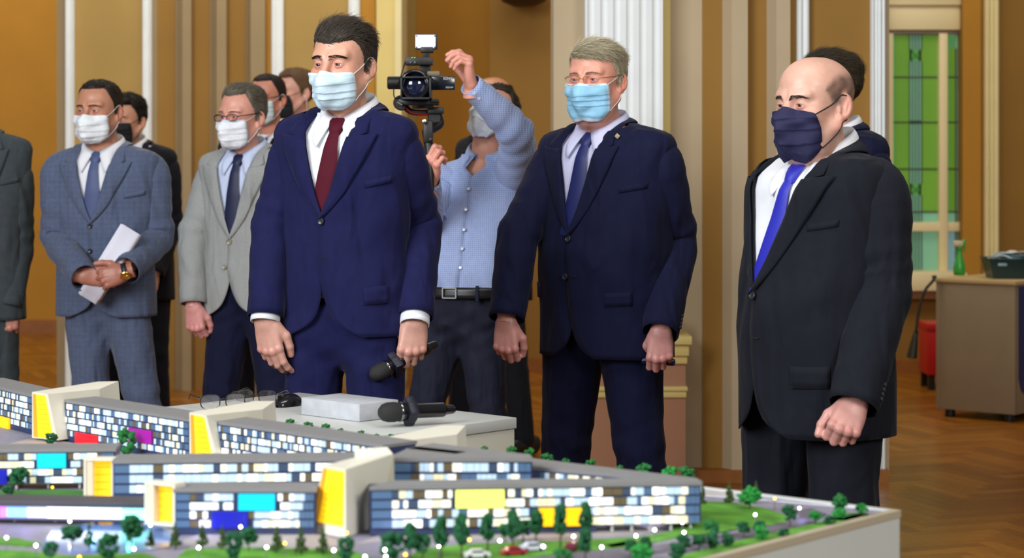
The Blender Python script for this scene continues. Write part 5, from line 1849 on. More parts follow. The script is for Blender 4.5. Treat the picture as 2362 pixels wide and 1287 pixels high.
# basket with folded masks
b = px(2335, 637, pb.y + .30)
bk = empty('basket', (b.x, b.y, hc))
tag(bk, 'dark teal plastic basket full of wrapped masks on the counter', 'basket')
BT = mat('dark_teal_plastic', srgb(24, 58, 62), .35)
w0, w1, hB = .125, .150, .110
def ring_box(z, w, d): return [(-w, -d, z), (w, -d, z), (w, d, z), (-w, d, z)]
g = Geo()
V = ring_box(0, w0, .09) + ring_box(hB, w1, .11) + ring_box(hB, w1 - .005, .105) + ring_box(.006, w0 - .005, .085)
F_ = [(3, 2, 1, 0), (12, 13, 14, 15)]
for a in range(3):
    for i in range(4):
        F_.append((a * 4 + i, a * 4 + (i + 1) % 4, a * 4 + 4 + (i + 1) % 4, a * 4 + 4 + i))
g.add(V, F_)
g.obj('basket_body', BT, bk)
g = Geo()
rim = ring_box(hB, w1 + .004, .114)
g.tube([Vector(p) for p in rim] + [Vector(rim[0])], .005, 8)
g.obj('rim', BT, bk, smooth=True)
Geo().box((-.105, -.1135, .072), (-.055, -.106, .088), bev=.003).obj('handle_slot', mat('slot_shine', srgb(150, 190, 205), .3), bk, smooth=True)
MK = [mat('wrapped_mask_a', srgb(150, 196, 214), .35), mat('wrapped_mask_b', srgb(214, 218, 214), .35), mat('wrapped_mask_c', srgb(180, 206, 216), .35)]
for i in range(5):
    rr = random.Random(i)
    gx = Geo()
    n = 9
    V = []
    for a in range(n):
        for c_ in range(5):
            x = -.085 + .17 * a / (n - 1); y = -.045 + .09 * c_ / 4
            V.append((x, y, .010 * math.sin(a * .9 + i) * math.cos(c_ + i) + .022 * math.cos((x) * 16)))
    gx.add(V, grid_faces(n, 5))
    o = gx.obj('wrapped_mask', MK[i % 3], bk, smooth=True, loc=(-.055 + .012 * i, .01 * (i % 2), hB - .022 + .008 * i), rot=(.15 * rr.uniform(-1, 1), .15 * rr.uniform(-1, 1), rr.uniform(-.6, .6)))
    solid(o, .004)

# drooping gooseneck
p0 = px(2160, 645, pa.y + .02); 
pts = [px(x, y, pa.y - .03) for x, y in ((2156, 641), (2150, 650), (2135, 668), (2125, 695), (2118, 725), (2113, 768))]
gn = Geo(); gn.tube(catmull(pts, 6), .0085, 10)
go = gn.obj('gooseneck_lamp', mat('dark_olive_rubber', srgb(40, 38, 22), .45), smooth=True)
tag(go, 'dark flexible gooseneck lamp drooping over the side of the counter', 'lamp')
a, b = px(2113, 762, pa.y - .02), px(2103, 826, pa.y - .02)
dv = (b - a)
Mx = Matrix.Translation(a) @ dv.to_track_quat('Z', 'Y').to_matrix().to_4x4()
L_ = dv.length
Geo().lathe([(.010, 0), (.014, .004), (.017, L_ * .25), (.026, L_ * .7), (.030, L_ * .97), (.026, L_)], 20, M=Mx).obj('shade', MATS['dark_olive_rubber'], go, smooth=True, auto=40)
Geo().lathe([(.014, -.004), (.014, .004), (.009, .010)], 16, M=Matrix.Translation(pts[0] + Vector((-.002, 0, .004)))).obj('clamp', MATS['dark_olive_rubber'], go, smooth=True, auto=40)

# red stand behind the counter
ra = on_plane(2139, 900, 0.0)
rs = empty('red_stand', (ra.x, ra.y, 0))
tag(rs, 'red box on dark feet standing on the parquet behind the counter', 'box')
h1 = EYE - (748 - HORIZON) / F_PX * ra.y; h0 = EYE - (866 - HORIZON) / F_PX * ra.y
Geo().box((0, 0, h0), (.22, .28, h1), bev=.008).obj('box_body', mat('red_paint', srgb(186, 26, 26), .45), rs, smooth=True, auto=40)
Geo().box((-.004, -.006, h1 - .04), (.224, .286, h1 + .004), bev=.004).obj('lid', MATS['red_paint'], rs, smooth=True, auto=40)
for (x, y) in ((.01, .01), (.17, .01), (.01, .23), (.17, .23)):
    Geo().box((x, y, 0), (x + .04, y + .04, h0 + .002)).obj('foot', MATS['black_plastic'], rs)
# ------------------------------------------------------------------ things held or worn
BLACK = mat('matte_black', (.010, .010, .011, 1), .45)
GLOSSB = mat('gloss_black', (.008, .008, .010, 1), .18, coat=.4)
MESHB = mat('black_mesh', (.014, .014, .015, 1), .6, bump=(1400, .8, .0015))
STEEL = mat('brushed_steel', (.5, .5, .5, 1), .3, metal=1.0)

def axis_matrix(a, b):
    a, b = Vector(a), Vector(b)
    return Matrix.Translation(a) @ (b - a).to_track_quat('Z', 'Y').to_matrix().to_4x4(), (b - a).length

def microphone(head, tail, label, star=True, r=1.0):
    M, L = axis_matrix(head, tail)
    root = empty('microphone', head)
    M = Matrix.Translation(-Vector(head)) @ M
    tag(root, label, 'microphone')
    Geo().lathe([(.001, 0), (.012 * r, .003), (.021 * r, .012), (.025 * r, .026), (.0255 * r, .042), (.023 * r, .056)], 24, M=M).obj('head', MESHB, root, smooth=True, auto=60)
    Geo().lathe([(.0245 * r, .055), (.0255 * r, .057), (.0255 * r, .061), (.024 * r, .063)], 24, M=M).obj('ring', mat('dark_chrome', (.25, .25, .26, 1), .2, metal=1.0), root, smooth=True, auto=40)
    Geo().lathe([(.0235 * r, .062), (.021 * r, .078), (.0185 * r, .10), (.0185 * r, L * .84), (.0175 * r, L * .85), (.013 * r, L * .88), (.0115 * r, L * .97), (.008 * r, L)], 24, M=M).obj('handle', GLOSSB, root, smooth=True, auto=40)
    if star:
        pr = []
        n = 32
        V, F_ = [], []
        for z in (.074, .079, .092, .097):
            k = 1.0 if z in (.079, .092) else .93
            for i in range(n):
                a = 2 * PI * i / n
                rr = (.031 + .008 * max(0, math.cos(4 * a)) ** 1.4) * k * r
                V.append(M @ Vector((rr * math.cos(a), rr * math.sin(a), z)))
        for s_ in range(3):
            for i in range(n):
                F_.append((s_ * n + i, s_ * n + (i + 1) % n, (s_ + 1) * n + (i + 1) % n, (s_ + 1) * n + i))
        F_.append(tuple(range(n - 1, -1, -1))); F_.append(tuple(3 * n + i for i in range(n)))
        Geo().add(V, F_).obj('anti_roll_ring', mat('dark_navy_rubber', srgb(20, 22, 40), .5), root, smooth=True, auto=45)
    return root

# microphone in the left hand of the person in navy
P = PP['centre']
org, MR = P['handL']
w = lambda v, P=P: P['Rz'] @ np.asarray(v) + P['base']
grip = w(org + MR @ np.array((0.0, -.030, .108)))
dY = grip[1]
h_ = px(838, 838, dY - .06); t_ = px(992, 762, dY + .05)
d_ = (t_ - h_).normalized()
t0 = (Vector(grip) - h_).dot(d_)
sh = Vector(grip) - (h_ + d_ * t0)
microphone(h_ + sh, t_ + sh, 'black handheld microphone hanging from the fist of the person in navy')

# roll of papers
P = PP['plaid']
oL, mL = P['handL']; oR, mR = P['handR']
cpt = (oL + oR) / 2 + np.array((.0, .030, .012))
c = Vector(P['Rz'] @ cpt + P['base'])
a_, b_ = px(213, 672, c.y), px(291, 545, c.y)
ax = (b_ - a_).normalized(); mid = (a_ + b_) / 2
sd = ax.cross(Vector((0, -1, 0))).normalized()
pap = empty('papers', (mid.x, c.y, mid.z))
tag(pap, 'white sheets of paper folded lengthwise, held under the clasped hands', 'papers')
PAP = mat('white_paper', srgb(232, 232, 246), .7)
for i in range(4):
    L = .325 - .006 * i; W = .086
    V = []
    n = 15
    for j in range(n):
        a = PI * 1.0 * j / (n - 1)
        # folded over along one edge
        u = math.cos(a)
        off = (.012 + .0025 * i) * math.sin(a) ** .6 if 0 < j < n - 1 else 0
        q = j / (n - 1)
        uu = (-1 + 2 * q * 2) if q < .5 else (1 - (q - .5) * 4)
        yy = -.004 - .0022 * i + (.012 * (1 - abs(uu)) * .3 if q < .5 else .010 + .004 * (1 - uu) * .2)
        for s_ in (-1, 1):
            p = sd * (W * .5 * uu + .003 * i) + ax * (L * .5 * s_ + .004 * i * (1 if i % 2 else -1)) + Vector((0, yy - .010, 0))
            V.append(p)
    F_ = [(2 * j, 2 * j + 1, 2 * j + 3, 2 * j + 2) for j in range(n - 1)]
    o = link('sheet', mesh_from('sheet', V, F_, PAP), pap)
    solid(o, .0006, 0)

# wristwatch of the same person
root = P['root']
dv = mL[:, 2] / np.linalg.norm(mL[:, 2]); nv = mL[:, 1] / np.linalg.norm(mL[:, 1]); tv = mL[:, 0] / np.linalg.norm(mL[:, 0])
c = oL - dv * .002
pts = [c + (tv * math.cos(a) * .0335 + nv * math.sin(a) * .0275) for a in np.linspace(0, 2 * PI, 25)]
V, F_ = [], []
for p in pts:
    o_ = (p - c); o_ = o_ / np.linalg.norm(o_)
    for (a, b) in ((-.010, 0), (.010, 0), (.010, .003), (-.010, .003)):
        V.append(p + dv * a + o_ * b)
for i in range(24):
    for k_ in range(4):
        F_.append((i * 4 + k_, i * 4 + (k_ + 1) % 4, (i + 1) * 4 + (k_ + 1) % 4, (i + 1) * 4 + k_))
strap = link('wristwatch', mesh_from('wristwatch', V, F_, mat('black_strap', (.012, .014, .018, 1), .45)), root)
strap['label'] = 'gold wristwatch on a black strap'
dn = (nv * .80 - tv * .60); dn /= np.linalg.norm(dn)
Mx = Matrix.Translation(Vector(c + dn * .031)) @ Vector(dn).to_track_quat('Z', 'Y').to_matrix().to_4x4()
GOLD = mat('gold', (.85, .58, .18, 1), .22, metal=1.0)
Geo().lathe([(.0165, -.003), (.019, 0), (.019, .005), (.0165, .007), (.0150, .0065)], 28, M=Mx).obj('watch_case', GOLD, strap, smooth=True, auto=40)
Geo().lathe([(.0148, .0052), (.0148, .0060), (.0002, .0062)], 24, M=Mx).obj('watch_dial', mat('dark_dial', (.06, .05, .04, 1), .15), strap, smooth=True)
g = Geo()
for (x, y, x2, y2) in ((0, 0, .009, .004), (0, 0, -.003, .011)):
    g.tube([Mx @ Vector((x, y, .0067)), Mx @ Vector((x2, y2, .0067))], .0006, 5)
for s1 in (-1, 1):
    for s2 in (-1, 1):
        g.lathe([(.003, -.002), (.003, .004), (.0005, .005)], 8, M=Mx @ Matrix.Translation((.0195 * s1, .008 * s2, 0)))
g.obj('watch_trim', GOLD, strap, smooth=True, auto=40)

# ring, small dark case and lapel pin of the person in dark blue
P = PP['official']; root = P['root']
oR, mR = P['handR']
fi = FINGERS[2]
pose = POSES['loosefist']; cu = pose['curl'][2][0]
base = np.array((fi[0], fi[1] - .003, fi[2]))
dirv = np.array((0, -math.sin(cu), math.cos(cu)))
c = base + dirv * .018
pts = []
for a in np.linspace(0, 2 * PI, 21):
    s_ = np.array((1, 0, 0)); u_ = np.cross(dirv, s_)
    pts.append(oR + mR @ (c + (s_ * math.cos(a) + u_ * math.sin(a)) * .0108))
V, F_ = tube(pts, .0014, 6)
link('ring', mesh_from('ring', V, F_, GOLD), root)['label'] = 'thin gold finger ring'
oL, mL = P['handL']
cc = Vector(P['Rz'] @ (oL + mL @ np.array((.005, -.034, .100))) + P['base'])
tx = Vector(P['Rz'] @ (mL[:, 0] / np.linalg.norm(mL[:, 0])))
pc = empty('case', cc)
tag(pc, 'small dark blue case gripped in the fist of person with gold-rimmed glasses', 'case')
M = tx.to_track_quat('Z', 'Y').to_matrix().to_4x4()
Geo().lathe([(.001, -.058), (.010, -.056), (.012, -.050), (.012, .046), (.010, .053), (.001, .055)], 18, M=M).obj('case_body', mat('dark_blue_plastic', srgb(24, 24, 62), .3), pc, smooth=True, auto=40)
Geo().lathe([(.0126, -.020), (.0130, -.018), (.0130, -.014), (.0126, -.012)], 18, M=M).obj('band', STEEL, pc, smooth=True, auto=40)
T = P['T']; k = P['k']
x_l = .105; zz = EYE - (315 - HORIZON) / P['s']
p = T.S(T.u_of_x(np.array(x_l), np.array(zz)), np.array(zz), .014)
p2 = T.S(T.u_of_x(np.array(x_l + .01), np.array(zz)), np.array(zz), .014)
nrm_ = np.cross(p2 - p, np.array((0, -.35, 1.0))); nrm_ /= np.linalg.norm(nrm_)
if nrm_[1] > 0: nrm_ = -nrm_
Mx = Matrix.Translation(Vector(p)) @ Vector(nrm_).to_track_quat('Z', 'Y').to_matrix().to_4x4()
g = Geo()
n = 24
V, F_ = [], []
for (z, kf) in ((-.002, .95), (.0, 1.0), (.002, .9), (.0028, .5)):
    for i in range(n):
        a = 2 * PI * i / n
        rr = (.0082 + .0012 * math.cos(4 * a) + .0008 * math.cos(8 * a)) * kf
        V.append(Mx @ Vector((rr * math.cos(a), rr * math.sin(a), z)))
for s_ in range(3):
    for i in range(n):
        F_.append((s_ * n + i, s_ * n + (i + 1) % n, (s_ + 1) * n + (i + 1) % n, (s_ + 1) * n + i))
F_.append(tuple(3 * n + i for i in range(n)))
g.add(V, F_)
pin = g.obj('lapel_pin', mat('pale_gold', srgb(214, 196, 150), .35, metal=.3), P['jacket_obj'], smooth=True, auto=40)
pin['label'] = 'small gilt badge on the lapel'

# earpiece of the profile person
P = PP['behind_profile']
for hs_ in (1,):
    hp, HR, s_ = P['hp'], P['HR'], P['hs']
    pts = [hp + HR @ (np.array(q) * s_) for q in ((.086, .004, -.012), (.090, .008, -.018), (.090, .016, -.034), (.084, .022, -.06), (.070, .03, -.10))]
    V, F_ = tube(catmull(pts, 5), .0032, 8)
    link('earpiece', mesh_from('earpiece', V, F_, mat('clear_earpiece', srgb(220, 214, 206), .3)), P['root'])['label'] = 'pale coiled earpiece'

# ---- video camera on its stabiliser
P = PP['cameraman']
Dc = P['base'][1] - .40
def K(x, y, dz=0.0): return px(x, y, Dc + dz)
S_ = F_PX / Dc
vc = empty('video_camera', K(975, 195))
tag(vc, 'black video camera with lit lamp on top, held up by the person in checked shirt', 'video camera')
vc0 = Vector(vc.location)
def vobj(g, name, m, label=None, parent=None, auto=40, smooth=True):
    g.V = [Vector(v) - vc0 for v in g.V]
    o = g.obj(name, m, parent or vc, smooth=smooth, auto=auto)
    if label: o['label'] = label
    return o
def kbox(x0, x1, y0, y1, d0, d1, bev=.003):
    a, b = K(x0, y1), K(x1, y0)
    return Geo().box((a.x, Dc + d0, a.z), (b.x, Dc + d1, b.z), bev=bev)
yaxis = Matrix.Rotation(PI / 2, 4, 'X')           # local z -> -Y
vobj(kbox(926, 992, 180, 236, .02, .26, .012), 'camera_body', BLACK)
lens = K(958, 196, 0)
M = Matrix.Translation(lens) @ yaxis
vobj(Geo().lathe([(.052, -.06), (.052, .015), (.055, .018), (.055, .060), (.050, .064), (.046, .064), (.040, .050), (.036, .030)], 32, M=M, caps=False), 'lens_barrel', GLOSSB)
vobj(Geo().lathe([(.0385, .030), (.034, .036), (.020, .041), (.0005, .043)], 32, M=M), 'front_lens', mat('lens_glass', (.012, .016, .05, 1), .03, coat=1.0))
hood = Geo()
for (x0, x1, y0, y1) in ((926, 996, 178, 182), (926, 996, 226, 230), (926, 930, 178, 230), (992, 996, 178, 230)):
    a, b = K(x0, y1), K(x1, y0)
    hood.box((a.x, Dc - .075, a.z), (b.x, Dc + .03, b.z), bev=.001)
vobj(hood, 'lens_hood', BLACK)
scr = vobj(kbox(992, 1050, 176, 208, -.012, .006, .003), 'viewfinder_screen', mat('screen_back', srgb(18, 22, 34), .22, coat=.3))
M = Matrix.Translation(K(911, 191, .10)) @ Matrix.Rotation(PI / 2, 4, 'Y')
vobj(Geo().lathe([(.020, -.028), (.024, -.025), (.024, .026), (.020, .03)], 24, M=M), 'motor', BLACK)
def lettering(body, size, m, parent, loc):
    txt = bpy.data.curves.new('lettering', 'FONT'); txt.body = body; txt.size = size; txt.extrude = .0004; txt.align_x = 'CENTER'; txt.align_y = 'CENTER'
    tmp = bpy.data.objects.new('lettering_curve', txt); COL.objects.link(tmp)
    bpy.context.view_layer.update()
    me = bpy.data.meshes.new_from_object(tmp.evaluated_get(bpy.context.evaluated_depsgraph_get()))
    bpy.data.objects.remove(tmp); me.materials.clear(); me.materials.append(m)
    return link('lettering', me, parent, loc, (PI / 2, 0, 0))
WPRINT = mat('white_print', srgb(225, 228, 232), .5)
pz = K(1033, 181.5) - vc0; lettering('SONY', .0125, WPRINT, scr, (pz.x, -.0132, pz.z))
pz = K(1037, 202) - vc0; lettering('XDCAM', .0075, WPRINT, scr, (pz.x, -.0132, pz.z))
# handle, audio unit, cable
g = kbox(930, 1012, 165, 180, .02, .20, .006); vobj(g, 'top_handle', BLACK)
vobj(kbox(985, 1015, 164, 176, -.01, .10, .005), 'microphone_mount', mat('worn_grey', srgb(118, 110, 84), .5))
vobj(kbox(968, 992, 134, 170, .02, .08, .004), 'shoe_mount', BLACK)
au = vobj(kbox(935, 998, 132, 150, -.02, .07, .003), 'audio_unit', BLACK)
for x in (947, 957):
    vobj(Geo().lathe([(.004, -.003), (.0042, .004), (.0025, .005), (.0024, .001)], 14, M=Matrix.Translation(K(x, 144, -.022)) @ yaxis), 'socket', STEEL, parent=au)
for x in (949, 955):
    vobj(Geo().box(tuple(K(x, 133.5, -.023)), tuple(K(x + 3, 132.3, -.015))), 'indicator', mat('green_indicator', srgb(90, 220, 60), .4, emit=srgb(90, 220, 60), emit_s=1.5), parent=au, smooth=False)
g = Geo(); g.tube(catmull([K(936, 140, 0), K(929, 160, -.02), K(923, 182, -.02), K(918, 196, .02)], 6), .0028, 6); vobj(g, 'cable', BLACK)
g = Geo(); g.tube(catmull([K(908, 206, .05), K(909, 222, .0), K(915, 228, .0), K(924, 224, .03)], 6), .0024, 6); vobj(g, 'cable', BLACK)
# lamp panel
vobj(kbox(975, 990, 108, 134, .0, .03, .003), 'lamp_stem', BLACK)
vobj(kbox(970, 1000, 108, 122, -.008, .03, .004), 'lamp_bracket', BLACK)
lp = vobj(kbox(957, 1009, 79, 114, -.002, .022, .003), 'lamp_panel', BLACK)
lp['label'] = 'lit white lamp panel'
vobj(kbox(958.5, 1004.5, 80.5, 111, -.005, -.002, .0008), 'diffuser', mat('lit_diffuser', srgb(214, 224, 250), .5, emit=srgb(206, 220, 255), emit_s=.85), parent=lp)
for (x, y) in ((961, 83), (1003, 83), (961, 109), (1003, 109)):
    vobj(Geo().lathe([(.003, 0), (.003, .002), (.0004, .003)], 8, M=Matrix.Translation(K(x, y, -.006)) @ yaxis), 'screw', BLACK, parent=lp)
# stabiliser
RED = mat('red_trim', srgb(176, 30, 40), .4)
vobj(kbox(918, 1012, 228, 242, .0, .10, .004), 'quick_plate', BLACK)
vobj(kbox(950, 1000, 236, 250, .02, .10, .003), 'plate_base', GLOSSB)
g = Geo(); g.tube([K(992, 234, .0), K(1012, 234, .0)], .0055, 10); vobj(g, 'clamp_knob', BLACK)
g = Geo(); g.tube([K(916, 236, .0), K(928, 242, .0)], .006, 10); vobj(g, 'lever', STEEL)
M = Matrix.Translation(K(926, 238, .09)) @ yaxis
vobj(Geo().lathe([(.026, 0), (.028, .004), (.028, .05), (.024, .055)], 24, M=M), 'roll_motor', BLACK)
g = Geo(); g.tube(catmull([K(930, 240, .06), K(945, 256, .07), K(970, 260, .08), K(1008, 258, .09)], 6), [(.012, .010)] * 19, 10); vobj(g, 'stabiliser_arm', BLACK)
g = Geo(); g.tube(catmull([K(934, 246, .045), K(948, 259.5, .055), K(972, 263.5, .064), K(990, 263, .07)], 6), .0022, 6); vobj(g, 'trim_line', RED)
vobj(kbox(985, 1022, 246, 262, .05, .12, .004), 'arm_block', BLACK)
M = Matrix.Translation(K(1003, 272, .10)) @ yaxis
vobj(Geo().lathe([(.024, -.02), (.026, -.016), (.026, .03), (.022, .034)], 24, M=M), 'pan_motor', BLACK)
g = Geo(); g.tube(catmull([K(1010, 268, .09), K(1014, 285, .08), K(1000, 296, .06), K(988, 302, .04)], 6), [(.017, .016)] * 19, 12); vobj(g, 'stabiliser_arm', BLACK)
vobj(kbox(976, 998, 278, 330, .0, .06, .006), 'grip_head', BLACK)
g = Geo(); g.tube([K(984, 300, .03), K(990, 345, .02), K(992, 440, .0)], [.019, .017, .016], 16); vobj(g, 'grip', MATS['matte_black'])
M = Matrix.Translation(K(979, 280, -.005)) @ yaxis
vobj(Geo().lathe([(.009, 0), (.009, .008), (.006, .010)], 14, M=M), 'dial', STEEL)
M = Matrix.Translation(K(994, 322, .0)) @ yaxis
vobj(Geo().lathe([(.008, 0), (.008, .012), (.005, .014)], 14, M=M), 'knob', BLACK)
# ------------------------------------------------------------------ white side table with things on it
ZM, ZT = .75, .76
Rc = on_plane(2075, 1180, ZM)
E1 = (on_plane(1620, 1125, ZM) - Rc).normalized()
E2 = Vector((E1.y, -E1.x, 0)) if (on_plane(1655, 1287, ZM) - Rc).dot(Vector((E1.y, -E1.x, 0))) > 0 else Vector((-E1.y, E1.x, 0))
LAMI = mat('white_laminate', srgb(194, 196, 192), .42, noise=(5, .02))
LAMI_E = mat('laminate_edge', srgb(196, 194, 180), .5)
PLINTH = mat('white_plinth', srgb(196, 200, 194), .5, noise=(4, .02))
tc_ = on_plane(1192, 963, ZT); tb_ = on_plane(690, 905, ZT)
tx = (tb_ - tc_); TL = tx.length; tx.normalize()
ty = Vector((tx.y, -tx.x, 0))
if ty.y > 0: ty = -ty
tab = empty('side_table', (tc_.x, tc_.y, 0), math.atan2(tx.y, tx.x))
tag(tab, 'white laminate side table behind the model, with block and microphone on it', 'table')
sgn = 1 if Vector((-tx.y, tx.x, 0)).dot(ty) > 0 else -1
TW = .52
def tbox(x0, x1, y0, y1, z0, z1, bev=.002):
    a, b = sorted((y0 * sgn, y1 * sgn))
    return Geo().box((x0, a, z0), (x1, b, z1), bev=bev)
tbox(0, TL, 0, TW, ZT - .028, ZT).obj('tabletop', LAMI, tab, smooth=True, auto=40)
tbox(.004, .022, .004, TW - .004, 0, ZT - .030).obj('side_panel', LAMI_E, tab, smooth=True, auto=40)
tbox(TL - .022, TL - .004, .004, TW - .004, 0, ZT - .030).obj('side_panel', LAMI_E, tab, smooth=True, auto=40)
tbox(.024, TL - .024, .004, .022, 0, ZT - .030).obj('back_panel', LAMI_E, tab, smooth=True, auto=40)
tbox(.024, TL - .024, TW - .022, TW - .004, 0, ZT - .030).obj('front_panel', LAMI_E, tab, smooth=True, auto=40)

# concrete block
q0 = on_plane(829, 974, ZT); q1 = on_plane(695, 957, ZT); q2 = on_plane(895, 960, ZT)
u = (q1 - q0); v = (q2 - q0); v = v - u * (v.dot(u) / u.length_squared)
blk = empty('block', q0, math.atan2(u.y, u.x))
tag(blk, 'pale grey concrete-look block lying on the white side table', 'block')
vy = v.length * (1 if Vector((-u.y, u.x, 0)).dot(v) > 0 else -1)
CONC = mat('pale_concrete', srgb(182, 185, 190), .7, noise=(34, .10), bump=(90, .25, .0008))
a, b = sorted((0, vy))
Geo().box((0, a, .0015), (u.length, b, .046), bev=.0012).obj('slab', CONC, blk, smooth=True, auto=40)
Geo().box((.002, a + .002, 0), (u.length - .002, b - .002, .0014)).obj('base_sheet', mat('block_shadow_gap', srgb(120, 122, 126), .8), blk)  # grey sheet draws the dark shadow line under the slab

# microphone on the table
h_ = px(873, 962, 5.31); t_ = px(1049, 966, 5.41)
h_.z = ZT + .0385; t_.z = ZT + .0355
microphone(h_, t_, 'black cordless microphone with star-shaped rubber ring lying on the white table', r=1.0)

# computer mouse
mb = on_plane(664, 936, ZT)
mo = empty('computer_mouse', mb, math.radians(-28))
tag(mo, 'glossy black computer mouse on the corner of the white table', 'mouse')
V, F_ = [], []
nu, nv_ = 20, 10
for i in range(nu + 1):
    t = i / nu
    y = -.052 + .104 * t
    wd = .030 * (math.sin(PI * min(.999, max(.001, t))) ** .42) * (1 - .08 * math.cos(PI * t))
    hgt = .036 * (math.sin(PI * (t * .94 + .03)) ** .55) * (.82 + .25 * t)
    for j in range(nv_ + 1):
        a = PI * j / nv_
        V.append((-wd * math.cos(a), y, max(.0008, hgt * math.sin(a) ** .7 if 0 < j < nv_ else .0008)))
F_ = grid_faces(nu + 1, nv_ + 1)
F_.append(tuple((nv_ + 1) * i for i in range(nu + 1)) + tuple((nv_ + 1) * i + nv_ for i in range(nu, -1, -1)))
Geo().add(V, F_).obj('shell', GLOSSB, mo, smooth=True, auto=50)
g = Geo(); g.lathe([(.0003, -.003), (.006, -.003), (.006, .003), (.0003, .003)], 14, M=Matrix.Translation((0, -.026, .030)) @ Matrix.Rotation(PI / 2, 4, 'Y'))
g.obj('wheel', mat('grey_rubber', (.05, .05, .05, 1), .5), mo, smooth=True, auto=40)
Geo().box((-.0006, -.050, .018), (.0006, -.008, .0335)).obj('button_gap', BLACK, mo)

# two pairs of spectacles
def folded_glasses(loc, rz, label, col, tint, s=1.0):
    root = empty('spectacles', loc, rz)
    tag(root, label, 'glasses')
    FM = mat('spectacle_frame_' + col[0], col[1], .25, coat=.4)
    g = Geo()
    lens = []
    for sx in (-1, 1):
        pts = []
        for k_ in range(25):
            a = 2 * PI * k_ / 24
            c_, s_ = math.cos(a), math.sin(a)
            q = (abs(c_) ** 3.2 + abs(s_) ** 3.2) ** (-1 / 3.2)
            pts.append(Vector((.034 * sx + .026 * c_ * q, .004 * abs(c_), .020 + .0185 * s_ * q)) * s)
        g.tube(pts, .0016 * s, 6); lens.append(pts)
    g.tube(catmull([Vector((-.009, 0, .024)) * s, Vector((0, -.002, .027)) * s, Vector((.009, 0, .024)) * s], 4), .0018 * s, 6)
    g.obj('front_frame', FM, root, smooth=True, auto=50)
    LM = mat('lens_' + col[0], tint, .04, trans=.8, alpha=.45)
    for pts in lens:
        c = sum((Vector(p) for p in pts[:-1]), Vector()) / 24
        Geo().add(list(pts[:-1]) + [c], [(i, (i + 1) % 24, 24) for i in range(24)]).obj('lens', LM, root)
    for sx in (-1, 1):
        g = Geo()
        g.tube(catmull([Vector((.060 * sx, .002, .030)) * s, Vector((.062 * sx, .03, .031)) * s, Vector((.060 * sx, .10, .031)) * s, Vector((.056 * sx, .135, .016)) * s], 5), [(.0014 * s, .0032 * s)] * 16, 8)
        g.obj('temple', FM, root, smooth=True)
    return root
folded_glasses(on_plane(515, 943, ZT), math.radians(24), 'dark spectacles with clear lenses standing folded out on the left corner of white table', ('dark', (.014, .013, .012, 1)), (.9, .9, .9, 1), 1.02)
folded_glasses(on_plane(590, 931, ZT), math.radians(-12), 'black sunglasses with smoky lenses lying behind the dark spectacles', ('black', (.006, .006, .007, 1)), (.10, .10, .11, 1), .95)

# ------------------------------------------------------------------ architectural model: base
def MP(a, b, z=0): return Rc + E1 * a + E2 * b + Vector((0, 0, z))
base_o = empty('display_plinth', (Rc.x, Rc.y, 0))
tag(base_o, 'white display plinth carrying the green landscape of the building model', 'display plinth')
def bobj(g, name, m, smooth=False, auto=None):
    o = Vector((Rc.x, Rc.y, 0))
    g.V = [Vector(v) - o for v in g.V]
    return g.obj(name, m, base_o, smooth=smooth, auto=auto)
AL, BW = 2.95, 1.75
quad = [MP(0, 0), MP(AL, 0), MP(AL, BW), MP(0, BW)]
bobj(Geo().prism([(p.x, p.y) for p in quad], 0, ZM - .012), 'plinth', PLINTH)
rim = [MP(.0, .0), MP(AL, .0), MP(AL, BW), MP(.0, BW)]
bobj(Geo().prism([(p.x, p.y) for p in rim], ZM - .012, ZM - .0005), 'ground_board', mat('pavement_grey', srgb(138, 134, 150), .6, noise=(60, .08)))
RIM = mat('plinth_rim', srgb(176, 164, 140), .5)
for (a0, a1, b0, b1) in ((-.002, .018, -.002, BW), (.018, AL, -.002, .012)):
    q = [MP(a0, b0), MP(a1, b0), MP(a1, b1), MP(a0, b1)]
    bobj(Geo().prism([(p.x, p.y) for p in q], ZM - .011, ZM + .003), 'rim', RIM if a0 < 0 else LAMI)
q = [MP(.05, .012), MP(AL, .012), MP(AL, .10), MP(.55, .115), MP(.30, .06)]
bobj(Geo().prism([(p.x, p.y) for p in q], ZM - .001, ZM + .0012), 'edge_strip', mat('glossy_strip', srgb(206, 208, 216), .12, noise=(28, .14)))

LAWN = mat('model_grass', srgb(86, 146, 40), .9, noise=(22, .34), bump=(900, .6, .001))
LAWN2 = mat('model_grass_deep', srgb(58, 118, 36), .9, noise=(26, .22), bump=(900, .6, .001))
ROAD = mat('model_road', srgb(104, 98, 110), .6, noise=(40, .08))
PAVE = mat('model_paving', srgb(168, 160, 160), .6, noise=(90, .08))
def ground(name, pts, m, h=.0014, dome=0.0):
    P = [on_plane(x, y, ZM) for x, y in pts]
    if dome <= 0:
        return bobj(Geo().prism([(p.x, p.y) for p in P], ZM - .001, ZM + h), name, m)
    c = sum(P, Vector()) / len(P)
    V, F_ = [], []
    n = len(P); rings = 7
    for r in range(rings):
        t = r / rings
        for p in P:
            q = p.lerp(c, t)
            V.append((q.x, q.y, ZM + h + dome * (1 - (1 - t) ** 2)))
    V.append((c.x, c.y, ZM + h + dome))
    for r in range(rings - 1):
        for i in range(n):
            F_.append((r * n + i, r * n + (i + 1) % n, (r + 1) * n + (i + 1) % n, (r + 1) * n + i))
    for i in range(n):
        F_.append(((rings - 1) * n + i, (rings - 1) * n + (i + 1) % n, rings * n))
    if (P[1] - P[0]).cross(P[2] - P[0]).z < 0: F_ = [f[::-1] for f in F_]
    return bobj(Geo().add(V, F_), name, m, True)
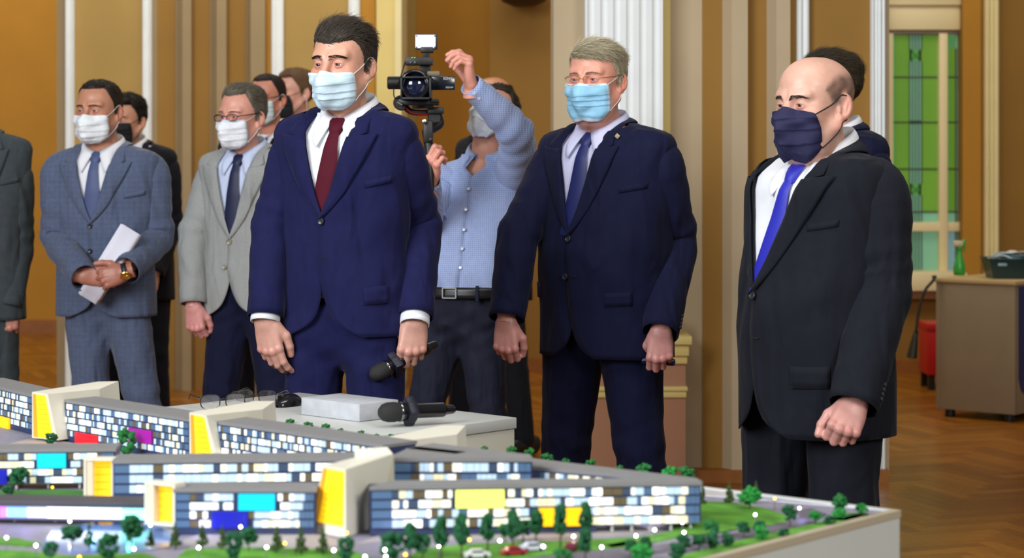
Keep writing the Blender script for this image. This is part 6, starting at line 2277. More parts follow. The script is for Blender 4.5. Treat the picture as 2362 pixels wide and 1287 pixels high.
ground('lawn', [(1560, 1152), (1622, 1158), (1690, 1160), (1760, 1172), (1808, 1188), (1822, 1202), (1780, 1212), (1700, 1222), (1640, 1233), (1560, 1236), (1520, 1190)], LAWN, dome=.010)
ground('lawn', [(1500, 1304), (1660, 1258), (1800, 1226), (1905, 1202), (1985, 1186), (2012, 1188), (1950, 1204), (1860, 1225), (1700, 1264), (1550, 1304)], LAWN)
ground('lawn', [(930, 1300), (965, 1268), (1080, 1256), (1300, 1249), (1480, 1239), (1610, 1215), (1632, 1226), (1480, 1257), (1300, 1276), (1120, 1300)], LAWN)
ground('lawn', [(1395, 1258), (1440, 1250), (1478, 1252), (1455, 1262), (1410, 1264)], LAWN)
ground('lawn', [(395, 1300), (430, 1268), (560, 1264), (700, 1266), (815, 1272), (880, 1300)], LAWN)
ground('lawn', [(-60, 1300), (-60, 1266), (60, 1272), (160, 1284), (330, 1276), (395, 1300)], LAWN)
ground('lawn', [(-60, 1240), (40, 1243), (100, 1256), (60, 1262), (-60, 1252)], LAWN)
ground('lawn', [(-60, 1158), (-60, 1138), (60, 1132), (150, 1130), (205, 1134), (205, 1158), (60, 1164)], LAWN2, dome=.006)
ground('lawn', [(1900, 1200), (1945, 1186), (1998, 1183), (2010, 1190), (1960, 1203)], LAWN2)
ground('road', [(1560, 1262), (1640, 1240), (1730, 1224), (1830, 1200), (1850, 1190), (1830, 1180), (1870, 1172), (1905, 1186), (1880, 1204), (1760, 1232), (1650, 1256), (1580, 1275)], ROAD, .0010)
ground('road', [(1130, 1300), (1300, 1278), (1480, 1260), (1580, 1250), (1600, 1262), (1500, 1278), (1420, 1300)], ROAD, .0010)
ground('paving', [(820, 1256), (900, 1246), (1200, 1243), (1480, 1232), (1600, 1206), (1625, 1190), (1500, 1215), (1200, 1232), (870, 1236)], PAVE, .0008)
ground('paving', [(0, 1030), (75, 1010), (130, 1015), (240, 1040), (250, 1052), (0, 1052)], PAVE, .0008)
ground('paving', [(420, 1248), (480, 1225), (720, 1232), (820, 1256), (700, 1266), (440, 1266)], PAVE, .0008)
ground('plaza', [(95, 1262), (120, 1222), (220, 1205), (330, 1208), (420, 1228), (390, 1262), (300, 1275), (160, 1276)], mat('blue_glow_plaza', srgb(96, 128, 190), .15, noise=(20, .15)), .0010)  # blue LED glow is put into the plaza colour

# ------------------------------------------------------------------ architectural model: buildings
WALL_D = mat('model_facade', srgb(44, 56, 92), .5)
ROOF = mat('model_roof', srgb(128, 128, 128), .7, noise=(40, .05))
SHELL = mat('model_shell_white', srgb(226, 222, 204), .55)
def lit(name, c, s): return mat(name, c, .4, emit=c, emit_s=s)
PANE_MATS = dict(w=lit('window_white', srgb(240, 242, 238), .85), W=lit('window_bright', srgb(255, 252, 246), 1.7), c=lit('window_cream', srgb(226, 218, 178), .62),
            b=lit('window_pale_blue', srgb(176, 200, 218), .62), B=lit('window_blue', srgb(80, 108, 140), .20), d=lit('window_slate', srgb(64, 80, 104), .10), o=lit('window_olive', srgb(104, 92, 68), .12), e=lit('window_ivory', srgb(236, 232, 210), .85))  # unlit blue glass and the dull panes also get a faint glow
YEL = lit('yellow_light_panel', srgb(252, 196, 22), .80)
YEL2 = lit('yellow_light_wall', srgb(214, 152, 40), .35)
PANE = {k_: Geo().box((0, -.0022, 0), (1, .0, 1)).mesh('window', m) for k_, m in PANE_MATS.items()}
brng = random.Random(21)

def model_building(label, xl, yl, xr, yr, zr, rows, unit, depth=.075, zb=ZM + .0012, lead=4, mix='wwwcbbBdo', bottom='W', roof_h=.007, pitch=None, panels=(), openfrom=None, last=1, short=None, roof_pts=None):
    """facade whose top edge runs between two pixels at height zr"""
    pL, pR = on_plane(xl, yl, zr), on_plane(xr, yr, zr)
    d = pR - pL; Lf = d.length; d.normalize()
    nb = Vector((-d.y, d.x, 0))
    Hf = zr - zb
    pitch = pitch or Hf / (rows + .15)
    a = math.atan2(d.y, d.x)
    bo = empty('model_building', (pL.x, pL.y, zb), a)
    tag(bo, label, 'model building')
    if openfrom is None:
        Geo().box((0, 0, 0), (Lf, depth, Hf - roof_h)).obj('body', WALL_D, bo)
    else:
        Geo().box((0, 0, pitch * .98), (Lf, depth, Hf - roof_h)).obj('body', WALL_D, bo)
        Geo().box((0, .004, 0), (Lf * openfrom, depth, pitch * .98)).obj('ground_floor', WALL_D, bo)
        for t in np.linspace(openfrom + .05, .97, 5):
            for yy in (.008, depth - .012):
                Geo().lathe([(.0028, 0), (.0028, pitch * .98)], 8, M=Matrix.Translation((Lf * t, yy, 0))).obj('column', LAMI, bo, smooth=True, auto=40)
    if roof_pts:
        P = [on_plane(x, y, zr) for x, y in roof_pts]
        M_ = Matrix.Rotation(-a, 4, 'Z')
        P = [M_ @ (p - Vector((pL.x, pL.y, zr))) for p in P]
        Geo().prism([(p.x, p.y) for p in P], Hf - roof_h, Hf).obj('roof', ROOF, bo)
    else:
        Geo().box((-.002, -.003, Hf - roof_h), (Lf + .002, depth + .003, Hf), bev=.0006).obj('roof', ROOF, bo)
    top = Hf - roof_h - .002
    for r in range(rows):
        z0 = top - (r + 1) * pitch + pitch * .20; hgt = pitch * .76
        if z0 < 0: continue
        x = .003
        cells = []
        while x < Lf - .004:
            i = len(cells)
            w = unit * brng.choice((.5, .6, .8, .8, 1, 1.2))
            w = min(w, Lf - .003 - x)
            if i < 1 and lead: w = unit * lead * .6; kx = 'B'
            elif x > Lf - unit * 2.2 * last: kx = 'B'
            else:
                kx = brng.choice(mix)
                if r == rows - 1 and bottom and brng.random() < .62: kx = bottom
            cells.append((x, w, kx)); x += w + unit * .045
        for (x, w, kx) in cells:
            if openfrom is not None and r == rows - 1 and x > Lf * openfrom: continue
            skip = False
            for (p0, p1, r0, r1, m_) in panels:
                if x + w > p0 * Lf and x < p1 * Lf and r0 <= r < r1: skip = True
            if skip: continue
            o = link('window', PANE[kx], bo, (x, 0, z0)); o.scale = (w, 1, hgt)
    for (p0, p1, r0, r1, m_) in panels:
        o = Geo().box((p0 * Lf, -.006, top - r1 * pitch + pitch * .1), (p1 * Lf, 0, top - r0 * pitch - pitch * .02), bev=.0008).obj('colour_panel', m_, bo)
        o['label'] = m_['panel_label']
    return bo, pL, d, nb, Lf, Hf
def cpanel(name, c, s, label):
    m = lit(name, c, s); m['panel_label'] = label; return m
P_CY = cpanel('cyan_panel', srgb(10, 186, 214), .75, 'glowing cyan panel')
P_RED = cpanel('red_panel', srgb(222, 22, 34), .7, 'glowing red panel')
P_MAG = cpanel('magenta_panel', srgb(146, 24, 140), .6, 'purple-magenta panel')
P_BLU = cpanel('blue_panel_lit', srgb(20, 26, 160), .5, 'deep blue panel')
P_LIM = cpanel('lime_panel', srgb(226, 236, 110), .8, 'pale lime panel')
P_YEL = cpanel('yellow_panel', srgb(250, 188, 10), .8, 'yellow panel')

model_building('nearest model building on the right, with lime and yellow panels over an open ground floor', 854, 1121, 1617, 1110, .842, 5, .0150, depth=.072, lead=4, openfrom=.68,
               mix='wwwWebbbeccdoB', panels=((.255, .402, 0, 2, P_LIM), (.505, .638, 2, 4, P_YEL)), roof_pts=[(852, 1122), (1619, 1111), (1600, 1102), (1226, 1104), (905, 1108)])
model_building('thin model wing running back from the right tip of the nearest building', 1226, 1076, 1588, 1108, .838, 4, .012, depth=.05, lead=0, mix='wbBdcoe', roof_pts=[(1222, 1075), (1620, 1110), (1605, 1102), (1420, 1080), (1222, 1056)])
model_building('model building with three lit rows directly behind the nearest right building', 905, 1056, 1228, 1056, .862, 5, .0135, depth=.06, lead=4, mix='wwebbbbcdBo', roof_pts=[(902, 1057), (1229, 1057), (1222, 1048), (998, 1022), (945, 1032), (905, 1050)])
model_building('small model wing peeping over the roof right of the third gate', 940, 1034, 1052, 1046, .862, 2, .010, depth=.03, lead=2, mix='wbBd', zb=.80)
model_building('low model building in front with cyan and blue panels, left of the tall white tower', 402, 1127, 728, 1127, .834, 5, .0140, depth=.075, lead=3,
               mix='wwwebbcod', panels=((.455, .715, 0, 2, P_CY), (.27, .52, 2, 4, P_BLU)))
model_building('long model building stretching behind the low front one', 261, 1062, 838, 1056, .834, 4, .0160, depth=.085, lead=3, mix='wwecbbbbdo')
model_building('model building on the left edge with a cyan panel, over a green lawn', -60, 1037, 266, 1034, .834, 5, .0145, depth=.080, lead=0,
               mix='wwwebbcdo', openfrom=.02, panels=((.448, .652, 0, 2, P_CY), (.12, .235, 2, 4, P_BLU)))
model_building('model building far left with red and magenta panels', 128, 918, 438, 966, .850, 6, .0100, depth=.09, lead=3, mix='wecbbBBdob', panels=((.17, .34, 4, 6, P_RED), (.575, .74, 2, 4, P_MAG)))
model_building('model building at the left edge of the picture behind the first white gate', -70, 876, 76, 910, .850, 6, .0098, depth=.09, lead=0, mix='wecbbBBdob', panels=((.36, .66, 4, 6, P_YEL),))
model_building('model building right of the second gate, with one dark blue panel', 492, 970, 884, 1026, .850, 6, .0102, depth=.09, lead=3, mix='wecbbBBdobw', panels=((.30, .47, 4, 6, P_BLU),))

# portals at the ends of three buildings
def portal(label, x0, x1, y0, y1, Y, tilt=0.0):
    a, b = px(x0, y1, Y), px(x1, y0, Y - tilt)
    W = (b - a).xy.length; Hh = b.z - a.z
    ex_ = Vector((b.x - a.x, b.y - a.y, 0)).normalized()
    po = empty('model_portal', a, math.atan2(ex_.y, ex_.x))
    tag(po, label, 'model portal')
    t = .0045; dp = .034
    for (lo, hi) in (((0, 0, 0), (t, dp, Hh)), ((W - t, 0, 0), (W, dp, Hh)), ((t, 0, 0), (W - t, dp, t)), ((t, 0, Hh - t), (W - t, dp, Hh))):
        Geo().box(lo, hi, bev=.0005).obj('frame', SHELL, po)
    g = Geo().box((t, dp * .55, t), (W - t, dp, Hh - t)); g.obj('light_panel', YEL, po)['label'] = 'glowing yellow panel'
    Geo().box((t, .002, t), (t + W * .22, dp * .54, Hh - t)).obj('cheek', mat('cream_cheek', srgb(222, 208, 178), .6), po)
    g = Geo()
    for k_ in range(1, 5):
        zz = t + (Hh - 2 * t) * k_ / 5
        g.box((t + W * .22, dp * .53, zz - .0004), (W - t, dp * .551, zz + .0004))
    g.obj('panel_seam', mat('seam_amber', srgb(196, 140, 20), .5), po)
portal('square white portal with a yellow panel, at the left end of the low front building', 333, 403, 1117, 1209, 3.90, .03)
portal('tall white portal with a yellow panel, at the left end of the long middle building', 193, 262, 1058, 1155, 4.25, .0)

def frustum(top, bot, name, m, root):
    n = len(top)
    o = Vector(root.location)
    V = [Vector(v) - o for v in top] + [Vector(v) - o for v in bot]
    F_ = [tuple(range(n)), tuple(range(2 * n - 1, n - 1, -1))] + [(i, n + i, n + (i + 1) % n, (i + 1) % n) for i in range(n)]
    me = mesh_from(name, V, F_, m, False)
    bm = bmesh.new(); bm.from_mesh(me); bmesh.ops.recalc_face_normals(bm, faces=bm.faces); bm.to_mesh(me); bm.free()
    return link(name, me, root)
def gate(label, top, bot, panel, cheek, blocks=()):
    T_ = [px(*q) for q in top]; B_ = []
    for q in bot:
        p = px(*q); p.z = max(ZM, min(p.z, ZM + .006)) if True else p.z; B_.append(p)
    root = empty('model_gate', B_[0])
    tag(root, label, 'model gate')
    frustum(T_, B_, 'shell', SHELL, root)
    for (t2, b2) in blocks:
        frustum([px(*q) for q in t2], [px(*q) for q in b2], 'upstand', SHELL, root)
    o = Vector(root.location)
    for (pp, nm, m, off, lb) in ((panel, 'light_panel', YEL, .0020, 'glowing yellow panel'), (cheek, 'cheek', YEL2, .0016, None)):
        V = [px(x, y, Y) for x, y, Y in pp]
        nr = (V[1] - V[0]).cross(V[2] - V[0]).normalized()
        if nr.y > 0: nr = -nr
        A = [v + nr * off - o for v in V] + [v - nr * .004 - o for v in V]
        n = len(V)
        me = mesh_from(nm, A, [tuple(range(n)), tuple(range(2 * n - 1, n - 1, -1))] + [(i, n + i, n + (i + 1) % n, (i + 1) % n) for i in range(n)], m, False)
        ob = link(nm, me, root)
        if lb: ob['label'] = lb
    g = Geo()
    V = [px(x, y, Y) for x, y, Y in panel]
    for k_ in range(1, 9):
        t = k_ / 9
        a, b = V[0].lerp(V[3], t), V[1].lerp(V[2], t)
        g.tube([a - o + Vector((0, -.0024, 0)), b - o + Vector((0, -.0024, 0))], .0004, 4)
    g.obj('panel_seam', MATS['seam_amber'], root)
def on_face(A, B, C, D, u, v):
    """pixel + depth inside the quad A (top left) B (top right) C (bottom right) D (bottom left)"""
    A, B, C, D = (np.array(q, float) for q in (A, B, C, D))
    # interpolate in world space, return the projected pixel with its depth
    w = [px(*q) for q in (A, B, C, D)]
    p = w[0].lerp(w[1], u).lerp(w[3].lerp(w[2], u), v)
    return (1181 + F_PX * p.x / p.y, HORIZON + (EYE - p.z) * F_PX / p.y, p.y)
def gate_auto(label, top, bot, fr, blocks=(), cheek_w=.28):
    D, C = top[0], top[1]
    def fix(q):
        p = px(*q); p.z = max(ZM, min(p.z, ZM + .006)); return (1181 + F_PX * p.x / p.y, HORIZON + (EYE - p.z) * F_PX / p.y, p.y)
    A, B = fix(bot[0]), fix(bot[1])
    u0, u1, v0, v1 = fr[:4]
    u1b = fr[4] if len(fr) > 4 else u1
    f = lambda u, v: on_face(D, C, B, A, u, v)
    um0, umb = u0 + (u1 - u0) * cheek_w, u0 + (u1b - u0) * cheek_w * .9
    gate(label, top, bot, [f(um0, v0), f(u1, v0), f(u1b, v1), f(umb, v1)], [f(u0, v0), f(um0, v0), f(umb, v1), f(u0, v1)], blocks)
gate_auto('tall white tower with a glowing yellow front, in the middle of the model',
     [(745, 1074, 3.91), (797, 1083, 3.84), (906, 1047, 3.99), (898, 1040, 4.05), (815, 1056, 4.08)],
     [(714, 1226, 3.91), (798, 1244, 3.84), (868, 1230, 3.97), (868, 1215, 4.05), (800, 1215, 4.08)],
     (.06, .95, .035, .84, .90), blocks=[([(817, 1036, 4.07), (893, 1031, 4.04), (908, 1049, 3.99), (826, 1062, 4.01)], [(820, 1090, 4.07), (893, 1090, 4.04), (910, 1112, 3.99), (830, 1110, 4.01)])], cheek_w=.22)
gate_auto('white gate with yellow front, leftmost of the three along the back',
     [(74, 904, 5.16), (110, 909, 5.11), (230, 897, 5.23), (273, 879, 5.36), (226, 880, 5.37)],
     [(74, 1003, 5.16), (133, 1008, 5.11), (232, 990, 5.23), (283, 960, 5.36), (226, 960, 5.37)], (.08, .84, .04, .97, .80))
gate_auto('white gate with yellow front, in the middle of the three along the back',
     [(437, 951, 4.745), (476, 958, 4.70), (606, 944, 4.85), (634, 925, 4.98), (588, 925, 4.99)],
     [(437, 1072, 4.745), (508, 1078, 4.70), (608, 1056, 4.85), (643, 1030, 4.98), (588, 1030, 4.99)], (.08, .84, .04, .95, .74))
gate_auto('white gate with yellow front below the microphone, rightmost of the three along the back',
     [(873, 1012, 4.46), (926, 1018, 4.41), (1054, 1002, 4.53), (1074, 981, 4.66), (1018, 981, 4.67)],
     [(873, 1080, 4.46), (935, 1086, 4.41), (1056, 1070, 4.53), (1079, 1060, 4.66), (1018, 1060, 4.67)], (.07, .90, .08, .60, .92), cheek_w=.2)

# lit skywalk
pa_, pb_ = px(-60, 1192, 3.99), px(334, 1192, 3.96)
sk = empty('model_skywalk', pa_, math.atan2(pb_.y - pa_.y, pb_.x - pa_.x))
tag(sk, 'long model skywalk glowing white, magenta and cyan under a dark flat roof', 'model skywalk')
Ls = (pb_ - pa_).xy.length
hs_ = 26 / F_PX * 3.97
xs = [0, .15, .19, .31, .43, .66, .86, 1.0]
cols = [(srgb(240, 60, 220), 1.6), (srgb(200, 120, 255), 1.4), (srgb(130, 180, 255), 1.3), (srgb(214, 222, 220), 1.0), (srgb(255, 255, 255), 2.6), (srgb(236, 255, 250), 2.0), (srgb(150, 255, 225), 1.9)]
for i, (c, s_) in enumerate(cols):
    Geo().box((Ls * xs[i] + .0006, 0, 0), (Ls * xs[i + 1] - .0006, .040, hs_), bev=.0006).obj('glazing', lit(f'skywalk_light_{i}', c, s_), sk)
Geo().box((-.004, -.004, hs_), (Ls + .004, .075, hs_ + .010), bev=.001).obj('roof', mat('skywalk_roof', srgb(70, 70, 78), .5), sk)
Geo().box((0, -.002, -.004), (Ls, .045, 0), bev=.0008).obj('deck', mat('skywalk_deck', srgb(92, 86, 120), .5), sk)
zz = pa_.z - ZM
for t in (.22, .46, .70, .92):
    Geo().lathe([(.0036, -zz), (.0036, -.004)], 10, M=Matrix.Translation((Ls * t, .02, 0))).obj('column', LAMI, sk, smooth=True, auto=40)
# LED strips under the skywalk and at the forecourts light the ground blue and violet
def led(name, x, y, z, power, color, size=.05):
    p = on_plane(x, y, ZM)
    d = bpy.data.lights.new(name, 'POINT'); d.energy = power; d.color = color; d.shadow_soft_size = .006
    o = bpy.data.objects.new(name, d); COL.objects.link(o); o.location = (p.x, p.y, ZM + z)
led('led_plaza', 215, 1228, .020, .022, (.12, .45, 1.0))
led('led_plaza', 300, 1240, .020, .03, (.1, 1.0, .7))
led('led_skywalk', 60, 1222, .024, .03, (.40, .25, 1.0))
led('led_skywalk', 470, 1238, .020, .03, (.35, .4, 1.0))
led('led_road', 1850, 1200, .012, .018, (.35, .30, 1.0))
led('led_road', 1648, 1246, .012, .016, (.35, .30, 1.0))
led('led_forecourt', 900, 1246, .014, .02, (.5, .5, 1.0))
led('led_forecourt', 1500, 1212, .014, .03, (.9, .85, 1.0))

# ------------------------------------------------------------------ model trees
LEAF = [mat('leaf_deep', srgb(18, 84, 46), .9, noise=(420, .35)), mat('leaf_mid', srgb(28, 104, 44), .9, noise=(420, .35)), mat('leaf_olive', srgb(56, 78, 34), .9, noise=(420, .35)), mat('leaf_bright', srgb(30, 132, 50), .9, noise=(420, .35))]
BARK = mat('model_bark', srgb(74, 62, 40), .9)
def crown_mesh(kind, seed, m):
    r = random.Random(seed)
    bm = bmesh.new()
    n = dict(round=46, oval=46, cone=44, bush=34)[kind]
    for i in range(n):
        if kind == 'cone':
            z = r.random() ** 1.25; rad = (1 - z) * .50 + .02; a = r.random() * 6.283; q = rad * math.sqrt(r.random()) * .95
            p = Vector((q * math.cos(a), q * math.sin(a), z * .95)); s_ = .17 * (1 - z * .6)
        else:
            while True:
                p = Vector((r.uniform(-1, 1), r.uniform(-1, 1), r.uniform(-1, 1)))
                if p.length < 1 and p.length > .45: break
            if kind == 'oval': p.x *= .34 * (1 - .35 * p.z); p.y *= .34 * (1 - .35 * p.z); p.z = .5 + .42 * p.z
            elif kind == 'bush': p.x *= .40; p.y *= .40; p.z = .46 + .38 * p.z
            else: p.x *= .40 * (1 - .15 * p.z); p.y *= .40 * (1 - .15 * p.z); p.z = .5 + .40 * p.z
            s_ = r.uniform(.10, .17)
        ret = bmesh.ops.create_icosphere(bm, subdivisions=1, radius=s_)
        for v in ret['verts']:
            v.co *= 1 + r.uniform(-.28, .28)
            v.co.z *= .8
            v.co += p
    cs = np.array([v.co for v in bm.verts]); lo_, hi_ = cs.min(0), cs.max(0)
    for v in bm.verts:
        v.co = Vector(((v.co.x - lo_[0]) / (hi_[0] - lo_[0]) - .5, (v.co.y - lo_[1]) / (hi_[1] - lo_[1]) - .5, (v.co.z - lo_[2]) / (hi_[2] - lo_[2])))
    me = bpy.data.meshes.new('crown'); bm.to_mesh(me); bm.free()
    me.materials.append(m)
    me.polygons.foreach_set('use_smooth', np.ones(len(me.polygons), dtype=bool))
    return me
CROWN = {}
for kd in ('round', 'oval', 'cone', 'bush'):
    for mi in range(4):
        CROWN[kd, mi] = crown_mesh(kd, 31 + mi * 7 + len(kd), LEAF[mi])
TRUNK = Geo().lathe([(.5, 0), (.36, .3), (.30, 1.0)], 7).mesh('trunk', BARK, True)
def model_tree(x, y, h, w, kind, mi, where, group=None, z=ZM):
    p = on_plane(x, y, z)
    s_ = p.y / F_PX
    H_, W_ = h * s_, w * s_
    t = empty('model_tree', p, brng.random() * 6.28)
    desc = dict(round='round', oval='slender oval', cone='conical', bush='low bushy')[kind]
    colr = ('dark green', 'green', 'olive', 'bright green')[mi]
    tag(t, f'{desc} {colr} model tree {where}', 'model tree', group)
    f = dict(round=.28, oval=.26, cone=.08, bush=.04)[kind]
    tr = link('trunk', TRUNK, t); tr.scale = (.0042 * (.6 + H_ * 6), .0042 * (.6 + H_ * 6), H_ * (f + .25))
    cr = link('crown', CROWN[kind, mi], t, (0, 0, H_ * f)); cr.scale = (W_, W_, H_ * (1 - f))
TREES = [
 (165, 1262, 52, 56, 'round', 0, 'in front of the blue plaza'), (207, 1266, 62, 30, 'cone', 0, 'between two round trees before the blue plaza'), (250, 1292, 64, 58, 'bush', 0, 'at the lower edge before the plaza'),
 (303, 1270, 86, 54, 'round', 0, 'tallest before the lit skywalk'), (348, 1264, 46, 26, 'cone', 2, 'under the white lamp at the square portal'), (405, 1266, 62, 30, 'cone', 2, 'below the square yellow portal'),
 (465, 1266, 64, 30, 'cone', 2, 'below the deep blue panel, left one'), (512, 1268, 58, 28, 'cone', 2, 'below the deep blue panel, right one'), (541, 1296, 72, 46, 'bush', 0, 'at the lower edge right of the deep blue panel'),
 (574, 1272, 58, 42, 'round', 0, 'beside the star-bright lamp below the cyan panel'), (637, 1276, 66, 34, 'cone', 2, 'first of three left of the tower foot'), (695, 1280, 66, 34, 'cone', 2, 'second of three left of the tower foot'),
 (745, 1280, 66, 34, 'cone', 2, 'at the foot of the white tower'), (800, 1298, 62, 46, 'bush', 0, 'at the lower edge below the white tower'), (117, 1298, 50, 40, 'round', 0, 'in the lower left corner'),
 (42, 1136, 60, 50, 'round', 0, 'before the left lit building beside an amber lamp'), (18, 1152, 34, 32, 'round', 0, 'lower one on the left lawn'), (293, 1052, 66, 46, 'bush', 1, 'tall against the red and magenta building'),
 (118, 1026, 28, 34, 'bush', 0, 'at the foot of the first white gate'), (431, 1052, 30, 28, 'bush', 0, 'at the foot of the second white gate'),
 (905, 1294, 70, 62, 'bush', 0, 'at the lower edge right of the tower'), (946, 1294, 92, 40, 'oval', 0, 'before the left end of nearest building'), (975, 1292, 62, 44, 'round', 0, 'leaning right of the oval one at the lower edge'),
 (1018, 1290, 104, 42, 'oval', 0, 'first of the avenue before the nearest building'), (1065, 1289, 108, 42, 'oval', 0, 'second of the avenue before the nearest building'), (1125, 1272, 92, 40, 'oval', 0, 'third of the avenue below the lime panel'),
 (1183, 1270, 98, 40, 'oval', 0, 'fourth of the avenue right of the lime panel'), (1166, 1252, 46, 42, 'round', 0, 'low behind the fourth avenue tree'), (1207, 1250, 52, 46, 'round', 0, 'low between fourth and fifth avenue trees'),
 (1236, 1256, 84, 38, 'oval', 0, 'fifth of the avenue left of the yellow panel'), (1293, 1264, 106, 38, 'oval', 0, 'sixth of the avenue across the yellow panel'), (1350, 1254, 100, 36, 'oval', 0, 'seventh of the avenue right of the yellow panel'),
 (1350, 1296, 80, 40, 'oval', 0, 'at the lower edge before the dark red car'), (1296, 1300, 36, 50, 'bush', 1, 'cut by the lower edge left of the dark red car'), (1454, 1284, 42, 28, 'round', 0, 'left one of a pair beside the light path'),
 (1491, 1278, 42, 32, 'round', 0, 'right one of a pair beside the light path'), (1482, 1294, 40, 58, 'bush', 3, 'below the pair beside the light path'), (1640, 1242, 46, 40, 'bush', 1, 'at the right tip of the nearest building'),
 (1578, 1272, 42, 36, 'round', 0, 'behind the right roadside clump'), (1562, 1296, 46, 44, 'bush', 0, 'lowest of the right roadside clump'), (1612, 1270, 38, 36, 'round', 0, 'second in the right roadside clump'),
 (1643, 1266, 38, 36, 'bush', 0, 'third in the right roadside clump'), (1678, 1262, 34, 34, 'bush', 0, 'last of the right roadside clump'), (1715, 1240, 38, 36, 'round', 0, 'left of two beside the blue-lit road'),
 (1751, 1234, 34, 32, 'round', 0, 'behind the bright bush by the road'), (1757, 1246, 36, 34, 'bush', 3, 'beside the blue-lit road'), (1808, 1238, 20, 30, 'bush', 0, 'lowest on the strip along the plinth edge'),
 (1822, 1216, 54, 38, 'round', 0, 'alone at the bend of the blue-lit road'), (1881, 1210, 34, 34, 'round', 3, 'right of the road bend'), (1914, 1212, 24, 32, 'bush', 0, 'right of the road bend near the plinth edge'),
 (1937, 1196, 60, 36, 'oval', 1, 'tallest near the right corner of the plinth'), (1936, 1200, 30, 34, 'bush', 3, 'under the tallest one near right corner'), (1987, 1192, 32, 34, 'round', 3, 'last one at the right corner of the plinth'),
 (1730, 1182, 64, 56, 'round', 3, 'large on the right lawn mound'), (1681, 1164, 54, 26, 'cone', 2, 'on the right lawn mound'), (1743, 1160, 52, 22, 'cone', 2, 'behind the large round one on the mound'), (1622, 1172, 62, 18, 'cone', 2, 'hugging the right end of the nearest building'),
 (668, 985, 20, 22, 'bush', 1, 'first along the white table'), (712, 994, 22, 24, 'bush', 1, 'second along the white table'), (750, 998, 22, 22, 'bush', 1, 'third along the white table'), (785, 1003, 16, 15, 'bush', 1, 'fourth along the white table'),
 (832, 1010, 18, 18, 'bush', 1, 'below the head of lying microphone'), (868, 1014, 14, 15, 'bush', 1, 'right of the lying microphone head'), (902, 1014, 14, 15, 'bush', 1, 'above the rightmost gate'),
 (1118, 1052, 24, 18, 'bush', 1, 'before the right corner of the white table'), (1180, 1062, 34, 26, 'bush', 1, 'second right of the rightmost gate'), (1222, 1068, 36, 26, 'bush', 1, 'third right of the rightmost gate'),
 (1262, 1074, 30, 30, 'bush', 1, 'before the left trouser leg of the glasses wearer'), (1305, 1080, 24, 20, 'bush', 1, 'second before the glasses wearer'), (1362, 1088, 30, 26, 'bush', 1, 'third before the glasses wearer'),
 (1428, 1098, 26, 20, 'bush', 1, 'fourth before the glasses wearer'), (1485, 1106, 38, 38, 'bush', 1, 'fifth before the glasses wearer'), (1545, 1112, 40, 36, 'bush', 3, 'brightest behind the roof tip'), (1582, 1114, 40, 40, 'bush', 1, 'last behind the roof tip'),
]
for t in TREES: model_tree(*t)

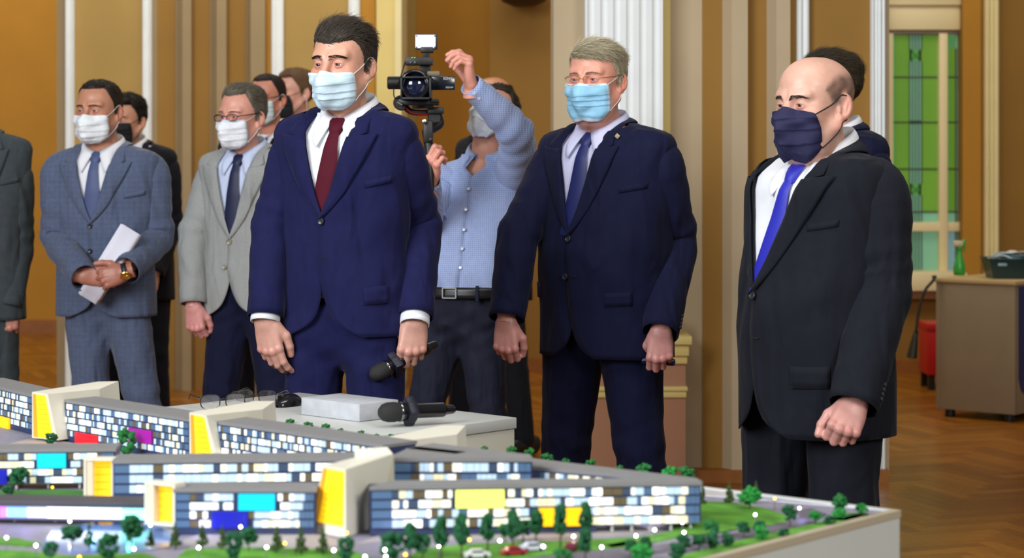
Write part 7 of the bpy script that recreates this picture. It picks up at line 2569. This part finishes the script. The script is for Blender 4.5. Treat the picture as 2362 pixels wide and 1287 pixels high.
# ------------------------------------------------------------------ model street lamps and cars
BULB = Geo().lathe([(.0002, -1), (.6, -.8), (1, -.1), (.8, .6), (.0002, 1)], 12)
BW_ = BULB.mesh('bulb', lit('bulb_white', srgb(255, 252, 244), 22), True)
BY_ = BULB.mesh('bulb', lit('bulb_amber', srgb(255, 196, 40), 7), True)
POLE = Geo().lathe([(.001, 0), (.0008, .03), (.0007, 1)], 6).mesh('pole', mat('lamp_pole', srgb(90, 90, 100), .5), True)
LAMPS = [
 (347, 1211, 'w', 'before the square yellow portal'), (161, 1202, 'w', 'under the middle of the skywalk'), (83, 1258, 'w', 'at the purple path on the left'), (309, 1266, 'w', 'at the foot of the tallest plaza tree'), (15, 1240, 'w', 'on the left lawn strip'),
 (458, 1263, 'w', 'at the foot of the conifers below the deep blue panel'), (555, 1215, 'w', 'star-bright at the base of the low front building'), (615, 1262, 'w', 'on the lawn left of the tower conifers'), (770, 1269, 'w', 'on the lawn below the tower foot'),
 (1012, 1259, 'w', 'left of the first avenue trees'), (888, 1268, 'w', 'on the tree left of the avenue'), (842, 1284, 'w', 'at the lower edge right of the tower'), (890, 1284, 'w', 'at the lower edge under the left tree clump'),
 (1153, 1247, 'w', 'between third and fourth avenue trees'), (1323, 1237, 'w', 'between the trees right of the yellow panel'), (1467, 1236, 'w', 'on the lawn strip before the open ground floor'), (1510, 1222, 'w', 'under the open ground floor'),
 (1578, 1228, 'w', 'low at the right end of the building'), (1574, 1205, 'w', 'tall at the right end of the building'), (1388, 1262, 'w', 'beside the parked dark red car'), (1253, 1260, 'w', 'above the pale car'), (1742, 1187, 'w', 'on the right lawn mound'), (1844, 1172, 'w', 'before the glossy strip at the back'),
 (121, 1124, 'a', 'below the left lit building'), (28, 1112, 'a', 'inside the round tree on the left'), (183, 1285, 'a', 'at the lower edge on the left'), (657, 1253, 'a', 'left of the tower foot'), (800, 1229, 'a', 'at the corner of the white tower'),
 (1083, 1245, 'a', 'between the avenue trees'), (935, 1279, 'a', 'under the trees left of the avenue'), (1787, 1150, 'a', 'before the glossy strip behind the mound')]
for (x, y, c, where) in LAMPS:
    up = 30 if y > 1180 else 24
    p = on_plane(x, y + up, ZM)
    q = px(x, y, p.y)
    lo_ = empty('model_street_lamp', p)
    tag(lo_, f"{'white' if c == 'w' else 'amber'} glowing model street lamp {where}", 'model lamp')
    po = link('pole', POLE, lo_); po.scale = (1, 1, q.z - p.z)
    bo_ = link('bulb', BW_ if c == 'w' else BY_, lo_, (0, 0, q.z - p.z)); bo_.scale = (.0024, .0024, .0024)
def model_car(x, y, rz, m, label):
    p = on_plane(x, y, ZM); p.z = ZM + .0014
    c = empty('model_car', p, rz); tag(c, label, 'model car')
    prof = [(-.022, .003), (.022, .003), (.0225, .008), (.015, .0095), (.009, .0145), (-.010, .0145), (-.016, .0095), (-.0225, .009)]
    V = [(a, -.0085, z) for a, z in prof] + [(a, .0085, z) for a, z in prof]
    n = len(prof)
    Geo().add(V, [tuple(range(n)), tuple(range(2 * n - 1, n - 1, -1))] + [(i, n + i, n + (i + 1) % n, (i + 1) % n) for i in range(n)]).obj('body', m, c)
    for sx in (-1, 1):
        Geo().box((-.0098, .0086 * sx - .0003, .0100), (.0098, .0086 * sx + .0003, .0136)).obj('side_glass', GLOSSB, c)
    for (a, b) in ((-.0135, -.008), (.0135, -.008), (-.0135, .008), (.0135, .008)):
        Geo().lathe([(.0036, -.0015), (.0036, .0015)], 10, M=Matrix.Translation((a, b, .0036)) @ Matrix.Rotation(PI / 2, 4, 'X')).obj('wheel', BLACK, c)
model_car(1185, 1282, .3, mat('car_red', srgb(170, 26, 40), .3), 'red model car below the fourth avenue tree')
model_car(1228, 1272, .3, mat('car_pale', srgb(214, 214, 236), .3), 'pale lavender model car beside the red one')
model_car(1322, 1270, 1.2, mat('car_maroon', srgb(96, 20, 44), .3), 'dark red model car seen end-on beside the lower tree')
model_car(1100, 1288, .2, mat('car_white', srgb(226, 226, 230), .3), 'white model car cut by the lower edge under the avenue')
